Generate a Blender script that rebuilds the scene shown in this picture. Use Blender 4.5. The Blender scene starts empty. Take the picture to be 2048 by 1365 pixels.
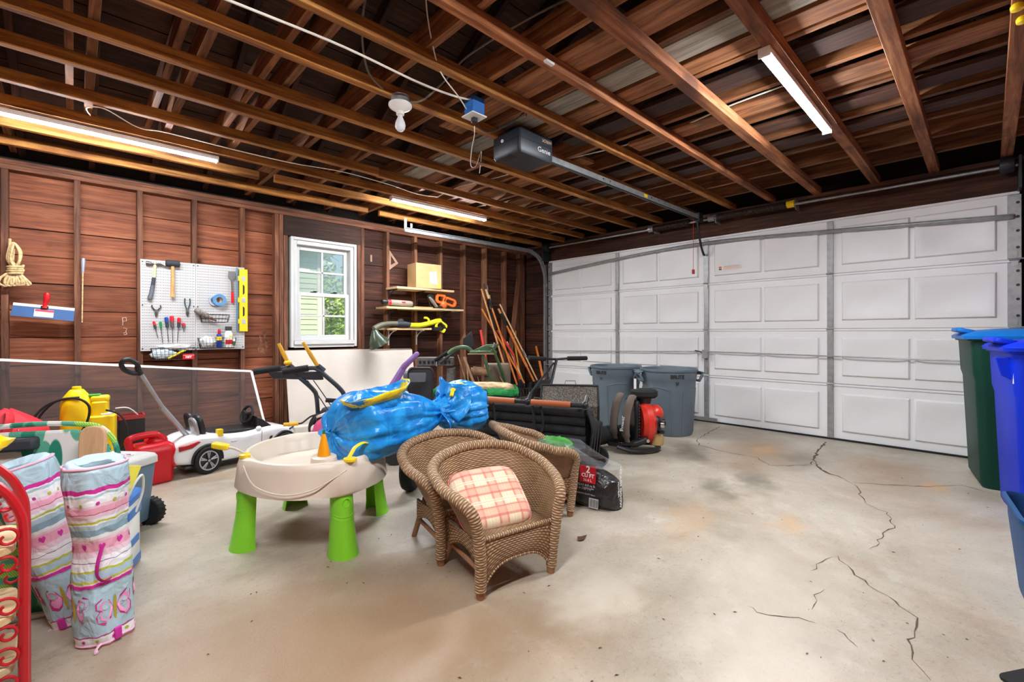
import bpy, bmesh, math, random
from math import sin, cos, pi, radians as R_
from mathutils import Vector as V, Matrix as M, noise as NZ, Quaternion

# ------------------------------------------------------------------ camera
scene = bpy.context.scene
COL = scene.collection
cam_d = bpy.data.cameras.new('camera'); cam = bpy.data.objects.new('camera', cam_d); COL.objects.link(cam)
cam.location = (0, 0, 1.0451)
cam.rotation_mode = 'QUATERNION'
_f = V((sin(.7648), cos(.7648), 0)); _q = (-_f).to_track_quat('Z', 'Y')
cam.rotation_quaternion = Quaternion(_f, .0018) @ _q
cam_d.sensor_fit = 'HORIZONTAL'; cam_d.sensor_width = 36
cam_d.lens = 914.03 / 2048 * 36
cam_d.shift_y = -(682.5 - 665.26) / 2048
cam_d.clip_start = .02; cam_d.clip_end = 200
scene.camera = cam
# ------------------------------------------------------------------ world, exposure
world = bpy.data.worlds.new('World'); scene.world = world; world.use_nodes = True
wn = world.node_tree.nodes; wl = world.node_tree.links
sky = wn.new('ShaderNodeTexSky'); sky.sky_type = 'NISHITA'
sky.sun_elevation = R_(48); sky.sun_rotation = R_(200); sky.sun_intensity = .35; sky.air_density = 1.2; sky.dust_density = 2.5
wn['Background'].inputs['Strength'].default_value = .034
wl.new(sky.outputs[0], wn['Background'].inputs[0])
vs = scene.view_settings
vs.view_transform = 'Standard'; vs.look = 'None'; vs.gamma = 1; vs.use_curve_mapping = False
vs.exposure = 2.5
TUBE = 78.0          # emission of the LED strip lights

# ------------------------------------------------------------------ colour and materials
def lin(c):
    o = []
    for v in c:
        v = v / 255.0
        o.append(v / 12.92 if v <= .04045 else ((v + .055) / 1.055) ** 2.4)
    return (*o, 1)
MATS = {}
def _new(name):
    m = bpy.data.materials.new(name); m.use_nodes = True
    nt = m.node_tree; b = nt.nodes['Principled BSDF']
    MATS[name] = m
    return m, nt, b
def N(nt, t, **kw):
    n = nt.nodes.new(t)
    for k, v in kw.items():
        if k in n.inputs.keys() if isinstance(k, str) else False: n.inputs[k].default_value = v
        else: setattr(n, k, v)
    return n
def ramp(nt, stops):
    r = nt.nodes.new('ShaderNodeValToRGB'); e = r.color_ramp.elements
    while len(e) > 1: e.remove(e[0])
    e[0].position, e[0].color = stops[0]
    for p, c in stops[1:]:
        x = e.new(p); x.color = c
    return r
def plain(name, c, rough=.5, metal=0, var=.08, scale=6, bump=0, bscale=60, coat=0, trans=0, alpha=1, sheen=0, spec=.5):
    """one colour with slight procedural mottling, optional fine relief"""
    if name in MATS: return MATS[name]
    m, nt, b = _new(name); L = nt.links
    tc = N(nt, 'ShaderNodeTexCoord')
    nz = N(nt, 'ShaderNodeTexNoise'); nz.inputs['Scale'].default_value = scale; nz.inputs['Detail'].default_value = 5
    L.new(tc.outputs['Object'], nz.inputs['Vector'])
    k = lin(c)
    d = tuple(max(0, x * (1 - var * 2)) for x in k[:3]) + (1,)
    u = tuple(min(1, x * (1 + var * 1.6)) for x in k[:3]) + (1,)
    r = ramp(nt, [(.3, d), (.5, k), (.7, u)])
    L.new(nz.outputs['Fac'], r.inputs['Fac']); L.new(r.outputs['Color'], b.inputs['Base Color'])
    b.inputs['Roughness'].default_value = rough; b.inputs['Metallic'].default_value = metal
    b.inputs['Specular IOR Level'].default_value = spec
    if coat: b.inputs['Coat Weight'].default_value = coat; b.inputs['Coat Roughness'].default_value = .08
    if trans: b.inputs['Transmission Weight'].default_value = trans
    if alpha < 1: b.inputs['Alpha'].default_value = alpha
    if sheen: b.inputs['Sheen Weight'].default_value = sheen
    if bump:
        n2 = N(nt, 'ShaderNodeTexNoise'); n2.inputs['Scale'].default_value = bscale; n2.inputs['Detail'].default_value = 6
        L.new(tc.outputs['Object'], n2.inputs['Vector'])
        bp = N(nt, 'ShaderNodeBump'); bp.inputs['Strength'].default_value = bump; bp.inputs['Distance'].default_value = .01
        L.new(n2.outputs['Fac'], bp.inputs['Height']); L.new(bp.outputs['Normal'], b.inputs['Normal'])
    return m
def wood(name, dark, mid, light, rough=.7, stretch=(1.1, 16, 16), rnd=.35, knots=.0, blot=.0, blotc=(40, 26, 20), spec=.3):
    """timber with its grain along the object's own X axis, each piece slightly different"""
    m, nt, b = _new(name); L = nt.links
    tc = N(nt, 'ShaderNodeTexCoord'); oi = N(nt, 'ShaderNodeObjectInfo')
    ad = N(nt, 'ShaderNodeVectorMath', operation='ADD')
    sc = N(nt, 'ShaderNodeVectorMath', operation='SCALE'); sc.inputs['Scale'].default_value = 37.0
    cx = N(nt, 'ShaderNodeCombineXYZ'); L.new(oi.outputs['Random'], cx.inputs[0]); L.new(oi.outputs['Random'], cx.inputs[1]); L.new(oi.outputs['Random'], cx.inputs[2])
    L.new(cx.outputs[0], sc.inputs[0]); L.new(tc.outputs['Object'], ad.inputs[0]); L.new(sc.outputs[0], ad.inputs[1])
    mp = N(nt, 'ShaderNodeMapping'); mp.inputs['Scale'].default_value = stretch; L.new(ad.outputs[0], mp.inputs['Vector'])
    n1 = N(nt, 'ShaderNodeTexNoise'); n1.inputs['Scale'].default_value = 2.2; n1.inputs['Detail'].default_value = 9; n1.inputs['Roughness'].default_value = .62; n1.inputs['Distortion'].default_value = .6
    L.new(mp.outputs[0], n1.inputs['Vector'])
    r = ramp(nt, [(.30, lin(dark)), (.5, lin(mid)), (.72, lin(light))]); L.new(n1.outputs['Fac'], r.inputs['Fac'])
    n2 = N(nt, 'ShaderNodeTexNoise'); n2.inputs['Scale'].default_value = 1.3; n2.inputs['Detail'].default_value = 3; L.new(ad.outputs[0], n2.inputs['Vector'])
    r2 = ramp(nt, [(.35, (.62, .62, .62, 1)), (.65, (1.15, 1.15, 1.15, 1))]); L.new(n2.outputs['Fac'], r2.inputs['Fac'])
    mx = N(nt, 'ShaderNodeMix', data_type='RGBA', blend_type='MULTIPLY'); mx.inputs['Factor'].default_value = 1
    L.new(r.outputs['Color'], mx.inputs['A']); L.new(r2.outputs['Color'], mx.inputs['B'])
    mr = N(nt, 'ShaderNodeMapRange'); mr.inputs['To Min'].default_value = 1 - rnd; mr.inputs['To Max'].default_value = 1 + rnd
    L.new(oi.outputs['Random'], mr.inputs['Value'])
    vm = N(nt, 'ShaderNodeVectorMath', operation='SCALE'); L.new(mx.outputs['Result'], vm.inputs[0]); L.new(mr.outputs[0], vm.inputs['Scale'])
    out = vm.outputs[0]
    if knots:
        vo = N(nt, 'ShaderNodeTexVoronoi'); vo.inputs['Scale'].default_value = 2.4; L.new(ad.outputs[0], vo.inputs['Vector'])
        rk = ramp(nt, [(.03, (1, 1, 1, 1)), (.11, (0, 0, 0, 1))]); L.new(vo.outputs['Distance'], rk.inputs['Fac'])
        km = N(nt, 'ShaderNodeMath', operation='MULTIPLY'); km.inputs[1].default_value = knots; L.new(rk.outputs['Color'], km.inputs[0])
        kx = N(nt, 'ShaderNodeMix', data_type='RGBA'); L.new(km.outputs[0], kx.inputs['Factor']); L.new(out, kx.inputs['A']); kx.inputs['B'].default_value = lin((48, 20, 12))
        out = kx.outputs['Result']
    if blot:
        n3 = N(nt, 'ShaderNodeTexNoise'); n3.inputs['Scale'].default_value = 3.4; n3.inputs['Detail'].default_value = 6; L.new(ad.outputs[0], n3.inputs['Vector'])
        rb = ramp(nt, [(.56, (0, 0, 0, 1)), (.7, (blot, blot, blot, 1))]); L.new(n3.outputs['Fac'], rb.inputs['Fac'])
        bx = N(nt, 'ShaderNodeMix', data_type='RGBA'); L.new(rb.outputs['Color'], bx.inputs['Factor']); L.new(out, bx.inputs['A']); bx.inputs['B'].default_value = lin(blotc)
        out = bx.outputs['Result']
    L.new(out, b.inputs['Base Color'])
    b.inputs['Roughness'].default_value = rough; b.inputs['Specular IOR Level'].default_value = spec
    bp = N(nt, 'ShaderNodeBump'); bp.inputs['Strength'].default_value = .25; bp.inputs['Distance'].default_value = .004
    L.new(n1.outputs['Fac'], bp.inputs['Height']); L.new(bp.outputs['Normal'], b.inputs['Normal'])
    return m
def emit(name, c, s):
    m, nt, b = _new(name)
    b.inputs['Base Color'].default_value = lin(c); b.inputs['Emission Color'].default_value = lin(c); b.inputs['Emission Strength'].default_value = s
    return m

# ------------------------------------------------------------------ geometry helpers
def spl(pts, n=6, closed=False):
    """Catmull-Rom through pts, n steps per span"""
    P = [V(p) for p in pts]; out = []; k = len(P)
    for i in range(k if closed else k - 1):
        a, b, c, d = (P[(i - 1) % k], P[i], P[(i + 1) % k], P[(i + 2) % k]) if closed else (P[max(i - 1, 0)], P[i], P[i + 1], P[min(i + 2, k - 1)])
        for j in range(n):
            t = j / n
            out.append(.5 * ((2 * b) + (-a + c) * t + (2 * a - 5 * b + 4 * c - d) * t * t + (-a + 3 * b - 3 * c + d) * t ** 3))
    if not closed: out.append(P[-1].copy())
    return out
class G:
    """collects shapes of ONE part; build() links it as one mesh object"""
    def __init__(s): s.v = []; s.f = []; s.T = M.Identity(4)
    def at(s, x=0, y=0, z=0, rz=0, rx=0, ry=0):
        s.T = M.Translation((x, y, z)) @ M.Rotation(rz, 4, 'Z') @ M.Rotation(ry, 4, 'Y') @ M.Rotation(rx, 4, 'X'); return s
    def add(s, vs, fs):
        o = len(s.v); s.v += [s.T @ V(p) for p in vs]; s.f += [[i + o for i in f] for f in fs]; return s
    def box(s, c, d, rot=None):
        c = V(c); h = V(d) / 2; q = []
        for x in (-1, 1):
            for y in (-1, 1):
                for z in (-1, 1):
                    p = V((x * h.x, y * h.y, z * h.z)); q.append(c + (rot @ p if rot else p))
        return s.add(q, [(0, 1, 3, 2), (4, 6, 7, 5), (0, 4, 5, 1), (2, 3, 7, 6), (0, 2, 6, 4), (1, 5, 7, 3)])
    def bb(s, x0, x1, y0, y1, z0, z1): return s.box(((x0 + x1) / 2, (y0 + y1) / 2, (z0 + z1) / 2), (abs(x1 - x0), abs(y1 - y0), abs(z1 - z0)))
    def loft(s, rings, cap=True, ring_closed=True, closed=False):
        n = len(rings[0]); q = [p for r in rings for p in r]; fs = []; m = len(rings)
        for i in range(m if closed else m - 1):
            a = i * n; b = ((i + 1) % m) * n
            for j in range(n if ring_closed else n - 1):
                k = (j + 1) % n
                fs.append((a + j, a + k, b + k, b + j))
        if cap and not closed and ring_closed:
            fs.append(tuple(range(n - 1, -1, -1))); fs.append(tuple((m - 1) * n + j for j in range(n)))
        return s.add(q, fs)
    def tube(s, pts, r, n=8, closed=False, cap=True, flat=1.0):
        P = [V(p) for p in pts]; m = len(P); rr = r if isinstance(r, (list, tuple)) else [r] * m
        tg = []
        for i in range(m):
            a = P[(i - 1) % m] if (closed or i > 0) else P[i]; b = P[(i + 1) % m] if (closed or i < m - 1) else P[i]
            t = (b - a); tg.append(t.normalized() if t.length > 1e-9 else V((0, 0, 1)))
        u = tg[0].cross(V((0, 0, 1)));
        if u.length < .1: u = tg[0].cross(V((0, 1, 0)))
        u.normalize(); rings = []
        for i in range(m):
            if i:
                u = u - tg[i] * u.dot(tg[i]); u.normalize()
            w = tg[i].cross(u)
            rings.append([P[i] + (u * cos(2 * pi * j / n) + w * sin(2 * pi * j / n) * flat) * rr[i] for j in range(n)])
        return s.loft(rings, cap=cap, closed=closed)
    def cyl(s, p0, p1, r0, r1=None, n=16): return s.tube([p0, p1], [r0, r0 if r1 is None else r1], n)
    def lathe(s, prof, n=24, c=(0, 0, 0), sx=1, sy=1):
        c = V(c); rings = [[c + V((r * cos(2 * pi * j / n) * sx, r * sin(2 * pi * j / n) * sy, z)) for j in range(n)] for r, z in prof]
        return s.loft(rings)
    def ball(s, c, r, n=14, m=9, rot=None):
        c = V(c); r = V(r) if hasattr(r, '__len__') else V((r, r, r)); rings = []
        for i in range(1, m):
            a = -pi / 2 + pi * i / m
            ring = []
            for j in range(n):
                p = V((r.x * cos(a) * cos(2 * pi * j / n), r.y * cos(a) * sin(2 * pi * j / n), r.z * sin(a)))
                ring.append(c + (rot @ p if rot else p))
            rings.append(ring)
        return s.loft(rings)
    def prism(s, poly, h0, h1, mat=None):
        mat = mat or M.Identity(4)
        a = [mat @ V((x, y, h0)) for x, y in poly]; b = [mat @ V((x, y, h1)) for x, y in poly]
        return s.loft([a, b])
    def ring(s, poly_o, poly_i, h0, h1, mat=None):
        """a frame: outer outline minus inner outline, same point count"""
        mat = mat or M.Identity(4); n = len(poly_o)
        f = lambda pl, h: [mat @ V((x, y, h)) for x, y in pl]
        return s.loft([f(poly_o, h0), f(poly_o, h1), f(poly_i, h1), f(poly_i, h0)], closed=True)
    def build(s, name, mat, parent=None, bevel=0, seg=2, ang=38, loc=None, mtx=None, sub=0):
        me = bpy.data.meshes.new(name); me.from_pydata([tuple(p) for p in s.v], [], s.f); me.update()
        bm = bmesh.new(); bm.from_mesh(me); bmesh.ops.recalc_face_normals(bm, faces=bm.faces); bm.to_mesh(me); bm.free()
        me.shade_smooth(); me.set_sharp_from_angle(angle=R_(ang))
        if mat: me.materials.append(MATS[mat] if isinstance(mat, str) else mat)
        return put(name, me, parent, bevel, seg, loc, mtx, sub)
def put(name, me, parent=None, bevel=0, seg=2, loc=None, mtx=None, sub=0):
    o = bpy.data.objects.new(name, me); COL.objects.link(o)
    if parent: o.parent = parent
    if mtx is not None: o.matrix_local = mtx
    if loc is not None: o.location = loc
    if sub:
        md = o.modifiers.new('sub', 'SUBSURF'); md.levels = sub; md.render_levels = sub
    if bevel:
        md = o.modifiers.new('bevel', 'BEVEL'); md.width = bevel; md.segments = seg; md.limit_method = 'ANGLE'; md.angle_limit = R_(40); md.harden_normals = False
    return o
def tag(o, label=None, cat=None, group=None, kind=None):
    if label: o['label'] = label
    if cat: o['category'] = cat
    if group: o['group'] = group
    if kind: o['kind'] = kind
    return o
def thing(name, label, cat, loc=(0, 0, 0), rz=0, group=None):
    o = bpy.data.objects.new(name, None); COL.objects.link(o); o.empty_display_size = .05
    o.location = loc; o.rotation_euler = (0, 0, rz)
    return tag(o, label, cat, group)
def dup(o, name, parent=None, loc=None, mtx=None):
    c = o.copy(); c.name = name; COL.objects.link(c)
    if parent: c.parent = parent
    if mtx is not None: c.matrix_local = mtx
    if loc is not None: c.location = loc
    return c
def dup_tree(root, name, loc, rz=None):
    r = root.copy(); r.name = name; COL.objects.link(r); r.location = loc
    if rz is not None: r.rotation_euler = (0, 0, rz)
    for ch in list(root.children):
        c = ch.copy(); COL.objects.link(c); c.parent = r
        for g in list(ch.children):
            d = g.copy(); COL.objects.link(d); d.parent = c
    return r
_planks = {}
def plank(name, p0, p1, w, t, mat, parent, up=(0, 0, 1), bevel=.002):
    """a board from p0 to p1: local X along it, w across, t along 'up'"""
    p0, p1 = V(p0), V(p1); L = (p1 - p0).length
    key = (round(L, 3), w, t, mat)
    if key not in _planks:
        g = G().box((0, 0, 0), (L, w, t)); o = g.build(name, mat, parent, bevel, 1); _planks[key] = o.data
    else:
        o = put(name, _planks[key], parent, bevel, 1)
    x = (p1 - p0).normalized(); u = V(up); y = u.cross(x).normalized(); z = x.cross(y)
    o.matrix_local = M.Translation((p0 + p1) / 2) @ M((x, y, z)).transposed().to_4x4()
    return o
def text(name, s, size, mat, parent, mtx, ext=.0006, align='CENTER', sx=1, bold=0):
    cu = bpy.data.curves.new(name, 'FONT'); cu.body = s; cu.size = size; cu.extrude = ext; cu.align_x = align; cu.align_y = 'CENTER'; cu.offset = bold; cu.resolution_u = 2
    t = bpy.data.objects.new(name, cu); COL.objects.link(t)
    me = bpy.data.meshes.new_from_object(t.evaluated_get(bpy.context.evaluated_depsgraph_get()))
    bpy.data.objects.remove(t); bpy.data.curves.remove(cu)
    me.name = name; me.materials.clear(); me.materials.append(MATS[mat])
    if sx != 1: me.transform(M.Diagonal((sx, 1, 1, 1)))
    return put(name, me, parent, mtx=mtx)
def frame(o, x, y):
    """4x4 with given origin, local x and y directions (z = x cross y)"""
    x = V(x).normalized(); y = V(y); y = (y - x * y.dot(x)).normalized(); z = x.cross(y)
    return M.Translation(V(o)) @ M((x, y, z)).transposed().to_4x4()
def rrect(w, h, r, n=4, cx=0, cy=0):
    out = []
    for qx, qy, a0 in ((1, 1, 0), (-1, 1, pi / 2), (-1, -1, pi), (1, -1, 3 * pi / 2)):
        for i in range(n + 1):
            a = a0 + pi / 2 * i / n
            out.append((cx + qx * (w / 2 - r) + r * cos(a), cy + qy * (h / 2 - r) + r * sin(a)))
    return out
rng = random.Random(7)

# ------------------------------------------------------------------ shared materials
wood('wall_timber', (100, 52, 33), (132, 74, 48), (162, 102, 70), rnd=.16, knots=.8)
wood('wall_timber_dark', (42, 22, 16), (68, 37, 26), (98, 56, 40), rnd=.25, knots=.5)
wood('stud_timber', (70, 40, 28), (112, 70, 50), (148, 100, 72), rnd=.25)
wood('stud_lit', (92, 58, 40), (140, 94, 66), (172, 124, 90), rnd=.2)  # stud timber lightened to stand in for light on studs right of window
wood('roof_board', (40, 24, 18), (72, 44, 31), (98, 64, 46), rnd=.3)
wood('rafter_timber', (34, 20, 15), (62, 38, 28), (90, 58, 42), rnd=.3)
wood('joist_timber', (84, 50, 32), (134, 86, 54), (176, 122, 78), rnd=.3, blot=.6)
wood('strip_timber', (100, 58, 26), (170, 110, 52), (206, 148, 78), rnd=.2, blot=.6, blotc=(104, 58, 34))
wood('strip_timber_red', (86, 48, 28), (148, 90, 54), (190, 130, 86), rnd=.15, blot=.85, blotc=(78, 44, 30))
wood('shelf_pine', (196, 160, 112), (222, 190, 144), (236, 210, 168), rnd=.06)
wood('header_timber', (38, 22, 16), (72, 42, 28), (104, 66, 44), rnd=.15)
wood('grey_plank', (120, 112, 100), (160, 152, 138), (190, 182, 168), rnd=.15)
plain('dark_void', (26, 20, 18), .9)
plain('white_paint', (206, 206, 204), .45, var=.03, bump=.05)
plain('white_steel', (232, 232, 232), .4, var=.015, scale=3, bump=.06, bscale=140)
plain('galvanised', (164, 166, 166), .4, .55, var=.1, scale=18)
plain('dark_steel', (60, 62, 64), .45, .7, var=.1)
plain('black_plastic', (26, 27, 30), .42, var=.1)
plain('black_rubber', (20, 20, 21), .8, var=.1)
plain('white_plastic', (236, 236, 232), .35, var=.02)
plain('red_plastic', (196, 22, 30), .35, var=.06)
plain('yellow_plastic', (240, 200, 20), .4, var=.05)
plain('chrome', (200, 200, 200), .18, 1, var=.03)
plain('orange_plastic', (232, 104, 34), .4, var=.05)
plain('rope_cream', (206, 178, 130), .85, var=.2, scale=60)
plain('brown_paint', (84, 50, 40), .7, var=.2, scale=4)
# ================================================================== THE SETTING
XB, XD, YN, YW = -1.05, 5.46, -.85, 5.36          # rear wall, door wall, near wall, back wall (inner faces of the sheathing)
# ---- floor
def floor_mat():
    m, nt, b = _new('concrete'); L = nt.links
    tc = N(nt, 'ShaderNodeTexCoord')
    def noise(scale, det=8, ro=.6, dist=0):
        n = N(nt, 'ShaderNodeTexNoise'); n.inputs['Scale'].default_value = scale; n.inputs['Detail'].default_value = det; n.inputs['Roughness'].default_value = ro; n.inputs['Distortion'].default_value = dist
        L.new(tc.outputs['Object'], n.inputs['Vector']); return n.outputs['Fac']
    a = ramp(nt, [(.3, lin((142, 130, 112))), (.5, lin((176, 165, 148))), (.72, lin((202, 194, 178)))]); L.new(noise(1.1, 10, .65, .4), a.inputs['Fac'])
    out = a.outputs['Color']
    def mix(fac, col, blend='MIX'):
        nonlocal out
        x = N(nt, 'ShaderNodeMix', data_type='RGBA', blend_type=blend); L.new(fac, x.inputs['Factor']); L.new(out, x.inputs['A']); x.inputs['B'].default_value = col
        out = x.outputs['Result']
    def thr(f, lo, hi, amt):
        r = ramp(nt, [(lo, (0, 0, 0, 1)), (hi, (amt, amt, amt, 1))]); L.new(f, r.inputs['Fac']); return r.outputs['Color']
    mix(thr(noise(2.3, 7, .6, .8), .52, .74, .5), lin((150, 122, 92)))
    mix(thr(noise(5.0, 8, .7), .58, .75, .45), lin((214, 208, 200)))
    mix(thr(noise(60, 4, .7), .57, .70, .5), lin((104, 88, 70)))
    mix(thr(noise(26, 5, .7), .56, .72, .35), lin((128, 108, 84)))
    mix(thr(noise(170, 3, .7), .60, .72, .6), lin((226, 214, 196)))
    # spots with a place of their own: oil, rust, painted front-left dimness
    def spot(x, y, rx, ry, rot, col, amt):
        mp = N(nt, 'ShaderNodeMapping'); mp.vector_type = 'TEXTURE'; mp.inputs['Location'].default_value = (x, y, 0); mp.inputs['Rotation'].default_value = (0, 0, rot); mp.inputs['Scale'].default_value = (rx, ry, 1)
        n = N(nt, 'ShaderNodeTexNoise'); n.inputs['Scale'].default_value = 7; n.inputs['Detail'].default_value = 6; L.new(tc.outputs['Object'], n.inputs['Vector'])
        v = N(nt, 'ShaderNodeVectorMath', operation='SCALE'); v.inputs['Scale'].default_value = .35; L.new(n.outputs['Color'], v.inputs[0])
        ad = N(nt, 'ShaderNodeVectorMath', operation='ADD'); L.new(tc.outputs['Object'], ad.inputs[0]); L.new(v.outputs[0], ad.inputs[1])
        sb = N(nt, 'ShaderNodeVectorMath', operation='ADD'); sb.inputs[1].default_value = (-.175, -.175, 0); L.new(ad.outputs[0], sb.inputs[0])
        L.new(sb.outputs[0], mp.inputs['Vector'])
        g = N(nt, 'ShaderNodeTexGradient', gradient_type='SPHERICAL'); L.new(mp.outputs[0], g.inputs['Vector'])
        r = ramp(nt, [(0, (0, 0, 0, 1)), (.9, (amt, amt, amt, 1))]); r.color_ramp.interpolation = 'EASE'; L.new(g.outputs['Fac'], r.inputs['Fac'])
        mix(r.outputs['Color'], col)
    oil, rust, tan, pale = lin((92, 80, 64)), lin((200, 148, 88)), lin((146, 114, 80)), lin((212, 202, 184))
    for s in STAINS_AND_SHADE: spot(*s[:5], {'o': oil, 'r': rust, 't': tan, 'p': pale}[s[5]], s[6])
    L.new(out, b.inputs['Base Color'])
    rr = N(nt, 'ShaderNodeMapRange'); rr.inputs['To Min'].default_value = .27; rr.inputs['To Max'].default_value = .52; L.new(noise(3.1, 6), rr.inputs['Value']); L.new(rr.outputs[0], b.inputs['Roughness'])
    bp = N(nt, 'ShaderNodeBump'); bp.inputs['Strength'].default_value = .35; bp.inputs['Distance'].default_value = .004
    L.new(noise(90, 6, .75), bp.inputs['Height']); L.new(bp.outputs['Normal'], b.inputs['Normal'])
STAINS_AND_SHADE = [(3.9, 1.78, .5, .2, .5, 'o', .7), (3.45, 1.12, .42, .16, .5, 'o', .65), (3.1, 1.25, .36, .17, .4, 'o', .65), (4.3, 1.4, 1.0, .5, .3, 't', .7), (4.3, 1.05, .4, .2, .2, 'o', .5), (4.2, .5, 1.0, .5, .2, 't', .5),
          (2.82, .76, .26, .15, .3, 'r', .5), (2.45, 1.15, .5, .2, .2, 'r', .3), (4.45, 1.4, .3, .14, .1, 'r', .5), (4.2, .26, .25, .1, .1, 'r', .5), (4.6, .55, .5, .4, 0, 't', .5),
          (1.7, 1.75, .5, .3, 0, 't', .45), (.75, 1.4, 1.1, .8, .4, 't', .75), (1.1, 1.0, .6, .45, .2, 't', .35), (.45, 1.75, .8, .7, 0, 't', .65), (2.0, .6, .9, .4, .2, 'p', .5), (1.5, 1.1, .35, .25, .2, 'p', .7), (1.4, .45, .6, .3, .4, 'p', .5),  # large front-left tan spots paint in the light falling off there
          (3.2, 2.5, .7, .3, .2, 't', .5), (1.2, 3.2, 1.3, .5, 0, 'p', .4), (1.0, 3.9, .8, .18, .1, 't', .55)]
floor_mat()
fl = G().bb(XB - .4, XD + 1.2, YN - .4, YW + .4, -.12, 0).build('floor', 'concrete'); tag(fl, 'stained grey-tan concrete garage floor with cracks', kind='structure')
plain('crack_dark', (88, 74, 60), .95, var=.3, scale=20)
def crack(pts, w):
    P = [V((x, y, 0)) for x, y in pts]; Q = []
    for a, b in zip(P, P[1:]):
        k = max(2, int((b - a).length / .035))
        for i in range(k):
            d = (b - a).normalized(); nrm = V((-d.y, d.x, 0))
            Q.append(a + (b - a) * i / k + nrm * rng.uniform(-.011, .011))
    Q.append(P[-1]); g = G(); ring = []
    for i, q in enumerate(Q):
        d = (Q[min(i + 1, len(Q) - 1)] - Q[max(i - 1, 0)]).normalized(); nrm = V((-d.y, d.x, 0))
        ww = .72 * w * rng.uniform(.3, 1.3) * (.3 if i in (0, len(Q) - 1) else 1)
        ring.append([q + nrm * ww + V((0, 0, .0008)), q - nrm * ww + V((0, 0, .0008))])
    g.loft(ring, cap=False, ring_closed=False)
    return g.build('crack', 'crack_dark', fl)
for pts, w in [
    ([(5.16, 2.05), (4.39, 1.97), (4.16, 1.84), (4.09, 1.54), (4.10, 1.34), (3.93, 1.19), (3.99, 1.11), (4.18, 0.97), (4.3, .98)], .006),
    ([(5.16, 1.07), (5.00, 1.05), (4.60, 1.02), (4.32, 0.98), (4.06, 0.86), (3.94, 0.70)], .012),
    ([(3.94, 0.70), (3.77, 0.60), (3.60, 0.56), (3.47, 0.52), (3.39, 0.41), (3.15, 0.35), (2.98, 0.38), (2.87, 0.38), (2.75, 0.40)], .004),
    ([(3.90, 0.65), (3.98, 0.51), (4.15, 0.29), (4.35, 0.12), (4.27, -0.02)], .005),
    ([(2.57, 0.49), (2.45, 0.42), (2.36, 0.34), (2.31, 0.28), (2.27, 0.23), (2.22, 0.18), (2.15, 0.17), (2.07, 0.18), (2.01, 0.18), (1.93, 0.16), (1.85, 0.12)], .004),
    ([(2.32, 0.54), (2.45, 0.52), (2.54, 0.50)], .0025), ([(1.85, 0.64), (1.84, 0.60), (1.87, 0.53), (1.92, 0.48), (1.92, 0.43)], .004),
    ([(2.20, 0.45), (2.12, 0.47), (2.00, 0.46)], .002), ([(1.93, 0.37), (1.90, 0.33), (1.87, 0.30)], .002)]:
    crack(pts, w)
# leaf litter and grit lying on the slab: too small to count
g = G()
for i in range(150):
    x, y = rng.uniform(.3, 4.6), rng.uniform(.0, 2.2); a = rng.uniform(0, pi); l = rng.uniform(.003, .009)
    g.add([(x - l * cos(a), y - l * sin(a), .001), (x + .4 * l * sin(a), y - .4 * l * cos(a), .002), (x + l * cos(a), y + l * sin(a), .001), (x - .4 * l * sin(a), y + .4 * l * cos(a), .004)], [(0, 1, 2, 3)])
plain('leaf_litter', (92, 68, 46), .9, var=.3, scale=9)
tag(g.build('floor_debris', 'leaf_litter', fl), 'bits of dry leaf and grit on the concrete', kind='stuff')
tag(G().add([(-.035, 0, .002), (-.015, -.02, .01), (.01, -.012, .004), (.035, -.004, .014), (.015, .014, .006), (-.012, .02, .012), (0, 0, .003)], [(0, 1, 6), (1, 2, 6), (2, 3, 6), (3, 4, 6), (4, 5, 6), (5, 0, 6)]).build('dry_leaf', 'leaf_litter', None, loc=(1.85, 1.42, 0)), 'curled brown leaf on floor right of the wicker chairs', 'leaf')

# ---- back wall (studs and horizontal boards, window opening X 1.67..2.47, z .86..2.10)
WX0, WX1, WZ0, WZ1 = 1.67, 2.47, .888, 2.10
g = G(); y0, y1 = YW, YW + .08
g.bb(XB - .3, WX0, y0, y1, 0, 2.5); g.bb(WX1, XD + .3, y0, y1, 0, 2.5); g.bb(WX0, WX1, y0, y1, 0, WZ0); g.bb(WX0, WX1, y0, y1, WZ1, 2.5)
wall = g.build('wall_back', 'dark_void'); tag(wall, 'bare stud back wall with reddish horizontal sheathing boards', kind='structure')
zs = [.0, .13, .35, .565, .785, 1.01, 1.23, 1.45, 1.67, 1.885, 2.11, 2.36]
YS = YW - .011
for i in range(len(zs) - 1):
    z0, z1 = zs[i] + .003, zs[i + 1] - .003; zc = (z0 + z1) / 2; w = z1 - z0
    def bd(xa, xb, mat): plank('board', (xa, YS + rng.uniform(-.002, .002), zc + rng.uniform(-.002, .002)), (xb, YS, zc), w, .02, mat, wall, up=(0, -1, 0))
    bd(XB - .2, WX0 if z1 > WZ0 else 1.70, 'wall_timber')
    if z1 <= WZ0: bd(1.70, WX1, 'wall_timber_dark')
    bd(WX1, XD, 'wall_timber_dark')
SF = 5.247                                             # front face of the studs
def stud(x, w=.04, z0=.04, z1=2.316, mat='stud_timber', d=None):
    d = d or (YW - .022 - SF)
    plank('stud', (x, SF + d / 2, z0), (x, SF + d / 2, z1), w, d, mat, wall, up=(0, 1, 0))
for k in (-1, 0, 1, 2, 3, 4): stud(-.3823 + .4064 * k)
stud(1.565); stud(1.61); stud(1.655, z1=2.10)
stud(2.485, z1=2.10); stud(2.53)
for k in (8, 9, 10, 11, 12, 13): stud(-.3823 + .4064 * k, mat='stud_lit' if k < 13 else 'stud_timber')
stud(5.27, .11, mat='stud_timber')
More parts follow.
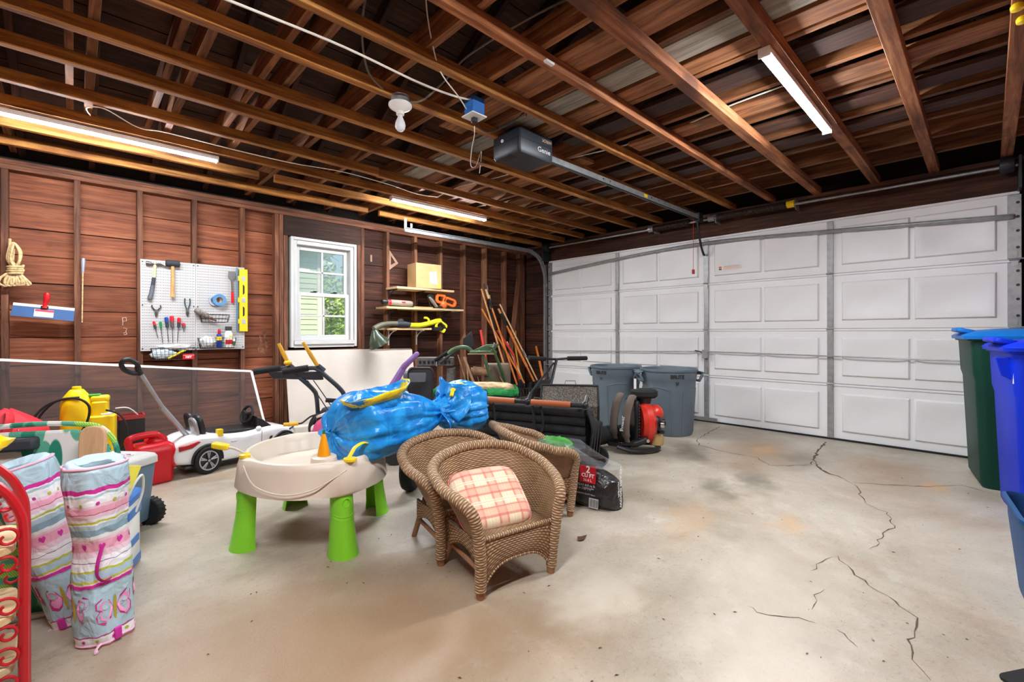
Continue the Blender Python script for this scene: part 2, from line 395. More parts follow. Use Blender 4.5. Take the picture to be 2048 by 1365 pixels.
plank('top_plate', (XB - .2, SF + .045, 2.337), (XD, SF + .045, 2.337), .09, .04, 'stud_timber', wall)
plank('top_plate', (XB - .2, SF + .05, 2.378), (XD, SF + .05, 2.378), .09, .038, 'stud_timber', wall)
plank('sill_plate', (XB - .2, SF + .045, .02), (XD, SF + .045, .02), .09, .04, 'stud_timber', wall)
plank('window_header', (1.635, SF + .02, 2.208), (2.51, SF + .02, 2.208), .214, .035, 'rafter_timber', wall, up=(0, -1, 0))
plank('window_sill_block', (1.64, SF + .045, .842), (2.51, SF + .045, .842), .09, .036, 'stud_timber', wall)
# chalk marks on the wall
plain('chalk', (226, 208, 190), .95, var=.2, scale=80)
def stroke(pts, r=.0022): return G().tube([(x, YS - .0105, z) for x, z in pts], r, 4).build('chalk_mark', 'chalk', wall)
stroke([(.315, 1.185), (.318, 1.13), (.316, 1.115)]); stroke([(.315, 1.18), (.34, 1.185), (.343, 1.155), (.32, 1.15)])
stroke([(.322, 1.09), (.345, 1.085), (.338, 1.06), (.345, 1.035), (.325, 1.03)]); stroke([(.322, 1.045), (.335, 1.05)])
plain('scuff_white', (126, 84, 62), .9, var=.3, scale=40)
for sx_, sz_, sw_, sh_, sd_ in ((1.47, 1.02, .02, .09, 1), (1.43, .96, .016, .07, 2), (1.49, .93, .018, .08, 3), (1.45, .86, .03, .05, 4), (1.41, .90, .012, .06, 6)):
    r9 = random.Random(sd_); pts9 = [(sx_ + sw_ * cos(a) * r9.uniform(.3, 1.2), YS - .0125, sz_ + sh_ * sin(a) * r9.uniform(.4, 1.2)) for a in [2 * pi * i / 22 for i in range(22)]]
    G().add([(sx_, YS - .0125, sz_)] + pts9, [(0, i + 1, (i + 1) % 22 + 1) for i in range(22)]).build('paint_scuff', 'scuff_white', wall)
# ---- rear and near walls (behind and beside the camera)
tag(G().bb(XB - .1, XB, YN - .1, YW + .1, 0, 4.1).build('wall_rear', 'wall_timber'), 'plain timber rear wall of the garage', kind='structure')
tag(G().bb(XB - .1, XD + .1, YN - .1, YN, 0, 2.5).build('wall_right', 'wall_timber'), 'plain timber near side wall of the garage', kind='structure')

# ---- door wall: jambs and header around a 4.88 x 2.13 m opening (Y -.17 .. 4.71)
g = G(); g.bb(XD - .06, XD + .05, YN, -.12, 0, 2.5); g.bb(XD - .06, XD + .05, 4.66, YW, 0, 2.5); g.bb(XD - .06, XD + .05, -.12, 4.66, 2.10, 2.5); g.bb(XD, XD + .1, YN, YW, 2.4, 4.1)
dw = g.build('wall_door', 'dark_void'); tag(dw, 'dark timber wall framing the overhead door', kind='structure')
plank('header_beam', (5.385, -.85, 2.25), (5.385, 5.24, 2.25), .05, .24, 'header_timber', dw)
plank('header_ledge', (5.35, -.85, 2.392), (5.35, 5.24, 2.392), .11, .04, 'header_timber', dw)
for z in (.13, .35, .57, .79, 1.01, 1.23, 1.45, 1.67, 1.89, 2.11):
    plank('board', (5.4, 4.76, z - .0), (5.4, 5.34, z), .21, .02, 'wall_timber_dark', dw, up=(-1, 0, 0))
plank('jamb', (5.37, 4.80, 0), (5.37, 4.80, 2.13), .11, .04, 'header_timber', dw, up=(1, 0, 0))
plain('jamb_white', (226, 228, 230), .5)
G().bb(5.25, 5.42, -.85, -.30, 0, 2.38).build('jamb_board', 'jamb_white', dw)

# ---- ceiling: furring strips along X, tie joists along Y, rafters and roof boards
RID_Y, PL_Z, TAN = 2.25, 2.42, .5
RID_Z = PL_Z + (5.30 - RID_Y) * TAN
g = G()
for sg, ye in ((1, 5.55), (-1, -1.05)):
    ze = RID_Z - abs(ye - RID_Y) * TAN
    a = (RID_Y, RID_Z + .20); b = (ye, ze + .20)
    g.add([(XB - .1, a[0], a[1]), (XD + .1, a[0], a[1]), (XD + .1, b[0], b[1]), (XB - .1, b[0], b[1]), (XB - .1, a[0], a[1] + .05), (XD + .1, a[0], a[1] + .05), (XD + .1, b[0], b[1] + .05), (XB - .1, b[0], b[1] + .05)],
          [(0, 1, 2, 3), (4, 5, 6, 7), (0, 1, 5, 4), (2, 3, 7, 6), (1, 2, 6, 5), (0, 3, 7, 4)])
g.bb(XB - .1, XD + .1, 5.30, 5.44, 2.40, 2.66); g.bb(XB - .1, XD + .1, YN - .1, YN + .06, 2.40, 2.66)
ceil = g.build('ceiling', 'dark_void'); tag(ceil, 'open ceiling of furring strips, tie joists, rafters and roof boards', kind='structure')
sl = math.atan(TAN)
for sg in (1, -1):
    d = V((0, sg * cos(sl), -sin(sl))); nrm = V((0, sg * sin(sl), cos(sl))); L = 3.55
    top = V((0, RID_Y, RID_Z + .165))
    nb = 17
    for i in range(nb):
        c = top + d * (.10 + i * .205)
        if sg < 0 and i < 8 or True:
            plank('roof_board', (XB, c.y, c.z), (XD, c.y, c.z), .198, .02, 'roof_board', ceil, up=nrm)
    for k in range(16):
        x = .115 + .4064 * (k - 2)
        if x > XD - .05: continue
        a = V((x, RID_Y + sg * .02, RID_Z + .09)); b = a + d * 3.45
        plank('rafter', a, b, .04, .14, 'rafter_timber', ceil, up=nrm)
plank('ridge_board', (XB, RID_Y, RID_Z + .06), (XD, RID_Y, RID_Z + .06), .03, .2, 'rafter_timber', ceil)
for i, k in enumerate(range(-2, 13)):
    x = .07 + .4064 * k
    ye = 4.10 if k in (0, 1, 2) else 5.30
    plank('tie_joist', (x, YN, 2.532), (x, ye, 2.532), .04, .13, 'joist_timber', ceil)
    if k in (0, 1, 2): plank('tie_joist', (x - .085, 1.6, 2.60), (x - .085, 4.25, 2.60), .035, .12, 'joist_timber', ceil)
STR = [-.10, .31, .715, 1.155, 1.56, 1.96, 2.38, 2.825, 3.20, 3.65, 4.05, 4.45, 4.88]
for i, y in enumerate(STR):
    w = .066 if y < 1.4 else .042; ST = 'strip_timber_red' if y < 1.7 else 'strip_timber'
    x0, x1 = XB, 5.32
    if i in (6, 9): # pieced from two lengths
        xm = 2.2 if i == 6 else 1.9
        plank('furring_strip', (x0, y, 2.433), (xm, y, 2.433), w, .066, 'strip_timber', ceil); plank('furring_strip', (xm - .0, y + .02, 2.433), (x1, y + .02, 2.433), w, .066, 'strip_timber', ceil)
    elif i == 11:
        plank('furring_strip', (x0, y, 2.433), (1.18, y, 2.433), w, .066, 'strip_timber', ceil); plank('furring_strip', (1.3, y - .02, 2.433), (x1, y - .04, 2.433), w, .066, 'strip_timber', ceil)
    elif i == 12:
        plank('furring_strip', (x0, y, 2.433), (2.4, y - .02, 2.433), w, .066, 'strip_timber', ceil); plank('furring_strip', (2.55, y, 2.433), (x1, y, 2.433), w, .066, 'strip_timber', ceil)
    else:
        plank('furring_strip', (x0, y, 2.433), (x1, y + rng.uniform(-.01, .01), 2.433), w, .066, ST, ceil)

# ---- lumber stored on top of the strips (things that could be lifted away)
LUM = [(2.22, .5, 3.75, .17, 'grey_plank', 'weathered pale plank lying across the ceiling strips'), (1.90, .7, 2.62, .19, 'joist_timber', 'wide brown plank stored overhead beside the ceiling outlet'),
       (2.405, .35, 2.25, .13, 'joist_timber', 'paint-spattered plank stored overhead behind the door opener motor'), (2.70, -.2, 2.2, .16, 'rafter_timber', 'dark plank stored overhead above the opener rail'),
       (3.12, -.4, 1.9, .17, 'joist_timber', 'wide plank stored overhead above the right strip light'), (3.52, -.5, 2.9, .15, 'rafter_timber', 'dark plank stored overhead past the right strip light'),
       (3.93, -.3, 3.6, .15, 'rafter_timber', 'plank stored overhead nearer the garage door'), (3.08, 2.3, 4.6, .18, 'joist_timber', 'board stored overhead above the middle strip light'), (3.52, 3.2, 4.8, .17, 'joist_timber', 'board stored overhead right of the middle strip light')]
for x, a, b, w, mt, lb in LUM:
    o = plank('lumber_plank', (x, a, 2.482), (x + .012, b, 2.482), w, .028, mt, None)
    tag(o, lb, 'plank', 'lumber stored on the ceiling strips')

# ---- window 1
g = G(); yf = 5.225
wroot = bpy.data.objects.new('window_1', None); COL.objects.link(wroot); wroot.location = (2.07, YW, .86); tag(wroot, 'white double-hung window with four panes in each sash', kind='structure')
def wpart(name, boxes, mat='white_paint', bevel=.003, par=None):
    g = G()
    for b in boxes: g.bb(b[0] - 2.07, b[1] - 2.07, b[2] - YW, b[3] - YW, b[4] - .86, b[5] - .86)
    return g.build(name, mat, par or wroot, bevel)
X0, X1, Z0, Z1 = 1.70, 2.445, .885, 2.095
wpart('window_frame', [(X0, X0 + .03, yf, 5.42, Z0, Z1), (X1 - .03, X1, yf, 5.42, Z0, Z1), (X0 + .03, X1 - .03, yf, 5.42, Z1 - .03, Z1)])
wpart('window_stop', [(X0 + .031, X0 + .069, yf + .02, 5.42, Z0 + .075, Z1 - .031), (X1 - .069, X1 - .031, yf + .02, 5.42, Z0 + .075, Z1 - .031), (X0 + .07, X1 - .07, yf + .02, 5.42, Z1 - .075, Z1 - .03)])
wpart('window_sill', [(X0 + .031, X1 - .031, yf - .012, 5.42, Z0 + .03, Z0 + .074)])
wpart('sill_apron', [(X0 + .031, X1 - .031, yf + .004, 5.42, Z0 - .005, Z0 + .029)])
a0, a1 = X0 + .07, X1 - .07; zm = 1.475
def sash(name, za, zb, yy, rail_b, rail_t):
    s = wpart(name, [(a0, a0 + .05, yy, yy + .035, za, zb), (a1 - .05, a1, yy, yy + .035, za, zb), (a0 + .05, a1 - .05, yy, yy + .035, za, za + rail_b), (a0 + .05, a1 - .05, yy, yy + .035, zb - rail_t, zb)])
    xc = (a0 + a1) / 2; zc = (za + rail_b + zb - rail_t) / 2
    wpart('muntin', [(xc - .011, xc + .011, yy + .006, yy + .028, za + rail_b, zb - rail_t)], par=s); wpart('muntin', [(a0 + .05, a1 - .05, yy + .006, yy + .028, zc - .011, zc + .011)], par=s)
    for xa, xb in ((a0 + .05, xc - .011), (xc + .011, a1 - .05)):
        for p, q in ((za + rail_b, zc - .011), (zc + .011, zb - rail_t)):
            wpart('pane', [(xa, xb, yy + .015, yy + .019, p, q)], 'glass_hazy' if 'upper' in name else 'glass', 0, par=s)
for _gn, _haze in (('glass', .05), ('glass_hazy', .34)):  # upper panes mix in more blue-grey diffuse than the lower
  m, nt, b = _new(_gn); b.inputs['Base Color'].default_value = (.97, .99, .99, 1); b.inputs['Roughness'].default_value = .0; b.inputs['IOR'].default_value = 1.45
  for n_ in list(nt.nodes):
      if n_.type == 'BSDF_PRINCIPLED': nt.nodes.remove(n_)
  _tr = N(nt, 'ShaderNodeBsdfTransparent'); _tr.inputs[0].default_value = (.93, .96, .96, 1); _gl = N(nt, 'ShaderNodeBsdfGlossy'); _gl.inputs['Roughness'].default_value = .03
  _df = N(nt, 'ShaderNodeBsdfDiffuse'); _df.inputs[0].default_value = (.30, .40, .44, 1)
  _mx = N(nt, 'ShaderNodeMixShader'); _mx.inputs[0].default_value = .05; nt.links.new(_tr.outputs[0], _mx.inputs[1]); nt.links.new(_gl.outputs[0], _mx.inputs[2])
  _m2 = N(nt, 'ShaderNodeMixShader'); _m2.inputs[0].default_value = _haze; nt.links.new(_mx.outputs[0], _m2.inputs[1]); nt.links.new(_df.outputs[0], _m2.inputs[2])
  nt.links.new(_m2.outputs[0], [n_ for n_ in nt.nodes if n_.type == 'OUTPUT_MATERIAL'][0].inputs[0])
sash('upper_sash', zm - .02, Z1 - .075, 5.315, .045, .05)
sash('lower_sash', Z0 + .075, zm + .022, 5.275, .06, .042)
for dx in (-.11, .12):
    wpart('sash_lock', [(2.07 + dx - .03, 2.07 + dx + .03, 5.272, 5.30, zm + .022, zm + .034), (2.07 + dx - .006, 2.07 + dx + .04, 5.262, 5.285, zm + .034, zm + .042)], 'dark_steel', .002)

# ---- outside the window: lawn, neighbour's house, trees
plain('lawn', (150, 176, 92), .9, var=.25, scale=2, bump=.4, bscale=30)
gl = G().bb(-12, 40, 5.8, 70, -.5, -.35).build('ground_outside', 'lawn'); tag(gl, 'mown lawn outside the window', kind='structure')
plain('driveway', (196, 196, 190), .9)
tag(G().bb(6, 30, 20, 22.5, -.36, -.33).build('street', 'driveway'), 'pale street beyond the lawn', kind='structure')
plain('vinyl_siding', (172, 190, 174), .6, var=.04); plain('foundation', (120, 140, 148), .9)
h = thing('neighbour_house', 'pale green clapboard house outside the window', 'house', (2.0, 10.5, -.35))
G().bb(-4, 2.05, .05, 5, 0, 3.2).build('house_wall', 'vinyl_siding', h); G().bb(-4, 2.0, .02, .1, 0, .42).build('foundation_band', 'foundation', h)
for i in range(24): plank('siding_board', (-4, .03, .49 + i * .115), (2.0, .03, .49 + i * .115), .122, .016, 'vinyl_siding', h, up=(0, -1, .13))
G().bb(1.98, 2.09, -.01, .1, .4, 3.2).build('corner_trim', 'white_paint', h)
G().bb(-4.2, 2.3, -.3, 5.2, 3.2, 3.3).build('eave', 'white_paint', h)
def foliage_mat(name, c):
    plain(name, c, .8, var=.3, scale=1.5)
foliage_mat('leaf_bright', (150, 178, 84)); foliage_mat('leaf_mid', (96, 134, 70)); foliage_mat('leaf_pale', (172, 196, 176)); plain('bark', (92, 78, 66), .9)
def tree(name, label, loc, trunk_h, r, mat, n=900, ls=.09, seed=1):
    rr = random.Random(seed); t = thing(name, label, 'tree' if 'tree' in name else 'shrub', loc)
    G().tube(spl([(0, 0, 0), (.03, .02, trunk_h * .5), (-.02, 0, trunk_h)], 4), [.1 * r[0] * (1 - .05 * i) for i in range(9)], 8).build('trunk', 'bark', t)
    g = G()
    for i in range(n):
        while 1:
            p = V((rr.uniform(-1, 1), rr.uniform(-1, 1), rr.uniform(-1, 1)))
            if .45 < p.length < 1: break
        c = V((p.x * r[0], p.y * r[1], trunk_h + r[2] * .8 + p.z * r[2])); a, b = rr.uniform(0, 6.28), rr.uniform(-1, 1)
        u = V((cos(a), sin(a), b)).normalized() * ls * rr.uniform(.6, 1.4); w = u.cross(V((rr.uniform(-1, 1), rr.uniform(-1, 1), 1))).normalized() * ls * .5
        g.add([c - u, c + w, c + u, c - w], [(0, 1, 2, 3)])
    tag(g.build('foliage', mat, t), kind='stuff')
tree('leafy_shrub', 'bright green shrub beside the neighbour house', (5.0, 12.5, -.35), .5, (.55, .6, 1.5), 'leaf_bright', 1500, .07, 3)
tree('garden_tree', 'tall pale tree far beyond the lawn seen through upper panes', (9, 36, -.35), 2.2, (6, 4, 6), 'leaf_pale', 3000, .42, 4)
tree('garden_tree', 'bright green tree beyond the lawn right of the house', (9.0, 16, -.35), 1.5, (2.2, 2, 1.9), 'leaf_bright', 2500, .14, 5)
tree('garden_tree', 'dark green tree behind the street', (15, 26, -.35), .6, (4.5, 3, 1.8), 'leaf_mid', 2200, .25, 6)
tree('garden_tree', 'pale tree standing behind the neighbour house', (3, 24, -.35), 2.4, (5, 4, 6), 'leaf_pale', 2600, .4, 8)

# ---- overhead door
door = bpy.data.objects.new('door_1', None); COL.objects.link(door); door.location = (5.326, 2.27, 0); tag(door, 'white four-section raised-panel overhead garage door', kind='structure')
SH = .5335; DW = 4.88
sec0 = None; pan_me = None
def panel_mesh():
    g = G(); w, h, d, bv = .50, .37, .02, .055
    o = [(0, -w / 2, -h / 2), (0, w / 2, -h / 2), (0, w / 2, h / 2), (0, -w / 2, h / 2)]
    f = lambda dx, s: [V((dx, p[1] * (1 - 2 * s / w), p[2] * (1 - 2 * s / h))) for p in o]
    g.loft([f(0, 0), f(-d, .012), f(-d, .022), f(-.003, .022 + bv), ], cap=True)
    return g
for i in range(4):
    z0 = .012 + i * SH
    g = G(); prof = [(0, 0), (0, SH - .028), (-.012, SH - .022), (-.012, SH - .004), (.04, SH - .004), (.04, 0), (-.004, -.0)]
    g.loft([[V((x, -DW / 2, z)) for x, z in prof], [V((x, DW / 2, z)) for x, z in prof]])
    s = g.build('door_section', 'white_steel', door, loc=(0, 0, z0))
    for j in range(8):
        yy = -DW / 2 + .025 + 1.207 * (j // 2) + .06 + (.285 if j % 2 == 0 else .81)
        if pan_me is None:
            o = panel_mesh().build('panel', 'white_steel', s, .003, 1); pan_me = o.data
        else: o = put('panel', pan_me, s, .003, 1)
        o.location = (0, yy, SH / 2 - .008)
st = None
for t_ in range(5):
    yy = DW / 2 - .025 - 1.207 * t_; w = .052 if t_ in (1, 2, 3) else .075
    for i in range(4):
        z0 = .012 + i * SH
        g = G(); g.bb(-.016, 0, -w / 2, w / 2, .004, SH - .03)
        s = g.build('stile', 'galvanised', door, .002, 1, loc=(-.001, yy, z0))
        if t_ in (0, 4):
            for q in (.09, .22, .33, .44): G().tube([(-.018, (-.018 if t_ == 4 else .018), q), (-.0165, (-.018 if t_ == 4 else .018), q)], .011, 10).build('punched_hole', 'dark_steel', s)
    for i in (1, 2, 3):
        z0 = .012 + i * SH
        g = G(); g.add([(-.02, -.02, -.05), (-.02, .02, -.05), (-.02, .012, -.075), (-.02, -.012, -.075), (-.024, -.02, .0), (-.024, .02, .0)], [(0, 1, 2, 3), (0, 1, 5, 4)])
        g.bb(-.024, -.018, -.02, .02, -.055, -.005); g.bb(-.024, -.018, -.016, .016, .005, .06); g.tube([(-.026, -.03, -.003), (-.026, .03, -.003)], .009, 8)
        if t_ in (0, 4): g.tube([(-.026, 0, 0), (-.026, .09 if t_ == 0 else -.09, 0)], .006, 8); g.tube([(-.026, .075 if t_ == 0 else -.075, 0), (-.026, .095 if t_ == 0 else -.095, 0)], .022, 12)
        g.build('hinge', 'galvanised', door, loc=(0, yy, z0))
# bowed reinforcing strut on the top section
g = G(); pts = spl([(-.035, 2.41, 1.945), (-.035, 1.2, 2.03), (-.035, -.02, 2.075), (-.035, -1.2, 2.02), (-.035, -2.41, 1.945)], 6)
g.tube(pts, .03, 4, flat=.7); g.build('strut', 'galvanised', door, .002, 1)
for (ya, za, yb, zb) in ((2.36, .76, .03, .82), (-.02, .82, -2.3, .80)): G().cyl((-.045, ya, za), (-.045, yb, zb), .006).build('lock_rod', 'galvanised', door)
g = G(); g.bb(-.05, 0, -.03, .03, -.05, .05); g.build('lock_mount', 'galvanised', door, .002, loc=(-.017, 0, .79)); G().tube([(-.05, .01, .8), (-.07, .06, .82), (-.075, .11, .83)], .006).build('lock_handle', 'dark_steel', door)
G().bb(-.02, .04, -DW / 2, DW / 2, 0, .016).build('bottom_seal', 'black_rubber', door)
G().bb(-.028, -.006, -.12, .16, .015, .055).build('bottom_bracket', 'galvanised', door)
m, nt, b = _new('sticker'); b.inputs['Base Color'].default_value = lin((236, 228, 220)); b.inputs['Roughness'].default_value = .5
plain('sticker_orange', (206, 110, 60), .5); plain('sticker_dark', (90, 80, 76), .5)
stk = G().bb(-.017, -.0155, -.12, .12, -.025, .025).build('warning_label', 'sticker', door, loc=(0, -.26, 1.77))
G().bb(-.018, -.017, .085, .115, .002, .018).build('label_mark', 'sticker_orange', stk); G().bb(-.018, -.017, .085, .115, -.02, -.004).build('label_mark', 'sticker_dark', stk)
for q in range(4): G().bb(-.018, -.017, -.11, .06, .014 - q * .01, .017 - q * .01).build('label_line', 'sticker_orange' if q else 'sticker_dark', stk)

# ---- door tracks, shaft and spring
def track(yc, sgn, label):
    t = thing('door_track', label, 'track', (5.3, yc, 0), group='door tracks')
    path = spl([(-.005, 0, .02), (-.005, 0, 1.0), (-.005, 0, 1.80), (-.035, 0, 2.0), (-.13, 0, 2.17), (-.30, 0, 2.255), (-.45, 0, 2.27), (-1.2, 0, 2.27), (-2.46, 0, 2.262)], 6)
    g = G(); prof = [(-.005, -.025), (.03, -.025), (.03, -.02), (0, -.02), (0, .02), (.03, .02), (.03, .025), (-.005, .025)]
    rings = []
    for i, p in enumerate(path):
        a = path[max(i - 1, 0)]; b = path[min(i + 1, len(path) - 1)]; d = (b - a).normalized(); nr = V((d.z, 0, -d.x))
        rings.append([p + V((0, -sgn * u, 0)) + nr * v for u, v in prof])
    g.loft(rings); g.build('rail', 'galvanised', t)
    G().bb(-.02, .05, .012 * sgn - .004, .012 * sgn + .004, .1, 2.1).build('wall_angle', 'galvanised', t, .002)
    for q in (.4, 1.1, 1.75): G().bb(-.02, .06, -.02, .02, q, q + .05).build('bracket', 'galvanised', t, .002)
    for k, (dx, w) in enumerate(((-2.44, .035), (-2.36, .03))):
        h_ = G(); h_.bb(dx - w / 2, dx + w / 2, sgn * .03, sgn * .034, 2.25 + .06 * k, 2.41 if k == 0 else 2.36); h_.build('hanger', 'galvanised', t, .001)
    return t
track(4.78, 1, 'galvanised overhead door track running along the back wall side')
track(-.23, -1, 'galvanised door track beside the recycling bins')
ts = thing('torsion_shaft', 'long steel torsion shaft above the garage door', 'shaft', (5.225, 2.27, 2.335))
G().cyl((0, -2.45, -.01), (0, 2.45, .0), .0125).build('shaft', 'galvanised', ts)
g = G()
for sgy, y0 in ((1, .62), (-1, -.14)):
    pts = []
    n = 44
    L0 = .68
g2 = G(); hel = [(.034 * cos(a), -.16 - .70 * a / (2 * pi * 46), .034 * sin(a)) for a in [2 * pi * i / 10 for i in range(461)]]
plain('oiled_spring', (66, 52, 42), .5, .5); g2.tube(hel, .0068, 5).build('spring', 'oiled_spring', ts)
hel = [(.034 * cos(a), .16 + .46 * a / (2 * pi * 30), .034 * sin(a)) for a in [2 * pi * i / 10 for i in range(301)]]
G().tube(hel, .0068, 5).build('spring', 'oiled_spring', ts)
for y, mt in ((-.89, 'yellow_plastic'), (.65, 'galvanised'), (-.1, 'galvanised')):
    G().cyl((0, y - .035, 0), (0, y + .035, 0), .036).build('spring_cone', mt, ts)
    G().bb(-.004, .13, y - .045, y - .04, -.06, .04).build('bearing_plate', 'galvanised', ts, .002)
for y in (2.38, -2.38): G().lathe([(.02, -.05), (.06, -.045), (.065, -.01), (.06, .03), (.02, .035)], 20).at().build('cable_drum', 'dark_steel', ts, mtx=M.Translation((0, y, 0)) @ M.Rotation(pi / 2, 4, 'X'))
for y in (2.44, -2.44): G().bb(-.06, .13, y - .01, y + .01, -.2, .05).build('end_bracket', 'dark_steel', ts, .003)
# ================================================================== CEILING FITTINGS
emit('tube_light', (245, 250, 255), TUBE)
plain('lamp_white', (238, 238, 236), .4, var=.02)
def strip_light(label, x0, x1, y):
    t = thing('strip_light', label, 'light', ((x0 + x1) / 2, y, 2.398), group='LED strip lights under the ceiling strips'); L = x1 - x0
    G().bb(-L / 2, L / 2, -.026, .026, -.03, 0).build('housing', 'lamp_white', t, .002)
    g = G(); ring = [(.02 * cos(a), -.03 + .014 * sin(a)) for a in [pi + pi * i / 8 for i in range(9)]]
    g.loft([[V((x, a, b)) for a, b in ring] for x in (-L / 2 + .008, L / 2 - .008)]); g.build('diffuser', 'tube_light', t)
    for s in (-1, 1): G().bb(s * (L / 2) - .006, s * (L / 2) + .006, -.027, .027, -.046, 0).build('end_cap', 'lamp_white', t, .002)
strip_light('bright LED strip light on the left above the pegboard wall', -.42, .80, 4.10)
strip_light('bright LED strip light above the window and shelves', 2.27, 3.49, 4.09)
strip_light('bright LED strip light at right toward the garage door', 2.37, 3.59, .735)
strip_light('LED strip light above the camera end of the garage', -.42, .80, .735)
# bare bulb in a porcelain holder
plain('porcelain', (240, 238, 232), .25, var=.02); plain('bulb_glass', (236, 238, 242), .2, var=.01)
t = thing('bulb_holder', 'unlit bulb in a white porcelain ceiling socket', 'light', (1.355, 2.335, 2.40))
G().lathe([(.05, -.0), (.052, -.04), (.048, -.045)], 24).build('junction_box', 'galvanised', t)
G().lathe([(.058, -.04), (.066, -.046), (.066, -.056), (.058, -.066), (.032, -.082), (.024, -.088), (.022, -.105), (.016, -.108)], 28).build('socket', 'porcelain', t)
G().lathe([(.012, -.10), (.013, -.115), (.017, -.125), (.026, -.145), (.030, -.165), (.027, -.183), (.016, -.196), (.004, -.2)], 22).build('bulb', 'bulb_glass', t)
# ceiling outlet
plain('outlet_blue', (40, 108, 186), .45)
t = thing('ceiling_outlet', 'blue junction box with white outlet plate hanging from the ceiling', 'outlet', (1.72, 2.12, 2.43))
G().bb(-.045, .045, -.05, .03, -.10, .0).build('box', 'outlet_blue', t, .004); G().bb(-.055, .055, -.06, .045, -.108, -.10).build('plate', 'white_plastic', t, .002)
G().bb(-.012, .018, -.02, .012, -.135, -.108).build('plug', 'black_plastic', t, .004)
# wires
plain('cable_white', (226, 220, 208), .5); plain('cable_grey', (120, 112, 100), .6)
def cable(label, pts, r, mat, n=6): return tag(G().tube(spl(pts, n), r, 7).build('cable', mat), label, 'cable', 'electric cables along the ceiling')
cable('white cable clipped across the ceiling to the blue outlet box', [(.3, 2.14, 2.392), (.55, 2.12, 2.392), (.92, 2.10, 2.392), (1.35, 2.11, 2.385), (1.62, 2.10, 2.398), (1.72, 2.08, 2.43)], .0058, 'cable_white')
cable('thin cord hanging from the rafters to the blue outlet', [(1.15, 1.75, 2.75), (1.2, 1.83, 2.6), (1.28, 1.9, 2.48), (1.38, 1.97, 2.40), (1.55, 2.05, 2.37), (1.69, 2.14, 2.365)], .0035, 'cable_white')
cable('black power cord looping from the outlet plug to the opener', [(1.745, 2.12, 2.335), (1.78, 2.14, 2.29), (1.86, 2.11, 2.28), (1.98, 2.05, 2.36), (2.06, 2.02, 2.44), (2.15, 2.1, 2.47)], .004, 'black_rubber')
cable('thin twisted bell wire dangling down to the motor', [(1.76, 2.16, 2.30), (1.84, 2.26, 2.30), (1.93, 2.40, 2.27), (2.02, 2.52, 2.22), (2.10, 2.56, 2.25), (2.2, 2.62, 2.40), (2.5, 3.0, 2.405)], .003, 'cable_white')
cable('thin white cable sagging along the left strips to the strip light', [(.08, 3.98, 2.44), (.06, 3.75, 2.40), (.14, 3.68, 2.395), (.30, 3.76, 2.36), (.45, 3.80, 2.385), (.85, 3.83, 2.39), (1.25, 3.80, 2.385), (1.63, 3.74, 2.392), (2.07, 3.76, 2.388), (2.4, 3.82, 2.385), (2.62, 3.78, 2.392)], .0032, 'cable_white')
cable('white cable crossing the ceiling from the strip light to the door opener', [(2.62, 3.78, 2.40), (2.74, 3.6, 2.478), (2.80, 3.3, 2.478), (2.86, 2.9, 2.478), (2.9, 2.57, 2.478), (2.98, 2.25, 2.478), (3.05, 1.9, 2.478), (3.06, 1.5, 2.478), (3.0, 1.15, 2.478), (2.98, .78, 2.478)], .005, 'cable_white')
cable('old grey cable looping from the rafters into the bulb socket', [(1.05, 1.9, 2.85), (1.02, 2.05, 2.7), (1.05, 2.18, 2.56), (1.14, 2.30, 2.45), (1.26, 2.36, 2.42)], .006, 'cable_grey')
cable('old grey cable running from the bulb socket over the stored planks', [(1.36, 2.33, 2.37), (1.44, 2.25, 2.375), (1.5, 2.12, 2.45), (1.55, 1.95, 2.55), (1.65, 1.6, 2.62), (1.75, 1.25, 2.66), (1.8, .9, 2.7)], .006, 'cable_grey')
# bent white pull-switch bracket on a plank
tag(G().bb(-.03, .03, -.012, .012, 0, .012).at().build('plastic_clip', 'white_plastic', None, .003, loc=(1.72, 1.52, 2.39)), 'small white plastic clip stuck under a ceiling strip', 'clip')
# ---- garage door opener
plain('opener_black', (40, 46, 56), .4, var=.06)
t = thing('door_opener', 'dark box garage door opener with silver rail to the door', 'opener', (2.3, 2.28, 2.25))
g = G(); pr = rrect(.34, .27, .02); g.loft([[V((x * .94, y * .94, .0)) for x, y in pr], [V((x, y, .02)) for x, y in pr], [V((x, y, .15)) for x, y in pr], [V((x * .97, y * .97, .165)) for x, y in pr]]); hs = g.build('motor_housing', 'opener_black', t)
G().ring(rrect(.344, .274, .02), rrect(.33, .26, .02), .095, .1).build('seam_band', 'black_plastic', hs)
G().cyl((-.170, .03, .11), (-.176, .03, .11), .012).build('indicator_lamp', 'lamp_white', hs)
G().bb(-.1, -.165, -.04, .07, -.001, .005).build('lens_panel', 'dark_steel', hs)
plain('badge_gold', (214, 180, 150), .5)
text('badge_text', 'Genie', .05, 'lamp_white', hs, frame((.07, -.1365, .06), (1, 0, 0), (0, 0, 1)), sx=1.1); text('badge_text', 'SCREW', .03, 'badge_gold', hs, frame((.1, -.1365, .13), (1, 0, 0), (0, 0, 1)))
for x in (-.1, .1): G().bb(x - .015, x + .015, .0, .004, .16, .21).build('hanger_strap', 'dark_steel', t)
G().bb(-.12, .12, -.015, .02, .205, .21).build('hanger_bar', 'dark_steel', t)
rl = G(); rl.box((1.53, .0, .10), (2.66, .03, .045)); rl.build('rail', 'galvanised', t, .003)
rl = G(); rl.box((1.53, .0, .073), (2.66, .014, .012)); rl.build('rail_groove', 'dark_steel', t)
G().bb(.165, .27, -.03, .03, .06, .17).build('rail_mount', 'galvanised', t, .004)
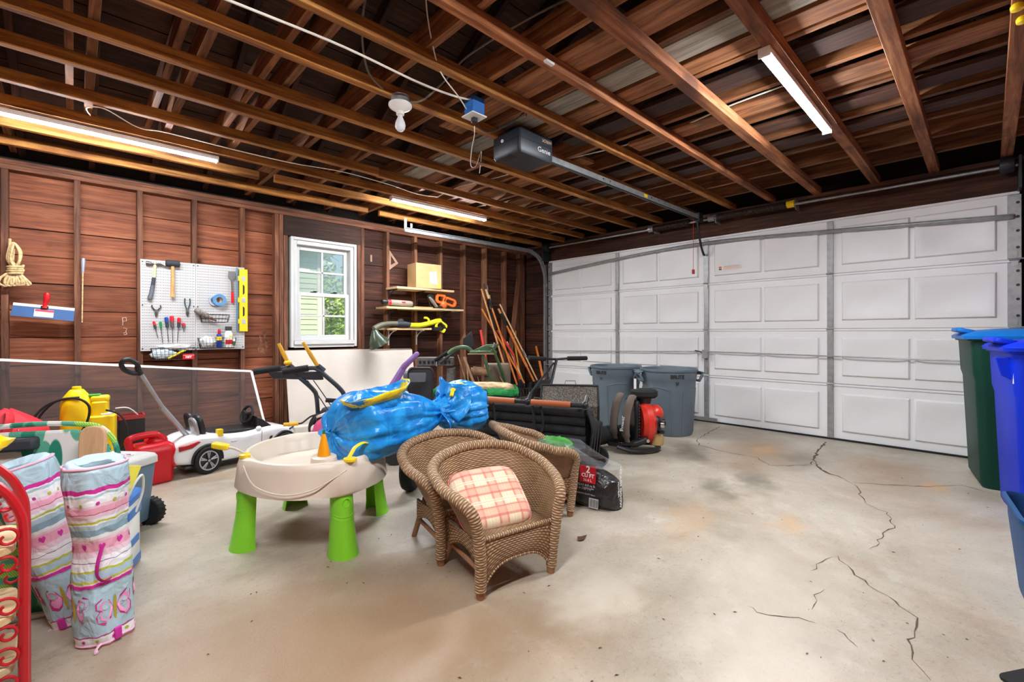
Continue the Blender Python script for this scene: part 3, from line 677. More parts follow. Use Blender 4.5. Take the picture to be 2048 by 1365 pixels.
for x in (.95, 1.05, 1.75, 1.9): G().cyl((x, -.016, .1), (x, -.02, .1), .007).build('rail_bolt', 'chrome', t)
G().bb(1.62, 1.68, -.0165, -.0155, .085, .115).build('rail_sticker', 'yellow_plastic', t)
G().bb(2.80, 2.90, -.025, .025, .05, .15).build('header_bracket', 'black_plastic', t, .004)
G().tube(spl([(2.80, -.0, .05), (2.83, -.0, -.06), (2.90, -.0, -.22), (2.96, 0, -.30), (2.985, 0, -.31)], 5), .013, 8).build('door_arm', 'black_plastic', t)
plain('cord_red', (190, 40, 36), .6)
G().cyl((2.74, .02, .07), (2.74, .02, -.50), .0022, n=6).build('release_cord', 'cord_red', t); G().bb(2.725, 2.755, .008, .032, -.55, -.50).build('release_handle', 'cord_red', t, .004)
# white clip on the side near the doorway: two small pale knobs on a strip
for z in (0, 1):
    tag(G().lathe([(.005, 0), (.02, .005), (.022, .02), (.016, .03)], 14).build('porcelain_insulator', 'yellow_plastic', None, loc=(2.82 + .13 * z, -.085 - .02 * z, 2.372)), 'small yellow insulator under the rightmost ceiling strip, ' + ('nearer the camera' if z == 0 else 'farther from the camera'), 'insulator')
# ================================================================== BACK WALL: HUNG TOOLS
def peg_mat():
    m, nt, b = _new('pegboard_steel'); L = nt.links
    tc = N(nt, 'ShaderNodeTexCoord'); sp = N(nt, 'ShaderNodeSeparateXYZ'); L.new(tc.outputs['Object'], sp.inputs[0])
    def fr(s, off):
        a = N(nt, 'ShaderNodeMath', operation='MULTIPLY_ADD'); a.inputs[1].default_value = 1 / .0254; a.inputs[2].default_value = off; L.new(s, a.inputs[0])
        f = N(nt, 'ShaderNodeMath', operation='FRACT'); L.new(a.outputs[0], f.inputs[0])
        d = N(nt, 'ShaderNodeMath', operation='SUBTRACT'); d.inputs[1].default_value = .5; L.new(f.outputs[0], d.inputs[0])
        q = N(nt, 'ShaderNodeMath', operation='ABSOLUTE'); L.new(d.outputs[0], q.inputs[0]); return q.outputs[0]
    def lt(s, v):
        a = N(nt, 'ShaderNodeMath', operation='LESS_THAN'); a.inputs[1].default_value = v; L.new(s, a.inputs[0]); return a.outputs[0]
    def op(o, a, c):
        n = N(nt, 'ShaderNodeMath', operation=o); L.new(a, n.inputs[0]); L.new(c, n.inputs[1]); return n.outputs[0]
    x, z = fr(sp.outputs[0], 0), fr(sp.outputs[2], 0)
    r2 = op('ADD', op('MULTIPLY', x, x), op('MULTIPLY', z, z)); dot = lt(r2, .017)
    slot = op('MULTIPLY', lt(fr(sp.outputs[0], .5), .05), lt(fr(sp.outputs[2], 0), .26))
    hole = op('MAXIMUM', dot, slot)
    mx = N(nt, 'ShaderNodeMix', data_type='RGBA'); L.new(hole, mx.inputs['Factor']); mx.inputs['A'].default_value = lin((192, 191, 190)); mx.inputs['B'].default_value = lin((58, 48, 46))
    L.new(mx.outputs['Result'], b.inputs['Base Color']); b.inputs['Roughness'].default_value = .45
peg_mat()
for x, lb in ((.635, 'left white metal pegboard panel with hammer and screwdrivers'), (1.047, 'right white metal pegboard panel beside the yellow level')):
    t = thing('pegboard', lb, 'pegboard', (x, 5.245, .885), group='metal pegboard panels')
    G().bb(-.204, .204, -.02, -.014, .0, .82).build('panel', 'pegboard_steel', t, .003); G().ring([(-.204, 0), (.204, 0), (.204, .82), (-.204, .82)], [(-.2, .004), (.2, .004), (.2, .816), (-.2, .816)], 0, .02, frame((0, 0, 0), (1, 0, 0), (0, 0, 1))).build('flange', 'white_steel', t)
    for px in (-.19, .19):
        for pz in (.02, .41, .80): G().cyl((px, -.02, pz), (px, -.024, pz), .006, n=10).build('screw', 'dark_steel', t)
PY = 5.224
plain('steel_grey', (120, 118, 116), .35, .8, var=.12); plain('grip_grey', (92, 96, 104), .6); plain('grip_dark', (50, 54, 62), .6); plain('fibre_yellow', (206, 208, 150), .5)
wood('handle_wood', (180, 118, 60), (206, 148, 84), (224, 172, 110), rnd=.05); plain('handle_ash', (208, 152, 92), .5, var=.12, scale=30)
plain('rubber_black', (44, 46, 52), .75)
# claw hammer
t = thing('claw_hammer', 'claw hammer with grey rubber grip on left pegboard', 'hammer', (.534, PY, 1.665))
g = G(); g.cyl((-.066, -.02, .008), (-.03, -.02, .004), .017, .016); g.tube(spl([(-.03, -.02, .004), (.0, -.02, 0), (.03, -.02, .004), (.055, -.02, -.003), (.082, -.02, -.02)], 4), [.012, .012, .012, .013, .014, .015, .015, .014, .014, .013, .012, .011, .010, .009, .007, .006, .004], 8, flat=.6); g.build('head', 'steel_grey', t, ang=60)
G().tube([(-.002, -.02, .01), (-.006, -.02, -.06), (-.012, -.02, -.14)], [.012, .011, .010], 10).build('shaft', 'fibre_yellow', t)
G().tube([(-.010, -.02, -.12), (-.018, -.02, -.19)], [.014, .016], 10).build('grip', 'grip_dark', t); G().tube([(-.018, -.02, -.19), (-.03, -.02, -.27), (-.041, -.02, -.315)], [.016, .017, .02], 10).build('grip_end', 'grip_grey', t)
# mallet
t = thing('rubber_mallet', 'black rubber mallet with wooden handle on pegboard', 'mallet', (.660, PY, 1.685))
G().tube([(-.052, -.03, 0), (-.048, -.03, 0), (.048, -.03, 0), (.052, -.03, 0)], [.026, .03, .03, .026], 18).build('head', 'rubber_black', t); G().tube([(0, -.03, .01), (.0, -.03, -.1), (-.002, -.03, -.25), (-.002, -.03, -.31)], [.014, .013, .015, .016], 12).build('handle', 'handle_ash', t)
# pliers
def pliers(label, loc, sp, L, jaw, mat):
    t = thing('pliers', label, 'pliers', loc, group='pliers on the pegboard')
    for s in (-1, 1):
        G().tube(spl([(s * .004, -.012, 0), (s * sp * .55, -.012, L * .3), (s * sp, -.012, L * .65), (s * sp * .9, -.012, L)], 4), .0055, 8).build('grip', mat, t)
        G().tube([(s * .007, -.012, .012), (-s * .006, -.012, -jaw * .35), (-s * .003, -.012, -jaw)], [.007, .008, .003], 8).build('jaw', 'steel_grey', t)
    G().cyl((0, -.006, 0), (0, -.02, 0), .009, n=12).build('pivot', 'steel_grey', t)
pliers('small long-nose pliers with black grips on pegboard', (.541, PY, 1.246), .032, .052, .055, 'grip_dark')
plain('grip_teal', (48, 78, 84), .55); pliers('side-cutting pliers with dark teal grips on pegboard', (.773, PY, 1.255), .021, .115, .05, 'grip_teal')
# screwdrivers
plain('drv_red', (206, 34, 46), .3); plain('drv_blue', (30, 72, 160), .3); plain('drv_green', (26, 140, 70), .3); plain('drv_grey', (98, 84, 82), .4)
for lb, x0, z0, x1, z1, hl, r, m1, m2 in [
    ('small red screwdriver, leftmost on pegboard', .522, 1.150, .553, 1.0, .068, .011, 'drv_red', 'grip_dark'), ('screwdriver with plain green handle on pegboard', .570, 1.147, .586, .955, .058, .011, 'drv_green', 'drv_green'),
    ('screwdriver with blue and black handle on pegboard', .613, 1.191, .630, .96, .095, .015, 'drv_blue', 'grip_dark'), ('largest screwdriver with red-topped grey handle on pegboard', .653, 1.203, .661, .955, .108, .017, 'drv_red', 'drv_grey'),
    ('screwdriver with red and black handle right of centre on pegboard', .710, 1.189, .695, .96, .095, .015, 'drv_red', 'grip_dark'), ('stubby red screwdriver, rightmost on pegboard', .742, 1.139, .744, 1.05, .05, .015, 'drv_red', 'drv_grey')]:
    t = thing('screwdriver', lb, 'screwdriver', (x0, PY, z0), group='screwdrivers on the pegboard'); d = V((x1 - x0, 0, z1 - z0)); L = d.length; d.normalize(); o = V((0, -.018, 0)); P = lambda k: o + d * k
    G().tube([P(0), P(.004), P(hl * .25), P(hl * .5)], [r * .5, r * .95, r, r * .92], 10).build('handle', m1, t); G().tube([P(hl * .48), P(hl * .75), P(hl * .95), P(hl)], [r * .95, r * .8, r * .85, r * .6], 10).build('ferrule', m2, t)
    G().tube([P(hl), P(L - .01), P(L)], [.003, .003, .002], 6).build('blade', 'steel_grey', t)
# tape rolls
plain('tape_blue', (70, 134, 190), .6, var=.05); plain('tape_pale', (168, 186, 206), .6); plain('core_brown', (150, 128, 110), .8)
def roll(label, loc, ro, ri, w, mat):
    t = thing('tape_roll', label, 'tape', loc, group='tape rolls on the pegboard'); c = lambda r: [(r * cos(2 * pi * i / 28), r * sin(2 * pi * i / 28)) for i in range(28)]
    F = frame((0, 0, 0), (1, 0, 0), (0, 0, 1)); G().ring(c(ro), c(ri + .006), 0, w, F).build('tape', mat, t); G().ring(c(ri + .006), c(ri), 0, w, F).build('core', 'core_brown', t)
roll('pale masking tape roll behind the blue tape on pegboard', (.995, PY, 1.36), .052, .034, .022, 'tape_pale')
roll('bright blue painter tape roll on pegboard hook', (1.026, PY - .024, 1.366), .057, .028, .03, 'tape_blue')
# basin scraper tool
t = thing('floor_scraper', 'scraper with wide steel blade and red handle on pegboard', 'scraper', (1.138, PY, 1.655))
G().prism([(-.03, 0), (.03, 0), (.033, -.06), (.012, -.09), (-.012, -.09), (-.033, -.06)], 0, .01, frame((0, -.01, 0), (1, 0, 0), (0, 0, 1))).build('blade', 'steel_grey', t, .002); G().tube([(0, -.015, -.085), (.004, -.015, -.21)], [.012, .009], 8).build('shaft', 'chrome', t)
G().tube([(.004, -.015, -.2), (.005, -.015, -.3), (.005, -.015, -.315)], [.012, .013, .009], 10).build('handle', 'drv_red', t)
# levels
plain('level_yellow', (244, 206, 22), .4); plain('vial_grey', (176, 176, 170), .3)
t = thing('spirit_level', 'yellow box spirit level hanging upright beside pegboard', 'level', (1.237, 5.20, 1.06))
G().bb(-.036, .036, -.012, .012, 0, .625).build('body', 'level_yellow', t, .003)
for z in (.10, .315, .53): G().bb(-.02, .02, -.0135, .0135, z - .028, z + .028).build('vial', 'vial_grey', t, .006); G().bb(-.048, -.034, -.01, .012, z - .025, z + .025).build('vial_tab', 'level_yellow', t, .004)
for z in (.20, .42): G().prism([(p * .008, q) for p, q in ((-1, -.05), (.3, -.045), (1, -.03), (1, .03), (.3, .045), (-1, .05))], 0, .026, frame((.0, .013, z), (1, 0, 0), (0, 0, 1))).build('hand_hole', 'black_plastic', t)
plain('level_blue', (96, 130, 156), .4)
tag(G().bb(-.008, .008, -.01, .004, 0, .64).build('straight_edge', 'level_blue', None, .002, loc=(1.185, 5.215, 1.058)), 'narrow blue-grey straight edge hung left of the yellow level', 'straight edge')
# wire baskets
def basket(label, xc, zc, w, h, d=.09, y=PY - .003):
    t = thing('wire_basket', label, 'basket', (xc, y, zc), group='black wire baskets on the pegboard'); g = G(); k = 1 - .12
    for z, s in ((0, k), (h * .5, (1 + k) / 2), (h, 1)): g.tube([(-w / 2 * s, 0, z), (w / 2 * s, 0, z), (w / 2 * s, -d * s, z), (-w / 2 * s, -d * s, z)], .0018, 5, closed=True)
    g.build('rim_wires', 'black_plastic', t); g = G(); n = max(5, int(w / .028))
    for i in range(n + 1):
        a = -.5 + i / n; g.tube([(w * a, -d, h), (w * a * k, -d * k, 0), (w * a * k, 0, 0)], .0015, 5)
    for i in range(1, 4):
        for s in (-1, 1): g.tube([(s * w / 2, -d * i / 4, h), (s * w / 2 * k, -d * k * i / 4, 0)], .0015, 5)
    g.build('grid_wires', 'black_plastic', t); return t
basket('small shallow wire basket holding the bench brush', .985, 1.150, .24, .072)
basket('lower right wire basket holding spray can and bottle', 1.005, .900, .31, .095)
basket('wide wire basket hanging below the left pegboard', .665, .802, .335, .105, .1)
# bench brush
plain('bristle_grey', (136, 128, 122), .95, var=.25, scale=60, bump=.6, bscale=120); plain('brush_wood', (128, 84, 66), .6)
t = thing('bench_brush', 'grey bristle hand brush lying across small basket', 'brush', (.87, PY - .045, 1.24))
d = V((.5, 0, -.3)).normalized(); g = G(); g.tube([d * -.05, d * -.03, d * .06, d * .09], [.02, .028, .026, .014], 12); g.build('bristles', 'bristle_grey', t); G().tube([d * .07, d * .13, d * .155], [.014, .012, .006], 10).build('handle', 'brush_wood', t)
# basket contents
plain('bag_white', (226, 228, 230), .3, var=.06); plain('bag_clear', (196, 208, 214), .2, var=.15, scale=25); plain('can_blue', (24, 56, 150), .3); plain('cap_dark', (52, 54, 52), .5); plain('hardware_blue', (110, 134, 170), .35, var=.3, scale=40); plain('label_green', (70, 120, 70), .4)
def lump(g, c, r, amp=.25, seed=0, n=18, m=12):
    c = V(c); r = V(r); rings = []
    for i in range(1, m):
        a = -pi / 2 + pi * i / m; ring = []
        for j in range(n):
            p = V((cos(a) * cos(2 * pi * j / n), cos(a) * sin(2 * pi * j / n), sin(a))); k = 1 + amp * NZ.noise(p * 2.1 + V((seed, seed * 1.7, 0)))+ amp * .5 * NZ.noise(p * 5 + V((seed, 0, 3)))
            ring.append(c + V((p.x * r.x, p.y * r.y, p.z * r.z)) * k)
        rings.append(ring)
    return g.loft(rings)
tag(lump(G(), (0, 0, .05), (.065, .035, .05), .3, 3).build('plastic_bag', 'bag_white', None, loc=(.925, PY - .05, .91)), 'crumpled white plastic bag in lower right wire basket', 'bag', None)
tag(lump(G(), (0, 0, .045), (.09, .035, .045), .3, 5).build('plastic_bag', 'bag_clear', None, loc=(.585, PY - .05, .81)), 'clear bag of blue fasteners at left of wide wire basket', 'bag')
tag(lump(G(), (0, 0, .03), (.12, .03, .022), .35, 9).build('plastic_bag', 'bag_white', None, loc=(.66, PY - .05, .89)), 'flat clear bag lying on top of wide wire basket', 'bag')
t = thing('spray_can', 'blue spray can with red cap in lower right basket', 'can', (1.022, PY - .05, .904)); G().lathe([(.02, 0), (.022, .004), (.022, .12), (.016, .132), (.012, .135)], 18).build('can', 'can_blue', t); G().lathe([(.011, .134), (.013, .138), (.013, .165), (.009, .178)], 14).build('cap', 'red_plastic', t); G().lathe([(.0225, .07), (.0225, .105)], 18).build('can_band', 'level_yellow', t)
t = thing('bottle', 'white bottle with black cap in lower right basket', 'bottle', (1.10, PY - .05, .904)); g = G(); pr = rrect(.065, .04, .012); g.loft([[V((x * s, y * s, z)) for x, y in pr] for z, s in ((0, .9), (.006, 1), (.135, 1), (.155, .7), (.165, .6))]); g.build('body', 'white_plastic', t); G().bb(-.028, .028, -.018, .018, .165, .205).build('cap', 'cap_dark', t, .004)
G().bb(-.03, .03, -.0208, -.0198, .03, .075).build('label_print', 'drv_red', t); G().bb(.0, .03, -.0209, -.0199, .10, .115).build('label_print', 'level_yellow', t)
t = thing('bottle', 'small green-label bottle at right of lower basket', 'bottle', (1.145, PY - .045, .904)); G().lathe([(.014, 0), (.015, .07), (.009, .085), (.009, .1)], 14).build('body', 'white_plastic', t); G().lathe([(.0155, .015), (.0155, .06)], 14).build('label_print', 'label_green', t)
t = thing('drywall_saw', 'yellow handled cutter slanting in wide wire basket', 'cutter', (.62, PY - .06, .815)); G().tube(spl([(0, 0, 0), (.05, 0, .025), (.10, 0, .055), (.135, 0, .068)], 4), [.022, .022, .02, .018, .018, .018, .019, .02, .02, .018, .015, .011, .006], 10, flat=.5).build('handle', 'level_yellow', t)
t = thing('fastener_box', 'small red fastener box at right of wide basket', 'box', (.768, PY - .1, .802)); G().bb(-.044, .044, -.008, .03, 0, .048).build('carton', 'red_plastic', t, .001)
text('box_text', 'HST', .026, 'white_plastic', t, frame((0, -.0086, .02), (1, 0, 0), (0, 0, 1)), bold=.001); G().bb(-.044, .044, -.0086, -.0078, .036, .038).build('box_stripe', 'white_plastic', t)
tag(lump(G(), (0, 0, .02), (.03, .02, .02), .2, 12).build('hardware_bag', 'hardware_blue', None, loc=(.72, PY - .045, .875)), 'little bag of parts on top right of wide basket', 'bag')
# coil of rope on the left stud
t = thing('rope_coil', 'coil of cream rope hanging on leftmost stud', 'rope', (-.33, 5.20, 1.76)); r = .0085
def loop(w, z0, z1, y, ph, zt=0): return spl([(ph, y, z0), (ph + w, y - .01, z0 - .06), (ph + w * .9, y - .012, z0 - .13 + zt), (ph + w * .25, y, z1 + .02), (ph - w * .1, y, z1), (ph - w * .5, y, z1 + .03), (ph - w * .95, y + .004, z0 - .12), (ph - w * .6, y, z0 - .03)], 5, True)
for i in range(4): G().tube(loop(.036 - .006 * i, -.02 - .006 * i, -.215, -.012 - .012 * (i % 3), .004 * i), r, 8, closed=True).build('upper_loop', 'rope_cream', t)
for i in range(4):
    z = -.195 - .017 * i; G().tube([(.008 + (.042 - .004 * (i % 2)) * cos(a), -.018 + .034 * sin(a), z + .006 * cos(a) - .0006 * k) for k, a in enumerate([2 * pi * j / 20 for j in range(20)])], r, 8, closed=True).build('binding_wrap', 'rope_cream', t)
for i in range(5):
    q = -.04 + .02 * i; G().tube(spl([(.0 + q * .3, -.02, -.24), (q * 1.3 - .012, -.03, -.29), (q * 1.5 - .016, -.022, -.335), (q * 1.2 + .006, -.016, -.355 + .004 * i), (q * 1.5 + .028, -.025, -.33), (q + .02, -.03, -.29), (q * .4 + .006, -.02, -.24)], 5), r, 8).build('lower_loop', 'rope_cream', t)
G().tube(spl([(.03, -.03, -.25), (.06, -.03, -.3), (.075, -.03, -.345)], 4), r, 8).build('tail', 'rope_cream', t); G().tube([(-.022, -.015, -.05), (-.02, -.012, .01)], r, 8).build('hang_end', 'rope_cream', t)
# taping knife
plain('knife_blue', (62, 100, 150), .3, .3, var=.08); plain('label_red', (204, 70, 90), .5); plain('label_paper', (206, 200, 192), .6)
t = thing('taping_knife', 'wide drywall taping knife with red handle and blue blade', 'knife', (-.165, 5.20, 1.245)); d = math.atan2(-.033, .339)
t.rotation_euler = (0, -d, 0)
G().bb(-.172, .172, -.004, .004, 0, .022).build('spine', 'white_plastic', t, .001); G().add([(-.172, -.002, .0), (.172, -.002, 0), (.176, -.006, -.085), (-.178, -.006, -.08), (-.172, .0, .0), (.172, .0, 0), (.176, -.004, -.085), (-.178, -.004, -.08)], [(0, 1, 2, 3), (4, 5, 6, 7), (0, 1, 5, 4), (2, 3, 7, 6), (1, 2, 6, 5), (0, 3, 7, 4)]).build('blade', 'knife_blue', t)
G().tube(spl([(0, -.012, 0), (.0, -.014, .03), (.004, -.014, .07), (.004, -.014, .11), (.006, -.012, .125)], 3), [.018, .015, .013, .013, .014, .016, .018, .019, .019, .018, .016, .013, .006], 10, flat=.7).build('handle', 'red_plastic', t); G().bb(-.022, .022, -.016, -.004, -.008, .018).build('ferrule', 'black_plastic', t, .004)
lbp = G().add([(-.055, -.006, -.012), (.055, -.006, -.012), (.055, -.0085, -.072), (-.055, -.0085, -.072)], [(0, 1, 2, 3)]).build('paper_label', 'label_paper', t); G().add([(-.05, -.0072, -.014), (.055, -.0072, -.014), (.055, -.0078, -.03), (-.05, -.0078, -.03)], [(0, 1, 2, 3)]).build('label_band', 'label_red', lbp)
# long steel / sharpening rod hung beside the stud
t = thing('caulk_rod', 'long thin pale rod with grey tapered handle beside stud', 'rod', (.06, 5.225, 1.665)); G().tube([(0, -.012, .004), (0, -.012, -.02), (-.003, -.012, -.12)], [.010, .0125, .007], 10).build('handle', 'grip_grey2' if 'grip_grey2' in MATS else plain('grip_grey2', (150, 160, 176), .4), t); G().tube([(-.003, -.012, -.11), (-.008, -.012, -.53)], .0045, 8).build('rod', 'rope_cream', t)
# insect screen leaning on the wall
m, nt, b = _new('screen_mesh'); L = nt.links; b.inputs['Base Color'].default_value = lin((86, 78, 76)); b.inputs['Roughness'].default_value = .7; b.inputs['Alpha'].default_value = .42
t = thing('insect_screen', 'large white framed insect screen leaning on back wall', 'screen', (.43, 5.02, 0))
sl_ = [V((-1.35, .165, .90)), V((.87, .15, .655)), V((.975, .0, .02)), V((-1.35, -.05, .02))]
u = (sl_[1] - sl_[0]).normalized()
def bar(name, a, b2, w): 
    a, b2 = V(a), V(b2); return plank(name, a, b2, w, .012, 'white_plastic', t, up=(0, -1, .25))
bar('frame_bar', sl_[0], sl_[1], .022); bar('frame_bar', sl_[1], sl_[2], .022); bar('frame_bar', sl_[3], sl_[2], .022); bar('frame_bar', sl_[0], sl_[3], .022)
G().add(sl_, [(0, 1, 2, 3)]).build('mesh_panel', 'screen_mesh', t)
# white sheet material under the window
plain('sheet_white', (214, 204, 194), .6, var=.04, scale=3)
t = G().prism([(0, 0), (1.55, 0), (1.55, .80), (1.53, .815), (0, .83)], 0, .014, frame((0, 0, 0), (1, 0, 0), (0, .17, .985))).build('hardboard_sheet', 'sheet_white', None, .002, loc=(1.63, 5.07, .035)); tag(t, 'white hardboard sheet leaning on wall under the window', 'board')
plain('curb_white', (206, 200, 190), .8)
tag(plank('timber_offcut', (1.62, 4.93, .04), (3.0, 4.93, .04), .12, .08, 'curb_white', None), 'pale length of timber on floor in front of white sheet', 'timber')
# ---- shelves
def shelf(label, x0, x1, z, d, brk, mt, skew=0):
    t = thing('wall_shelf', label, 'shelf', ((x0 + x1) / 2, SF, z), group='wall shelves right of the window'); L = x1 - x0
    plank('shelf_board', (-L / 2, -d / 2, -.014), (L / 2, -d / 2, -.014), d, .026, 'shelf_pine', t)
    for bx in brk:
        x = bx - (x0 + x1) / 2; g = G(); g.tube(spl([(x, -.006, -.22), (x, -.008, -.1), (x, -.008, -.034)], 3), .009, 6, flat=.6); g.tube([(x, -.008, -.033), (x, -d * .8, -.033)], .008, 6); g.tube(spl([(x, -.01, -.13), (x, -d * .25, -.075), (x, -d * .65, -.036)], 4), .006, 6); g.build('bracket', mt, t)
shelf('top pine wall shelf carrying a cardboard box', 2.84, 3.70, 1.612, .27, (2.87, 3.275), 'black_plastic')
shelf('middle pine wall shelf carrying an orange power saw', 2.70, 3.86, 1.362, .27, (2.87, 3.68), 'black_plastic')
shelf('lowest pine wall shelf carrying a yellow trimmer', 2.72, 3.36, 1.105, .24, (2.87, 3.275), 'white_plastic')
plain('cardboard', (196, 156, 106), .85, var=.08, scale=5); plain('cardboard_dark', (128, 98, 64), .85)
t = thing('cardboard_box', 'closed cardboard box with white label on top shelf', 'box', (3.30, 5.085, 1.612), R_(-3)); G().bb(-.185, .185, -.115, .115, 0, .315).build('carton', 'cardboard', t, .004); G().bb(-.186, .186, -.012, .012, .313, .3165).build('tape_seam', 'cardboard_dark', t)
G().add([(.02, -.1165, .07), (.125, -.1165, .06), (.105, -.1165, .22), (.005, -.1165, .21)], [(0, 1, 2, 3)]).build('shipping_label', 'white_plastic', t); plain('sticker_yellow', (226, 178, 60), .6); G().add([(.125, -.1167, .02), (.18, -.1167, .02), (.18, -.1167, .06), (.125, -.1167, .06)], [(0, 1, 2, 3)]).build('sticker_print', 'sticker_yellow', t)
plain('foam_grey', (150, 144, 132), .6)
t = thing('heat_gun_tube', 'grey cylindrical power tool lying on middle shelf', 'tool', (2.68, 5.05, 1.415)); G().tube([(.06, 0, .0), (.09, 0, .0), (.38, 0, -.006), (.41, 0, -.008)], [.03, .036, .036, .03], 16).build('barrel', 'foam_grey', t); G().tube([(0, 0, .0), (.02, 0, .002), (.07, 0, 0)], [.03, .038, .032], 12).build('end_cap', 'black_plastic', t); G().tube([(.075, 0, 0), (.11, 0, 0)], [.037, .037], 14).build('red_collar', 'drv_red', t); G().bb(.25, .30, -.0365, -.03, -.006, .012).build('logo_print', 'drv_red', t)
plain('saw_orange', (230, 104, 40), .4)
t = thing('electric_chainsaw', 'orange and black electric chainsaw on middle shelf', 'chainsaw', (3.55, 5.05, 1.362))
g = G(); g.ball((.02, 0, .055), (.06, .05, .055), 14, 9); g.build('motor_body', 'saw_orange', t)
g = G(); g.ring(rrect(.15, .13, .03), rrect(.085, .06, .02), -.018, .018, frame((-.03, -.01, .13), (1, 0, -.1), (.1, 0, 1))); g.build('front_handle', 'saw_orange', t, .004)
g = G(); g.ring(rrect(.21, .11, .05), rrect(.14, .05, .024), -.018, .018, frame((.12, -.01, .095), (1, 0, -.25), (.25, 0, 1))); g.build('rear_handle', 'saw_orange', t, .004)
g = G(); g.prism([(0, 0), (.10, 0), (.03, .16), (-.02, .18), (-.06, .15)], -.012, .012, frame((-.18, -.01, .005), (1, 0, 0), (0, 0, 1))); g.build('hand_guard', 'black_plastic', t, .004); G().tube([(-.13, -.06, .02), (-.20, -.06, .10), (-.235, -.06, .14)], [.03, .035, .02], 10, flat=.5).build('grey_guard', 'foam_grey', t)
G().bb(-.2, .0, -.03, .02, 0, .035).build('guard_base', 'black_plastic', t, .006); G().tube(spl([(.08, -.06, .012), (.16, -.08, .01), (.22, -.06, .02), (.28, -.05, .02)], 4), .007, 8).build('power_cord', 'black_rubber', t)
tag(plank('wooden_dowel', (3.08, 4.99, 1.368), (3.36, 4.985, 1.368), .012, .012, 'handle_wood', None), 'thin orange-brown stick lying on middle shelf', 'stick')
plain('trimmer_yellow', (226, 222, 34), .4); plain('tube_olive', (104, 100, 84), .5); m, nt, b = _new('smoked_guard'); b.inputs['Base Color'].default_value = lin((70, 84, 66)); b.inputs['Roughness'].default_value = .25; b.inputs['Transmission Weight'].default_value = .35
t = thing('string_trimmer', 'yellow string trimmer with curved grey tube on lowest shelf', 'trimmer', (2.9, 5.03, 1.118))
G().tube(spl([(-.36, -.05, -.03), (-.28, -.04, .01), (-.16, -.03, .035), (.0, -.02, .035), (.1, -.02, .03)], 5), [.034] * 8 + [.03] * 8 + [.028] * 5, 12).build('curved_tube', 'tube_olive', t); g = G(); rings = []
for k, (cx, cz, rr_) in enumerate(((-.36, -.04, .03), (-.35, -.10, .06), (-.32, -.17, .10), (-.29, -.21, .12))):
    rings.append([V((cx + rr_ * cos(a) * .9, -.05 + rr_ * sin(a), cz + rr_ * cos(a) * .55)) for a in [2 * pi * j / 16 for j in range(16)]])
g.loft(rings, cap=False); g.build('debris_guard', 'smoked_guard', t)
G().tube([(-.1, -.02, .035), (.0, -.02, .035), (.14, -.02, .025)], [.022, .04, .03], 12).build('motor_sleeve', 'grip_dark', t); G().prism([(0, 0), (.06, .06), (.09, .05), (.1, 0)], -.03, .03, frame((-.06, -.02, .04), (1, 0, 0), (0, 0, 1))).build('sleeve_fin', 'grip_dark', t, .006)
G().tube(spl([(.13, -.02, .02), (.28, -.02, .02), (.40, -.02, .04), (.52, -.02, .07), (.60, -.02, .08)], 4), [.03] * 6 + [.032] * 6 + [.034] * 4 + [.03], 12).build('shaft_housing', 'trimmer_yellow', t); G().tube(spl([(.40, -.03, .05), (.41, -.03, .09), (.38, -.03, .115), (.34, -.03, .115)], 4), .014, 8).build('assist_handle', 'trimmer_yellow', t)
g = G(); g.ring(rrect(.17, .13, .03), rrect(.12, .075, .02), -.015, .015, frame((.60, -.03, .01), (1, 0, -.6), (.6, 0, 1))); g.build('rear_grip', 'trimmer_yellow', t, .005); G().tube([(.56, -.03, .08), (.68, -.03, -.03)], [.02, .018], 10).build('grip_pad', 'black_plastic', t); G().bb(.48, .60, -.07, .0, -.05, .0).build('battery_pack', 'black_plastic', t, .008)
# small triangle of pale wood and a hook on the boards
plain('pale_wood', (168, 132, 108), .7)
F = frame((2.93, YS - .011, 1.85), (1, 0, 0), (0, 0, 1)); tag(G().ring([(0, 0), (.0, .26), (.13, .1)], [(.022, .065), (.022, .19), (.085, .105)], 0, .01, F).build('set_square', 'pale_wood', None), 'pale triangular set square hung on wall above shelves', 'set square')
tag(G().bb(-.012, .012, -.012, 0, 0, .085).build('wood_cleat', 'pale_wood', None, .002, loc=(2.68, YS - .011, 1.93)), 'tiny pale wooden cleat on wall right of window', 'cleat')
# ---- long tools leaning in the corner
plain('ash_pole', (196, 138, 84), .55, var=.12, scale=20); plain('orange_pole', (206, 116, 48), .5, var=.1, scale=20); plain('pale_pole', (214, 176, 126), .55, var=.1, scale=20); plain('grip_red', (200, 52, 50), .5); plain('grip_yellow', (222, 164, 44), .5)
def pole(name, label, a, b2, r, mat, ends=()):
    a, b2 = V(a), V(b2); t = thing(name, label, 'garden tool', (a.x, a.y, 0), group='long-handled tools leaning in the corner'); o = V((a.x, a.y, 0)); d = (b2 - a)
    G().tube([a - o, b2 - o], r, 10).build('handle', mat, t)
    for nm, f0, f1, rr_, m_ in ends: G().tube([a - o + d * f0, a - o + d * f1], rr_, 10).build(nm, m_, t)
    return t
def fork(t, at, d=(0, -.1, 0), n=4, w=.16):
    g = G(); at = V(at)
    g.tube([at, at + V((0, 0, -.08))], .012, 8); g.tube([at + V((-w / 2, 0, -.08)), at + V((w / 2, 0, -.08))], .008, 8)
    for i in range(n): x = -w / 2 + w * i / (n - 1); g.tube([at + V((x, 0, -.08)), at + V((x, -.03, -.28))], [.007, .003], 6)
    g.build('tines', 'dark_steel', t)
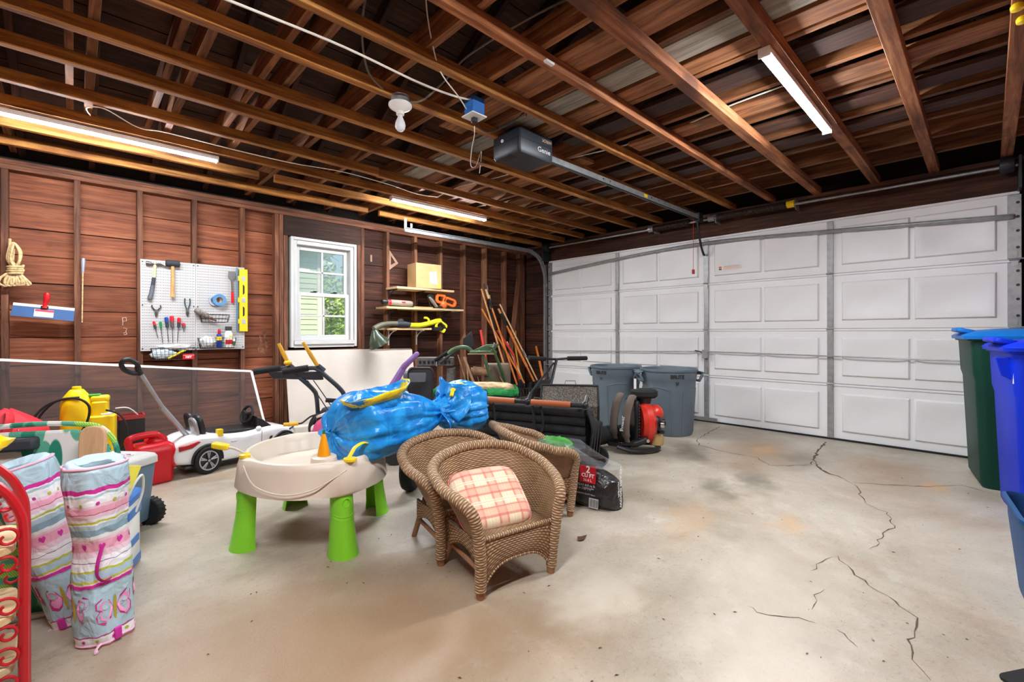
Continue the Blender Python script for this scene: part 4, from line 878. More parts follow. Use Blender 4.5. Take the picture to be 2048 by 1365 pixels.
def blade(t, at, w=.2, l=.28):
    at = V(at); G().prism([(-w / 2, 0), (w / 2, 0), (w / 2, -l * .6), (.03, -l), (-.03, -l), (-w / 2, -l * .6)], -.004, .004, frame(at, (1, 0, 0), (0, -.2, 1))).build('blade', 'dark_steel', t, .003)
t = pole('shovel', 'plain pale pole leaning leftmost among the corner tools', (4.47, 4.70, .3), (4.296, 5.12, 1.68), .014, 'ash_pole'); blade(t, (0, 0, .3))
t = pole('garden_fork', 'tool with black grip and pale wooden top near leftmost pole', (4.66, 4.75, .28), (4.39, 5.13, 1.68), .014, 'orange_pole', [('grip', .80, .90, .019, 'black_rubber'), ('wood_top', .90, 1.0, .018, 'pale_pole'), ('ferrule', 1.0, 1.06, .011, 'black_plastic')]); fork(t, (0, 0, .3))
t = pole('lopper', 'lopper handle with black sleeve and steel tip upright in corner', (4.50, 5.0, .9), (4.444, 5.14, 1.66), .013, 'black_rubber', [('wood_top', .65, .92, .017, 'pale_pole'), ('steel_tip', .92, 1.12, .008, 'chrome')])
t = pole('rake', 'orange-brown pole slanting right across the other corner tools', (4.78, 4.72, .3), (4.30, 5.12, 1.39), .014, 'orange_pole'); fork(t, (0, 0, .3), n=6, w=.3)
t = pole('hoe', 'thin pale pole with steel clamp slanting in the corner', (5.10, 4.75, .3), (4.665, 5.13, 1.475), .012, 'pale_pole', [('clamp', .32, .40, .022, 'chrome')]); blade(t, (0, 0, .3), .14, .12)
t = pole('spade', 'thick orange pole with black upper sleeve slanting in corner', (5.05, 4.78, .3), (4.65, 5.13, 1.385), .015, 'orange_pole', [('sleeve', .78, .95, .019, 'black_rubber'), ('tip', .95, 1.02, .018, 'ash_pole'), ('lower_sleeve', .72, .2, .021, 'orange_pole')]); blade(t, (0, 0, .3))
t = pole('bolt_cutter', 'red gripped handle standing upright behind the green machine', (4.24, 4.95, .62), (4.222, 5.05, 1.08), .021, 'grip_red'); G().tube([(0, 0, .62), (0, -.02, .0)], .014, 8).build('shaft', 'dark_steel', t)
t = pole('bolt_cutter', 'red tool handle slanting behind the corner poles', (4.79, 4.95, .70), (4.59, 5.1, 1.08), .018, 'grip_red'); G().tube([(0, 0, .7), (.08, -.05, .25)], .012, 8).build('shaft', 'grip_red', t)
t = pole('axe', 'pale axe handle leaning low in the corner', (4.86, 4.85, .35), (4.80, 5.12, .90), .016, 'pale_pole'); blade(t, (0, 0, .34), .12, .16)
t = thing('d_handle_spade', 'spade with yellow D-shaped grip behind the corner poles', 'garden tool', (4.98, 5.0, 0), group='long-handled tools leaning in the corner'); G().tube([(0, 0, .3), (-.04, .1, .95)], .014, 8).build('shaft', 'grip_yellow', t); G().ring(rrect(.11, .13, .04), rrect(.07, .085, .028), -.011, .011, frame((-.045, .11, 1.02), (1, 0, 0), (0, 0, 1))).build('d_grip', 'grip_yellow', t, .004); blade(t, (0, 0, .3))
t = pole('push_broom', 'orange pole with black tip leaning toward the garage door', (4.90, 4.45, .35), (5.28, 4.95, .82), .018, 'orange_pole', [('grip', .80, 1.05, .017, 'black_rubber')]); G().bb(-.15, .15, -.04, .04, .25, .36).build('broom_head', 'black_plastic', t, .01)
o = plank('leaning_board', (4.74, 5.02, .45), (5.15, 5.215, 1.90), .085, .02, 'stud_timber', None, up=(0, -1, .1)); tag(o, 'grey-brown board leaning diagonally in the dark corner', 'board')
# ================================================================== FLOOR THINGS, MIDDLE
# ---- wicker
def wicker_mat(name, gap, mid, hi):
    m, nt, b = _new(name); L = nt.links
    uv = N(nt, 'ShaderNodeUVMap'); sp = N(nt, 'ShaderNodeSeparateXYZ'); L.new(uv.outputs[0], sp.inputs[0])
    def op(o, a, c=None):
        n = N(nt, 'ShaderNodeMath', operation=o); L.new(a, n.inputs[0])
        if c is not None:
            if isinstance(c, (int, float)): n.inputs[1].default_value = c
            else: L.new(c, n.inputs[1])
        return n.outputs[0]
    u, v = sp.outputs[0], sp.outputs[1]
    row = op('FLOOR', v); a = op('ABSOLUTE', op('SINE', op('MULTIPLY', v, pi)))
    w = op('SINE', op('MULTIPLY', op('ADD', u, row), pi)); h = op('MULTIPLY', a, op('ADD', op('MULTIPLY', w, .32), .68))
    tc = N(nt, 'ShaderNodeTexCoord'); nz = N(nt, 'ShaderNodeTexNoise'); nz.inputs['Scale'].default_value = 14; nz.inputs['Detail'].default_value = 4; L.new(tc.outputs['Object'], nz.inputs['Vector'])
    hh = op('ADD', op('MULTIPLY', h, .75), op('MULTIPLY', nz.outputs['Fac'], .42))
    r = ramp(nt, [(.18, lin(gap)), (.55, lin(mid)), (.95, lin(hi))]); L.new(hh, r.inputs['Fac']); L.new(r.outputs['Color'], b.inputs['Base Color']); b.inputs['Roughness'].default_value = .6
    bp = N(nt, 'ShaderNodeBump'); bp.inputs['Strength'].default_value = .9; bp.inputs['Distance'].default_value = .006; L.new(h, bp.inputs['Height']); L.new(bp.outputs['Normal'], b.inputs['Normal'])
wicker_mat('wicker', (80, 56, 37), (152, 114, 79), (202, 166, 126))
wicker_mat('wicker_wrap', (100, 74, 51), (168, 132, 96), (214, 182, 144))
def sheet(name, rows, mat, parent, cu, cv, thick=.008, closed=False):
    """a woven surface through rows of points, with UVs counted in strands"""
    n = len(rows[0]); vs_ = [p for r in rows for p in r]; fs = []; uvs = []
    us = [0]
    for j in range(1, n + (1 if closed else 0)): us.append(us[-1] + (V(rows[len(rows) // 2][j % n]) - V(rows[len(rows) // 2][j - 1])).length)
    vv = [0]
    for i in range(1, len(rows)): vv.append(vv[-1] + (V(rows[i][n // 2]) - V(rows[i - 1][n // 2])).length)
    for i in range(len(rows) - 1):
        for j in range(n if closed else n - 1):
            k = (j + 1) % n
            fs.append((i * n + j, i * n + k, (i + 1) * n + k, (i + 1) * n + j)); uvs += [(us[j] / cu, vv[i] / cv), (us[j + 1] / cu, vv[i] / cv), (us[j + 1] / cu, vv[i + 1] / cv), (us[j] / cu, vv[i + 1] / cv)]
    me = bpy.data.meshes.new(name); me.from_pydata([tuple(p) for p in vs_], [], fs); l = me.uv_layers.new(name='UVMap')
    for i, q in enumerate(uvs): l.data[i].uv = q
    me.shade_smooth(); me.materials.append(MATS[mat]); o = put(name, me, parent)
    if thick:
        md = o.modifiers.new('thick', 'SOLIDIFY'); md.thickness = thick; md.offset = 0
    return o
def wtube(name, pts, r, parent, n=12, cv=.011, mat='wicker_wrap'):
    P = [V(p) for p in pts]; rr = r if isinstance(r, list) else [r] * len(P); u = None; rows = []
    for i, p in enumerate(P):
        t = (P[min(i + 1, len(P) - 1)] - P[max(i - 1, 0)]).normalized()
        if u is None: u = t.cross(V((0, .3, 1))).normalized()
        u = (u - t * u.dot(t)).normalized(); w = t.cross(u); rows.append([p + (u * cos(2 * pi * j / n) + w * sin(2 * pi * j / n)) * rr[i] for j in range(n)])
    return sheet(name, rows, mat, parent, .02, cv, 0, True)
plain('rattan_pole', (150, 104, 72), .6, var=.12, scale=20)
def wicker_chair(label, loc, rz):
    t = thing('wicker_chair', label, 'chair', loc, rz, 'child-size wicker armchairs')
    half = [(-.178, .0, .03), (-.183, -.012, .15), (-.20, -.018, .27), (-.222, -.012, .345), (-.25, .05, .385), (-.272, .13, .405), (-.272, .21, .43), (-.25, .29, .45), (-.19, .345, .476), (-.095, .375, .492), (0, .385, .497)]
    ctrl = half + [(-x, y, z) for x, y, z in half[-2::-1]]
    rim = spl(ctrl, 6); wtube('rim', rim, .0235, t, 12)
    for s in (-1, 1): G().tube([(s * .178, 0, .05), (s * .176, 0, 0)], [.021, .017], 12).build('foot', 'rattan_pole', t)
    # shell from the rim down to the seat
    top = [p for p in rim[18:-18]]; m = len(top); seat_z = .222
    bot = []
    for i in range(m):
        f = i / (m - 1); a = pi * (1 + f) ; x = -cos(pi * f); y = sin(pi * f)
        bot.append(V((.182 * x, .015 + .285 * max(0, y) ** .75, seat_z)))
    rows = [[b_.lerp(t_, k / 14) + V((0, -.03 * sin(pi * k / 14) * (t_.y / .38), 0)) for b_, t_ in zip(bot, top)] for k in range(15)]
    sheet('back_shell', rows, 'wicker', t, .016, .0085, .012)
    sk = [[V((.18 * a * (1 - .0), .01 + (.285 * (1 - abs(a) ** 3) ** .6) * c, seat_z + .006 * sin(pi * c))) for a in [-1 + 2 * i / 16 for i in range(17)]] for c in [k / 10 for k in range(11)]]
    sheet('seat', sk, 'wicker', t, .014, .0085, .014)
    ap = [[V((.165 * a, -.004 - .006 * sin(pi * k / 6), seat_z + .004 - (seat_z + .004 - (.125 + .02 * 0 - .085 * abs(a) ** 3.2)) * k / 6)) for a in [-1 + 2 * i / 24 for i in range(25)]] for k in range(7)]
    sheet('front_apron', ap, 'wicker', t, .012, .0085, .01)
    wtube('apron_edge', [V((.168 * a, -.006, .125 - .085 * abs(a) ** 3.2)) for a in [-1 + 2 * i / 24 for i in range(25)]], .007, t, 8)
    wtube('seat_edge', [V((.17 * a, -.006, seat_z + .008)) for a in [-1 + 2 * i / 12 for i in range(13)]], .01, t, 8)
    # side skirts under the arms
    for s in (-1, 1):
        sr = [[V((s * (.18 + .0 * k), .0 + .26 * c, seat_z - (.11 - .05 * sin(pi * c)) * k / 4)) for c in [i / 10 for i in range(11)]] for k in range(5)]
        sheet('side_skirt', sr, 'wicker', t, .012, .0085, .01)
        G().tube([(s * .135, .27, .21), (s * .15, .31, .1), (s * .165, .345, 0)], [.015, .015, .013], 10).build('rear_leg', 'rattan_pole', t)
        G().tube([(s * .17, .02, .10), (s * .155, .31, .10)], .010, 8).build('side_stretcher', 'rattan_pole', t)
    G().tube([(-.15, .31, .13), (.15, .31, .13)], .010, 8).build('rear_stretcher', 'rattan_pole', t)
    # woven scroll at the foot of the back
    wtube('back_coil', spl([(-.09, .262, .30), (-.05, .27, .325), (0, .272, .335), (.05, .27, .325), (.09, .262, .30)], 4), .016, t, 10)
    return t
wicker_chair('nearest wicker armchair holding the plaid cushion', (1.325, 1.35, 0), R_(-9.7))
wicker_chair('wicker armchair directly behind the cushioned one', (1.365, 1.675, 0), R_(-9.7))
wicker_chair('wicker armchair turned sideways beside the mulch bag', (2.11, 1.81, 0), R_(66))
# ---- plaid cushion
def plaid():
    m, nt, b = _new('plaid'); L = nt.links; tc = N(nt, 'ShaderNodeTexCoord'); sp = N(nt, 'ShaderNodeSeparateXYZ'); L.new(tc.outputs['Object'], sp.inputs[0])
    col = None
    base = lin((236, 214, 178)); prev = None
    def stripe(s, per, off, wid, c, amt):
        nonlocal prev
        a = N(nt, 'ShaderNodeMath', operation='MULTIPLY_ADD'); a.inputs[1].default_value = 1 / per; a.inputs[2].default_value = off; L.new(s, a.inputs[0])
        f = N(nt, 'ShaderNodeMath', operation='FRACT'); L.new(a.outputs[0], f.inputs[0]); l = N(nt, 'ShaderNodeMath', operation='LESS_THAN'); l.inputs[1].default_value = wid; L.new(f.outputs[0], l.inputs[0])
        k = N(nt, 'ShaderNodeMath', operation='MULTIPLY'); k.inputs[1].default_value = amt; L.new(l.outputs[0], k.inputs[0])
        x = N(nt, 'ShaderNodeMix', data_type='RGBA'); L.new(k.outputs[0], x.inputs['Factor']); x.inputs['B'].default_value = lin(c)
        if prev is None: x.inputs['A'].default_value = base
        else: L.new(prev, x.inputs['A'])
        prev = x.outputs['Result']
    for s in (sp.outputs[0], sp.outputs[1]):
        stripe(s, .105, .0, .36, (226, 160, 138), .55); stripe(s, .105, .1, .10, (208, 96, 92), .7); stripe(s, .105, .5, .16, (244, 232, 206), .6); stripe(s, .035, .3, .12, (214, 150, 120), .4); stripe(s, .105, .72, .05, (198, 92, 90), .6)
    L.new(prev, b.inputs['Base Color']); b.inputs['Roughness'].default_value = .85; b.inputs['Sheen Weight'].default_value = .3
plaid()
t = thing('seat_cushion', 'pink and cream plaid tufted cushion on wicker armchair', 'cushion', (1.325, 1.525, .315), R_(-20))
t.rotation_euler = (R_(38), 0, R_(-16))
g = G(); rows = []; n = 40
for k in range(1, 16):
    a = -pi / 2 + pi * k / 16; ring = []
    for j in range(n):
        th = 2 * pi * j / n; c_, s_ = cos(th), sin(th); e = .42; x = .165 * abs(c_) ** e * (1 if c_ > 0 else -1); y = .15 * abs(s_) ** e * (1 if s_ > 0 else -1)
        f = cos(a) ** .38; z = .048 * sin(a); rr_ = math.hypot(x * f, y * f); z -= (1 if z > 0 else .3) * .034 * math.exp(-(rr_ / .045) ** 2) * abs(sin(a)); z += .004 * NZ.noise(V((x * f * 18, y * f * 18, a)))
        ring.append(V((x * f, y * f, z)))
    rows.append(ring)
g.loft(rows); g.build('pad', 'plaid', t, sub=1, ang=180); plain('piping_pink', (206, 120, 110), .8)
pc = [(.168 * abs(cos(2 * pi * j / 48)) ** .42 * (1 if cos(2 * pi * j / 48) > 0 else -1), .153 * abs(sin(2 * pi * j / 48)) ** .42 * (1 if sin(2 * pi * j / 48) > 0 else -1), 0) for j in range(48)]
G().tube(pc, .0035, 6, closed=True).build('piping', 'piping_pink', t)
G().ball((0, 0, .012), (.012, .012, .005), 10, 6).build('tuft_button', 'plaid', t)
# ---- water table
plain('table_cream', (222, 208, 190), .35, var=.02); plain('table_green', (130, 210, 44), .38, var=.03); plain('toy_yellow', (244, 208, 24), .35); plain('toy_orange', (246, 160, 10), .35)
t = thing('water_table', 'cream toy water table on green legs under the blue bundle', 'play table', (.94, 2.50, 0), R_(-3)); n = 72; t.scale = (.84, .97, 1)
def outline(r0, bump, th): 
    b_ = 0
    for a0 in (0, pi / 2, pi, -pi / 2): 
        d = (th - a0 + pi) % (2 * pi) - pi; b_ += math.exp(-(d / .2) ** 2)
    return r0 + bump * b_
def oring(r0, bump, z, cx=0, cy=0): return [V((cx + outline(r0, bump, 2 * pi * j / n) * cos(2 * pi * j / n), cy + outline(r0, bump, 2 * pi * j / n) * sin(2 * pi * j / n), z)) for j in range(n)]
g = G(); g.loft([oring(.385, -.01, .30), oring(.425, .015, .285), oring(.42, .035, .30), oring(.405, .035, .40), oring(.398, .03, .432), oring(.385, .02, .44), oring(.372, -.01, .436), oring(.36, -.03, .40), oring(.34, -.03, .35), oring(.2, -.02, .338), oring(.02, 0, .338)], cap=True); g.build('basin', 'table_cream', t, ang=50)
isl = G(); isl.lathe([(.085, .335), (.075, .40), (.068, .445), (.06, .45), (.005, .45)], 28, (-.06, -.28, 0)); isl.build('island', 'table_cream', t)
G().lathe([(.036, .449), (.034, .462), (.024, .50), (.014, .54), (.008, .555)], 18, (-.06, -.28, 0)).build('cone', 'toy_orange', t); plain('toy_green', (60, 120, 60), .4); G().lathe([(.008, .555), (.0075, .572), (.003, .576)], 12, (-.06, -.28, 0)).build('cone_tip', 'toy_green', t)
def leg(a):
    g = G(); rings = []; nn = 20
    for z, r_, off, th_ in ((.0, .088, .395, .006), (.05, .078, .392, .006), (.16, .066, .382, .006), (.31, .062, .372, .006)):
        o_ = [V((off + r_ * cos(b_), r_ * sin(b_) * .95, z)) for b_ in [-pi * .62 + pi * 1.24 * i / nn for i in range(nn + 1)]]; i_ = [V((off + (r_ - th_) * cos(b_), (r_ - th_) * sin(b_) * .95, z)) for b_ in [pi * .62 - pi * 1.24 * i / nn for i in range(nn + 1)]]
        rings.append(o_ + i_)
    g.loft(rings); o = g.build('leg', 'table_green', t); o.rotation_euler = (0, 0, a)
    return o
for a in (0, pi / 2, pi, -pi / 2): 
    lg = leg(a)
    for z, r_ in ((.19, .0645), (.205, .064), (.105, .0705)): G().tube([(.3805 + r_ * cos(b_), r_ * sin(b_) * .95, z - .02 * cos(b_)) for b_ in [-1.2 + 2.4 * i / 14 for i in range(15)]], .003, 6).build('leg_groove', 'table_green', lg)
    G().tube([(.377 + .063 * cos(.24 * cos(q)), .02 * cos(q), .25 + .02 * sin(q)) for q in [2 * pi * i / 16 for i in range(16)]], .0025, 6, closed=True).build('leg_emblem', 'table_green', lg)
# yellow tipping scoop on the left corner and yellow cup over the front corner
G().lathe([(.03, .437), (.03, .45), (.022, .455), (.004, .455)], 18, (-.40, 0, 0)).build('pivot_cap', 'toy_yellow', t)
G().tube(spl([(-.40, 0, .455), (-.44, .04, .475), (-.48, .075, .485)], 4), .006, 8).build('scoop_arm', 'table_cream', t); G().prism(rrect(.10, .05, .02), 0, .025, frame((-.505, .10, .475), (-.7, .7, .1), (-.7, -.7, 0))).build('scoop', 'toy_yellow', t, .006)
G().lathe([(.036, .437), (.036, .448), (.02, .452)], 18, (.035, -.41, 0)).build('pivot_cap', 'toy_yellow', t)
G().tube(spl([(.02, -.42, .45), (.045, -.41, .475), (.07, -.40, .495), (.12, -.385, .505), (.15, -.38, .50)], 4), .014, 6, flat=.35).build('yellow_paddle', 'toy_yellow', t)
# moulded swoosh on the skirt
G().tube(spl([(-.43, -.10, .42), (-.40, -.20, .345), (-.30, -.325, .315), (-.18, -.40, .33), (-.07, -.425, .37), (-.0, -.44, .405)], 6), .0035, 6).build('moulded_line', 'table_cream', t)
# ---- blue bundle (tarpaulin bag tied in the middle)
def tarp_mat():
    m, nt, b = _new('tarp_blue'); L = nt.links; tc = N(nt, 'ShaderNodeTexCoord')
    b.inputs['Base Color'].default_value = lin((20, 146, 228)); b.inputs['Roughness'].default_value = .32
    n1 = N(nt, 'ShaderNodeTexNoise'); n1.inputs['Scale'].default_value = 9; n1.inputs['Detail'].default_value = 4; n1.inputs['Distortion'].default_value = 1.2; L.new(tc.outputs['Object'], n1.inputs['Vector'])
    v = N(nt, 'ShaderNodeTexVoronoi'); v.feature = 'DISTANCE_TO_EDGE'; v.inputs['Scale'].default_value = 11; L.new(tc.outputs['Object'], v.inputs['Vector'])
    ad = N(nt, 'ShaderNodeMath', operation='ADD'); L.new(n1.outputs['Fac'], ad.inputs[0]); L.new(v.outputs['Distance'], ad.inputs[1])
    bp = N(nt, 'ShaderNodeBump'); bp.inputs['Strength'].default_value = .55; bp.inputs['Distance'].default_value = .02; L.new(ad.outputs[0], bp.inputs['Height']); L.new(bp.outputs['Normal'], b.inputs['Normal'])
    r = ramp(nt, [(.35, lin((12, 124, 210))), (.65, lin((40, 164, 240)))]); L.new(n1.outputs['Fac'], r.inputs['Fac']); L.new(r.outputs['Color'], b.inputs['Base Color'])
tarp_mat(); plain('tarp_yellow', (238, 212, 30), .4, var=.12, scale=25)
t = thing('tarp_bundle', 'shiny blue tarpaulin bundle tied in the middle lying on water table', 'bundle', (1.405, 2.26, .565)); t.scale = (.94, 1, 1)
g = G(); rows = []; nn = 72; prof = [(-.46, .02), (-.46, .07), (-.45, .12), (-.43, .155), (-.39, .18), (-.33, .188), (-.25, .175), (-.17, .165), (-.09, .15), (-.02, .128), (.05, .10), (.10, .078), (.14, .068), (.18, .078), (.22, .11), (.27, .14), (.32, .158), (.38, .165), (.43, .158), (.465, .135), (.48, .09), (.485, .03)]
pp = spl([(x, r_, 0) for x, r_ in prof], 3)
for p in pp:
    x, r_ = p.x, p.y; d = abs(x - .14); ring = []
    for j in range(nn):
        th = 2 * pi * j / nn; q = V((cos(th) * 2.2, sin(th) * 2.2, x * 1.6))
        rd = lambda w_: 1 - 2 * abs(NZ.noise(w_))
        fold = .030 * rd(q * .62 + V((3, 1, 0))) + .021 * rd(q * 1.25 + V((0, 5, 2))) + .010 * rd(q * 2.7 + V((7, 0, 0))) - .03
        pleat = .10 * sin(th * 11 + 3 * NZ.noise(q)) * math.exp(-(d / .13) ** 2)
        k = 1 + fold / max(r_, .05) * (min(1, d / .12) * .8 + .2) + pleat
        zz = r_ * k * sin(th) * .95; zz = max(zz, -.165 if -.44 < x < -.02 and -.9 < th - 4.71 < .9 else -.125)
        e9 = min(1, max(0, (-.33 - x) / .13)); ring.append(V((x + .02 * NZ.noise(q * 3) - .02 * e9 * cos(th), r_ * k * cos(th) * 1.0 + .13 * e9 * e9, zz + .02 * x - .04 * e9 * e9)))
    rows.append(ring)
g.loft(rows); g.build('bag_body', 'tarp_blue', t, ang=180)
for k in range(3): G().tube([(.135 + .012 * k + .004 * sin(5 * a), .076 * cos(a), .062 * sin(a) + .003) for a in [2 * pi * i / 24 for i in range(24)]], .006, 6, closed=True).build('tie_cord', 'tarp_blue', t)
G().tube(spl([(.13, -.075, .02), (.15, -.10, -.01), (.17, -.115, -.05), (.165, -.12, -.08)], 4), .012, 6, flat=.3).build('tie_tail', 'tarp_blue', t)
# folded-back mouth on the left half with yellow hem
def flap(rows_fn, name, mat, parent, th=.004):
    g = G(); g.loft(rows_fn, cap=False, ring_closed=False); o = g.build(name, mat, parent, ang=180); md = o.modifiers.new('t', 'SOLIDIFY'); md.thickness = th; return o
rows = []; hem = []
for i in range(40):
    f = i / 39; a = -3.3 + 5.2 * f; col = []
    for k in range(9):
        s = k / 8; wv = .030 * NZ.noise(V((f * 7, s * 2.5, 2))) + .012 * NZ.noise(V((f * 19, s * 4, 5)))
        rx, ry = .15 - .02 * s + .05 * s * s + wv, .105 + .03 * s + wv
        hgt = .11 + .035 * sin(a + 1.9) + .03 * NZ.noise(V((f * 4, 1, 8)))
        col.append(V((-.26 + rx * cos(a) - .02 * s, -.02 + ry * sin(a) - .03 * s * (1 if sin(a) < 0 else 0), .06 + hgt * s + .5 * wv)))
    rows.append(col); hem.append([col[5] + V((0, -.003, .001)), col[6] + V((0, -.003, .002)), col[7] + V((0, -.003, .003)), col[8] + V((0, -.003, .004)), col[8] + V((.004, .012, .0)), col[6] + V((.004, .012, -.004))])
fo = flap(rows, 'mouth_flap', 'tarp_blue', t)
flap(hem[:26], 'yellow_hem', 'tarp_yellow', t, .005)
for k in range(5): G().tube(spl([(-.37 + .06 * k, -.07 + .03 * (k % 2), .10), (-.33 + .06 * k, -.0, .155 - .006 * k), (-.31 + .06 * k, .08, .12)], 5), [.02 + .026 * sin(pi * i / 10) for i in range(11)], 9, flat=.6).build('inner_fold', 'tarp_blue', t)
# flared ruff on the right half
rows = []
for i in range(36):
    f = i / 35; a = -.3 + 3.9 * f; col = []
    for k in range(7):
        s = k / 6; r_ = .09 + .105 * s + .018 * sin(7 * a + 4 * s) + .012 * NZ.noise(V((a * 2, s * 2, 7)))
        col.append(V((.19 + .06 * s + .05 * s * sin(3 * a), r_ * cos(a) * .95, r_ * sin(a) * .85 + .035)))
    rows.append(col)
flap(rows, 'ruff', 'tarp_blue', t)
G().tube(spl([(.19, -.10, .11), (.24, -.06, .15), (.32, -.02, .165), (.38, .0, .158)], 5), [.012] * 4 + [.02] * 8 + [.012] * 4, 8, flat=.5).build('yellow_strap', 'tarp_yellow', t)
# ---- mulch bag
def film(name, c, a, rough=.15):
    m, nt, b = _new(name); b.inputs['Base Color'].default_value = lin(c); b.inputs['Roughness'].default_value = rough; b.inputs['Alpha'].default_value = a; b.inputs['Specular IOR Level'].default_value = .6
    tc = N(nt, 'ShaderNodeTexCoord'); n1 = N(nt, 'ShaderNodeTexNoise'); n1.inputs['Scale'].default_value = 14; n1.inputs['Distortion'].default_value = 1.5; nt.links.new(tc.outputs['Object'], n1.inputs['Vector'])
    bp = N(nt, 'ShaderNodeBump'); bp.inputs['Strength'].default_value = .6; bp.inputs['Distance'].default_value = .02; nt.links.new(n1.outputs['Fac'], bp.inputs['Height']); nt.links.new(bp.outputs['Normal'], b.inputs['Normal'])
film('film_clear', (190, 194, 196), .14); film('film_black', (34, 33, 34), 1, .3); plain('mulch_dark', (48, 40, 36), .9, var=.3, scale=40, bump=.8, bscale=80); plain('print_green', (70, 150, 60), .4, var=.25, scale=14); plain('print_red', (190, 26, 40), .4)
t = thing('mulch_bag', 'slumped black plastic bag of wood mulch beside wicker chair', 'bag', (2.27, 1.80, 0), math.atan2(.95, -.18))
# local x runs from the near end (negative) to the far end (positive), local -y... +y faces the camera side
def bagrows(z0, z1, grow=0):
    rows = []
    for k in range(9):
        s = k / 8; z = z0 + (z1 - z0) * s; ring = []
        for j in range(36):
            th = 2 * pi * j / 36; c_, s_ = cos(th), sin(th); ex = .55
            hx = .30 * (1 - .05 * s); hy = (.105 + grow) * (1 - .45 * s * s) * (.7 if k == 0 else 1)
            x = hx * abs(c_) ** ex * (1 if c_ > 0 else -1); y = hy * abs(s_) ** ex * (1 if s_ > 0 else -1)
            slope = 1 - .42 * max(0, -x / .30) * s
            q = V((x * 5, y * 5, z * 5)); d = .012 * NZ.noise(q * 1.7)
            ring.append(V((x + d, y + d, z * slope)))
        rows.append(ring)
    return rows
g = G(); g.loft(bagrows(0, .27)); g.build('filled_bag', 'film_black', t, ang=180)
g = G(); g.loft(bagrows(.24, .36, .004)); g.build('clear_top', 'film_clear', t, ang=180)
lump(G(), (.14, 0, .30), (.14, .07, .075), .3, 4).build('green_print', 'print_green', t); lump(G(), (-.06, .0, .27), (.14, .07, .05), .3, 8).build('mulch_fill', 'mulch_dark', t)
FM = frame((0, .108, 0), (-1, 0, 0), (0, -.12, 1))
def onbag(x, z): return FM @ M.Translation((-x, z, .004))
pl = G().bb(-.052, .052, -.05, .05, 0, .001).build('red_patch', 'print_red', t, mtx=onbag(-.135, .20))
text('print_text', '2', .055, 'white_plastic', pl, M.Translation((0, .026, .0016)), bold=.0012); text('print_text', 'CU FT', .03, 'white_plastic', pl, M.Translation((0, -.008, .0016)), bold=.0008); text('print_text', '56.6 L', .022, 'white_plastic', pl, M.Translation((0, -.034, .0016)))
plain('print_grey', (190, 190, 192), .5)
text('print_text', 'AREAS 8.0 sq ft\n3 in DEPTH**', .02, 'print_grey', t, onbag(-.12, .125)); text('print_text', 'CONTENTS 2 CU FT / 56.6 L', .011, 'print_grey', t, onbag(-.12, .085))
bc = G().bb(-.03, .03, -.028, .028, 0, .001).build('barcode_patch', 'print_grey', t, mtx=onbag(-.18, .04))
for i in range(9): G().bb(-.025 + .006 * i, -.025 + .006 * i + (.0035 if i % 3 else .002), -.022, .022, .001, .0016).build('barcode_bar', 'crack_dark', bc)
ME = M.Translation((-.302, .03, .12)) @ frame((0, 0, 0), (0, 0, 1), (0, 1, 0)) 
F2 = frame((-.308, .02, .12), (0, .05, 1), (0, 1, 0)); text('print_text', 'PREMIUM', .022, 'white_plastic', t, frame((-.309, .045, .13), (0, 0, 1), (0, -1, 0)) @ M.Rotation(0, 4, 'Z')); text('print_text', 'WOOD MULCH', .034, 'white_plastic', t, frame((-.309, .012, .135), (0, 0, 1), (0, -1, 0)), bold=.001)
# ---- folded black wagon
plain('wagon_cloth', (26, 26, 29), .85, var=.15, scale=12, bump=.35, bscale=40); plain('tan_leather', (176, 96, 56), .5, var=.06); plain('cloth_worn', (58, 52, 52), .9)
t = thing('folding_wagon', 'folded black fabric wagon with tan leather push bar', 'wagon', (2.44, 2.36, 0), math.atan2(-.927, .375))
# local x along the bar (near end positive), local +y away from the camera
def quilt(name, x0, x1, y, z0, z1, nq, parent):
    for i in range(nq):
        a, b_ = z0 + (z1 - z0) * i / nq, z0 + (z1 - z0) * (i + 1) / nq; g = G(); rings = []
        for k in range(13):
            f = k / 12; x = x0 + (x1 - x0) * f; s = .030 + .010 * sin(pi * f) + .006 * NZ.noise(V((x * 7, i * 3.1, 0))); ring = []
            for j in range(10):
                th = 2 * pi * j / 10; ring.append(V((x, y + s * cos(th) * .9, (a + b_) / 2 + (b_ - a) * .53 * sin(th) + .008 * NZ.noise(V((x * 4, 2, i))))))
            rings.append(ring)
        g.loft(rings); g.build(name, 'wagon_cloth', parent, ang=180)
quilt('quilted_channel', -.44, .42, .03, .12, .50, 6, t)
G().bb(-.42, .42, .04, .30, .09, .47).build('folded_body', 'wagon_cloth', t, .04, 3)
G().bb(-.1, .36, -.01, .012, .10, .235).build('front_pocket', 'cloth_worn', t, .01)
for x in (-.36, .03): G().tube(spl([(x, -.0, .50), (x + .02, -.035, .44), (x + .03, -.04, .33), (x + .06, -.035, .30), (x + .09, -.03, .36), (x + .08, -.02, .46), (x + .06, 0, .50)], 5), .011, 6, flat=.4).build('strap', 'black_rubber', t)
G().tube([(-.47, -.03, .535), (.45, -.03, .53)], .016, 12).build('push_bar', 'black_plastic', t)
for a, b_ in ((-.44, -.10), (.03, .33)): G().tube([(a, -.03, .5345 - .004 * (a + .44)), (b_, -.03, .532)], .022, 14).build('leather_grip', 'tan_leather', t)
for x in (-.46, -.38, .0, .43): G().ball((x, -.03, .535), (.028, .026, .026), 12, 8).build('bar_joint', 'black_plastic', t); 
for x in (-.38, .0, .43): G().tube([(x, -.02, .535), (x, .03, .585), (x, .05, .56)], [.018, .016, .012], 8).build('latch', 'black_plastic', t)
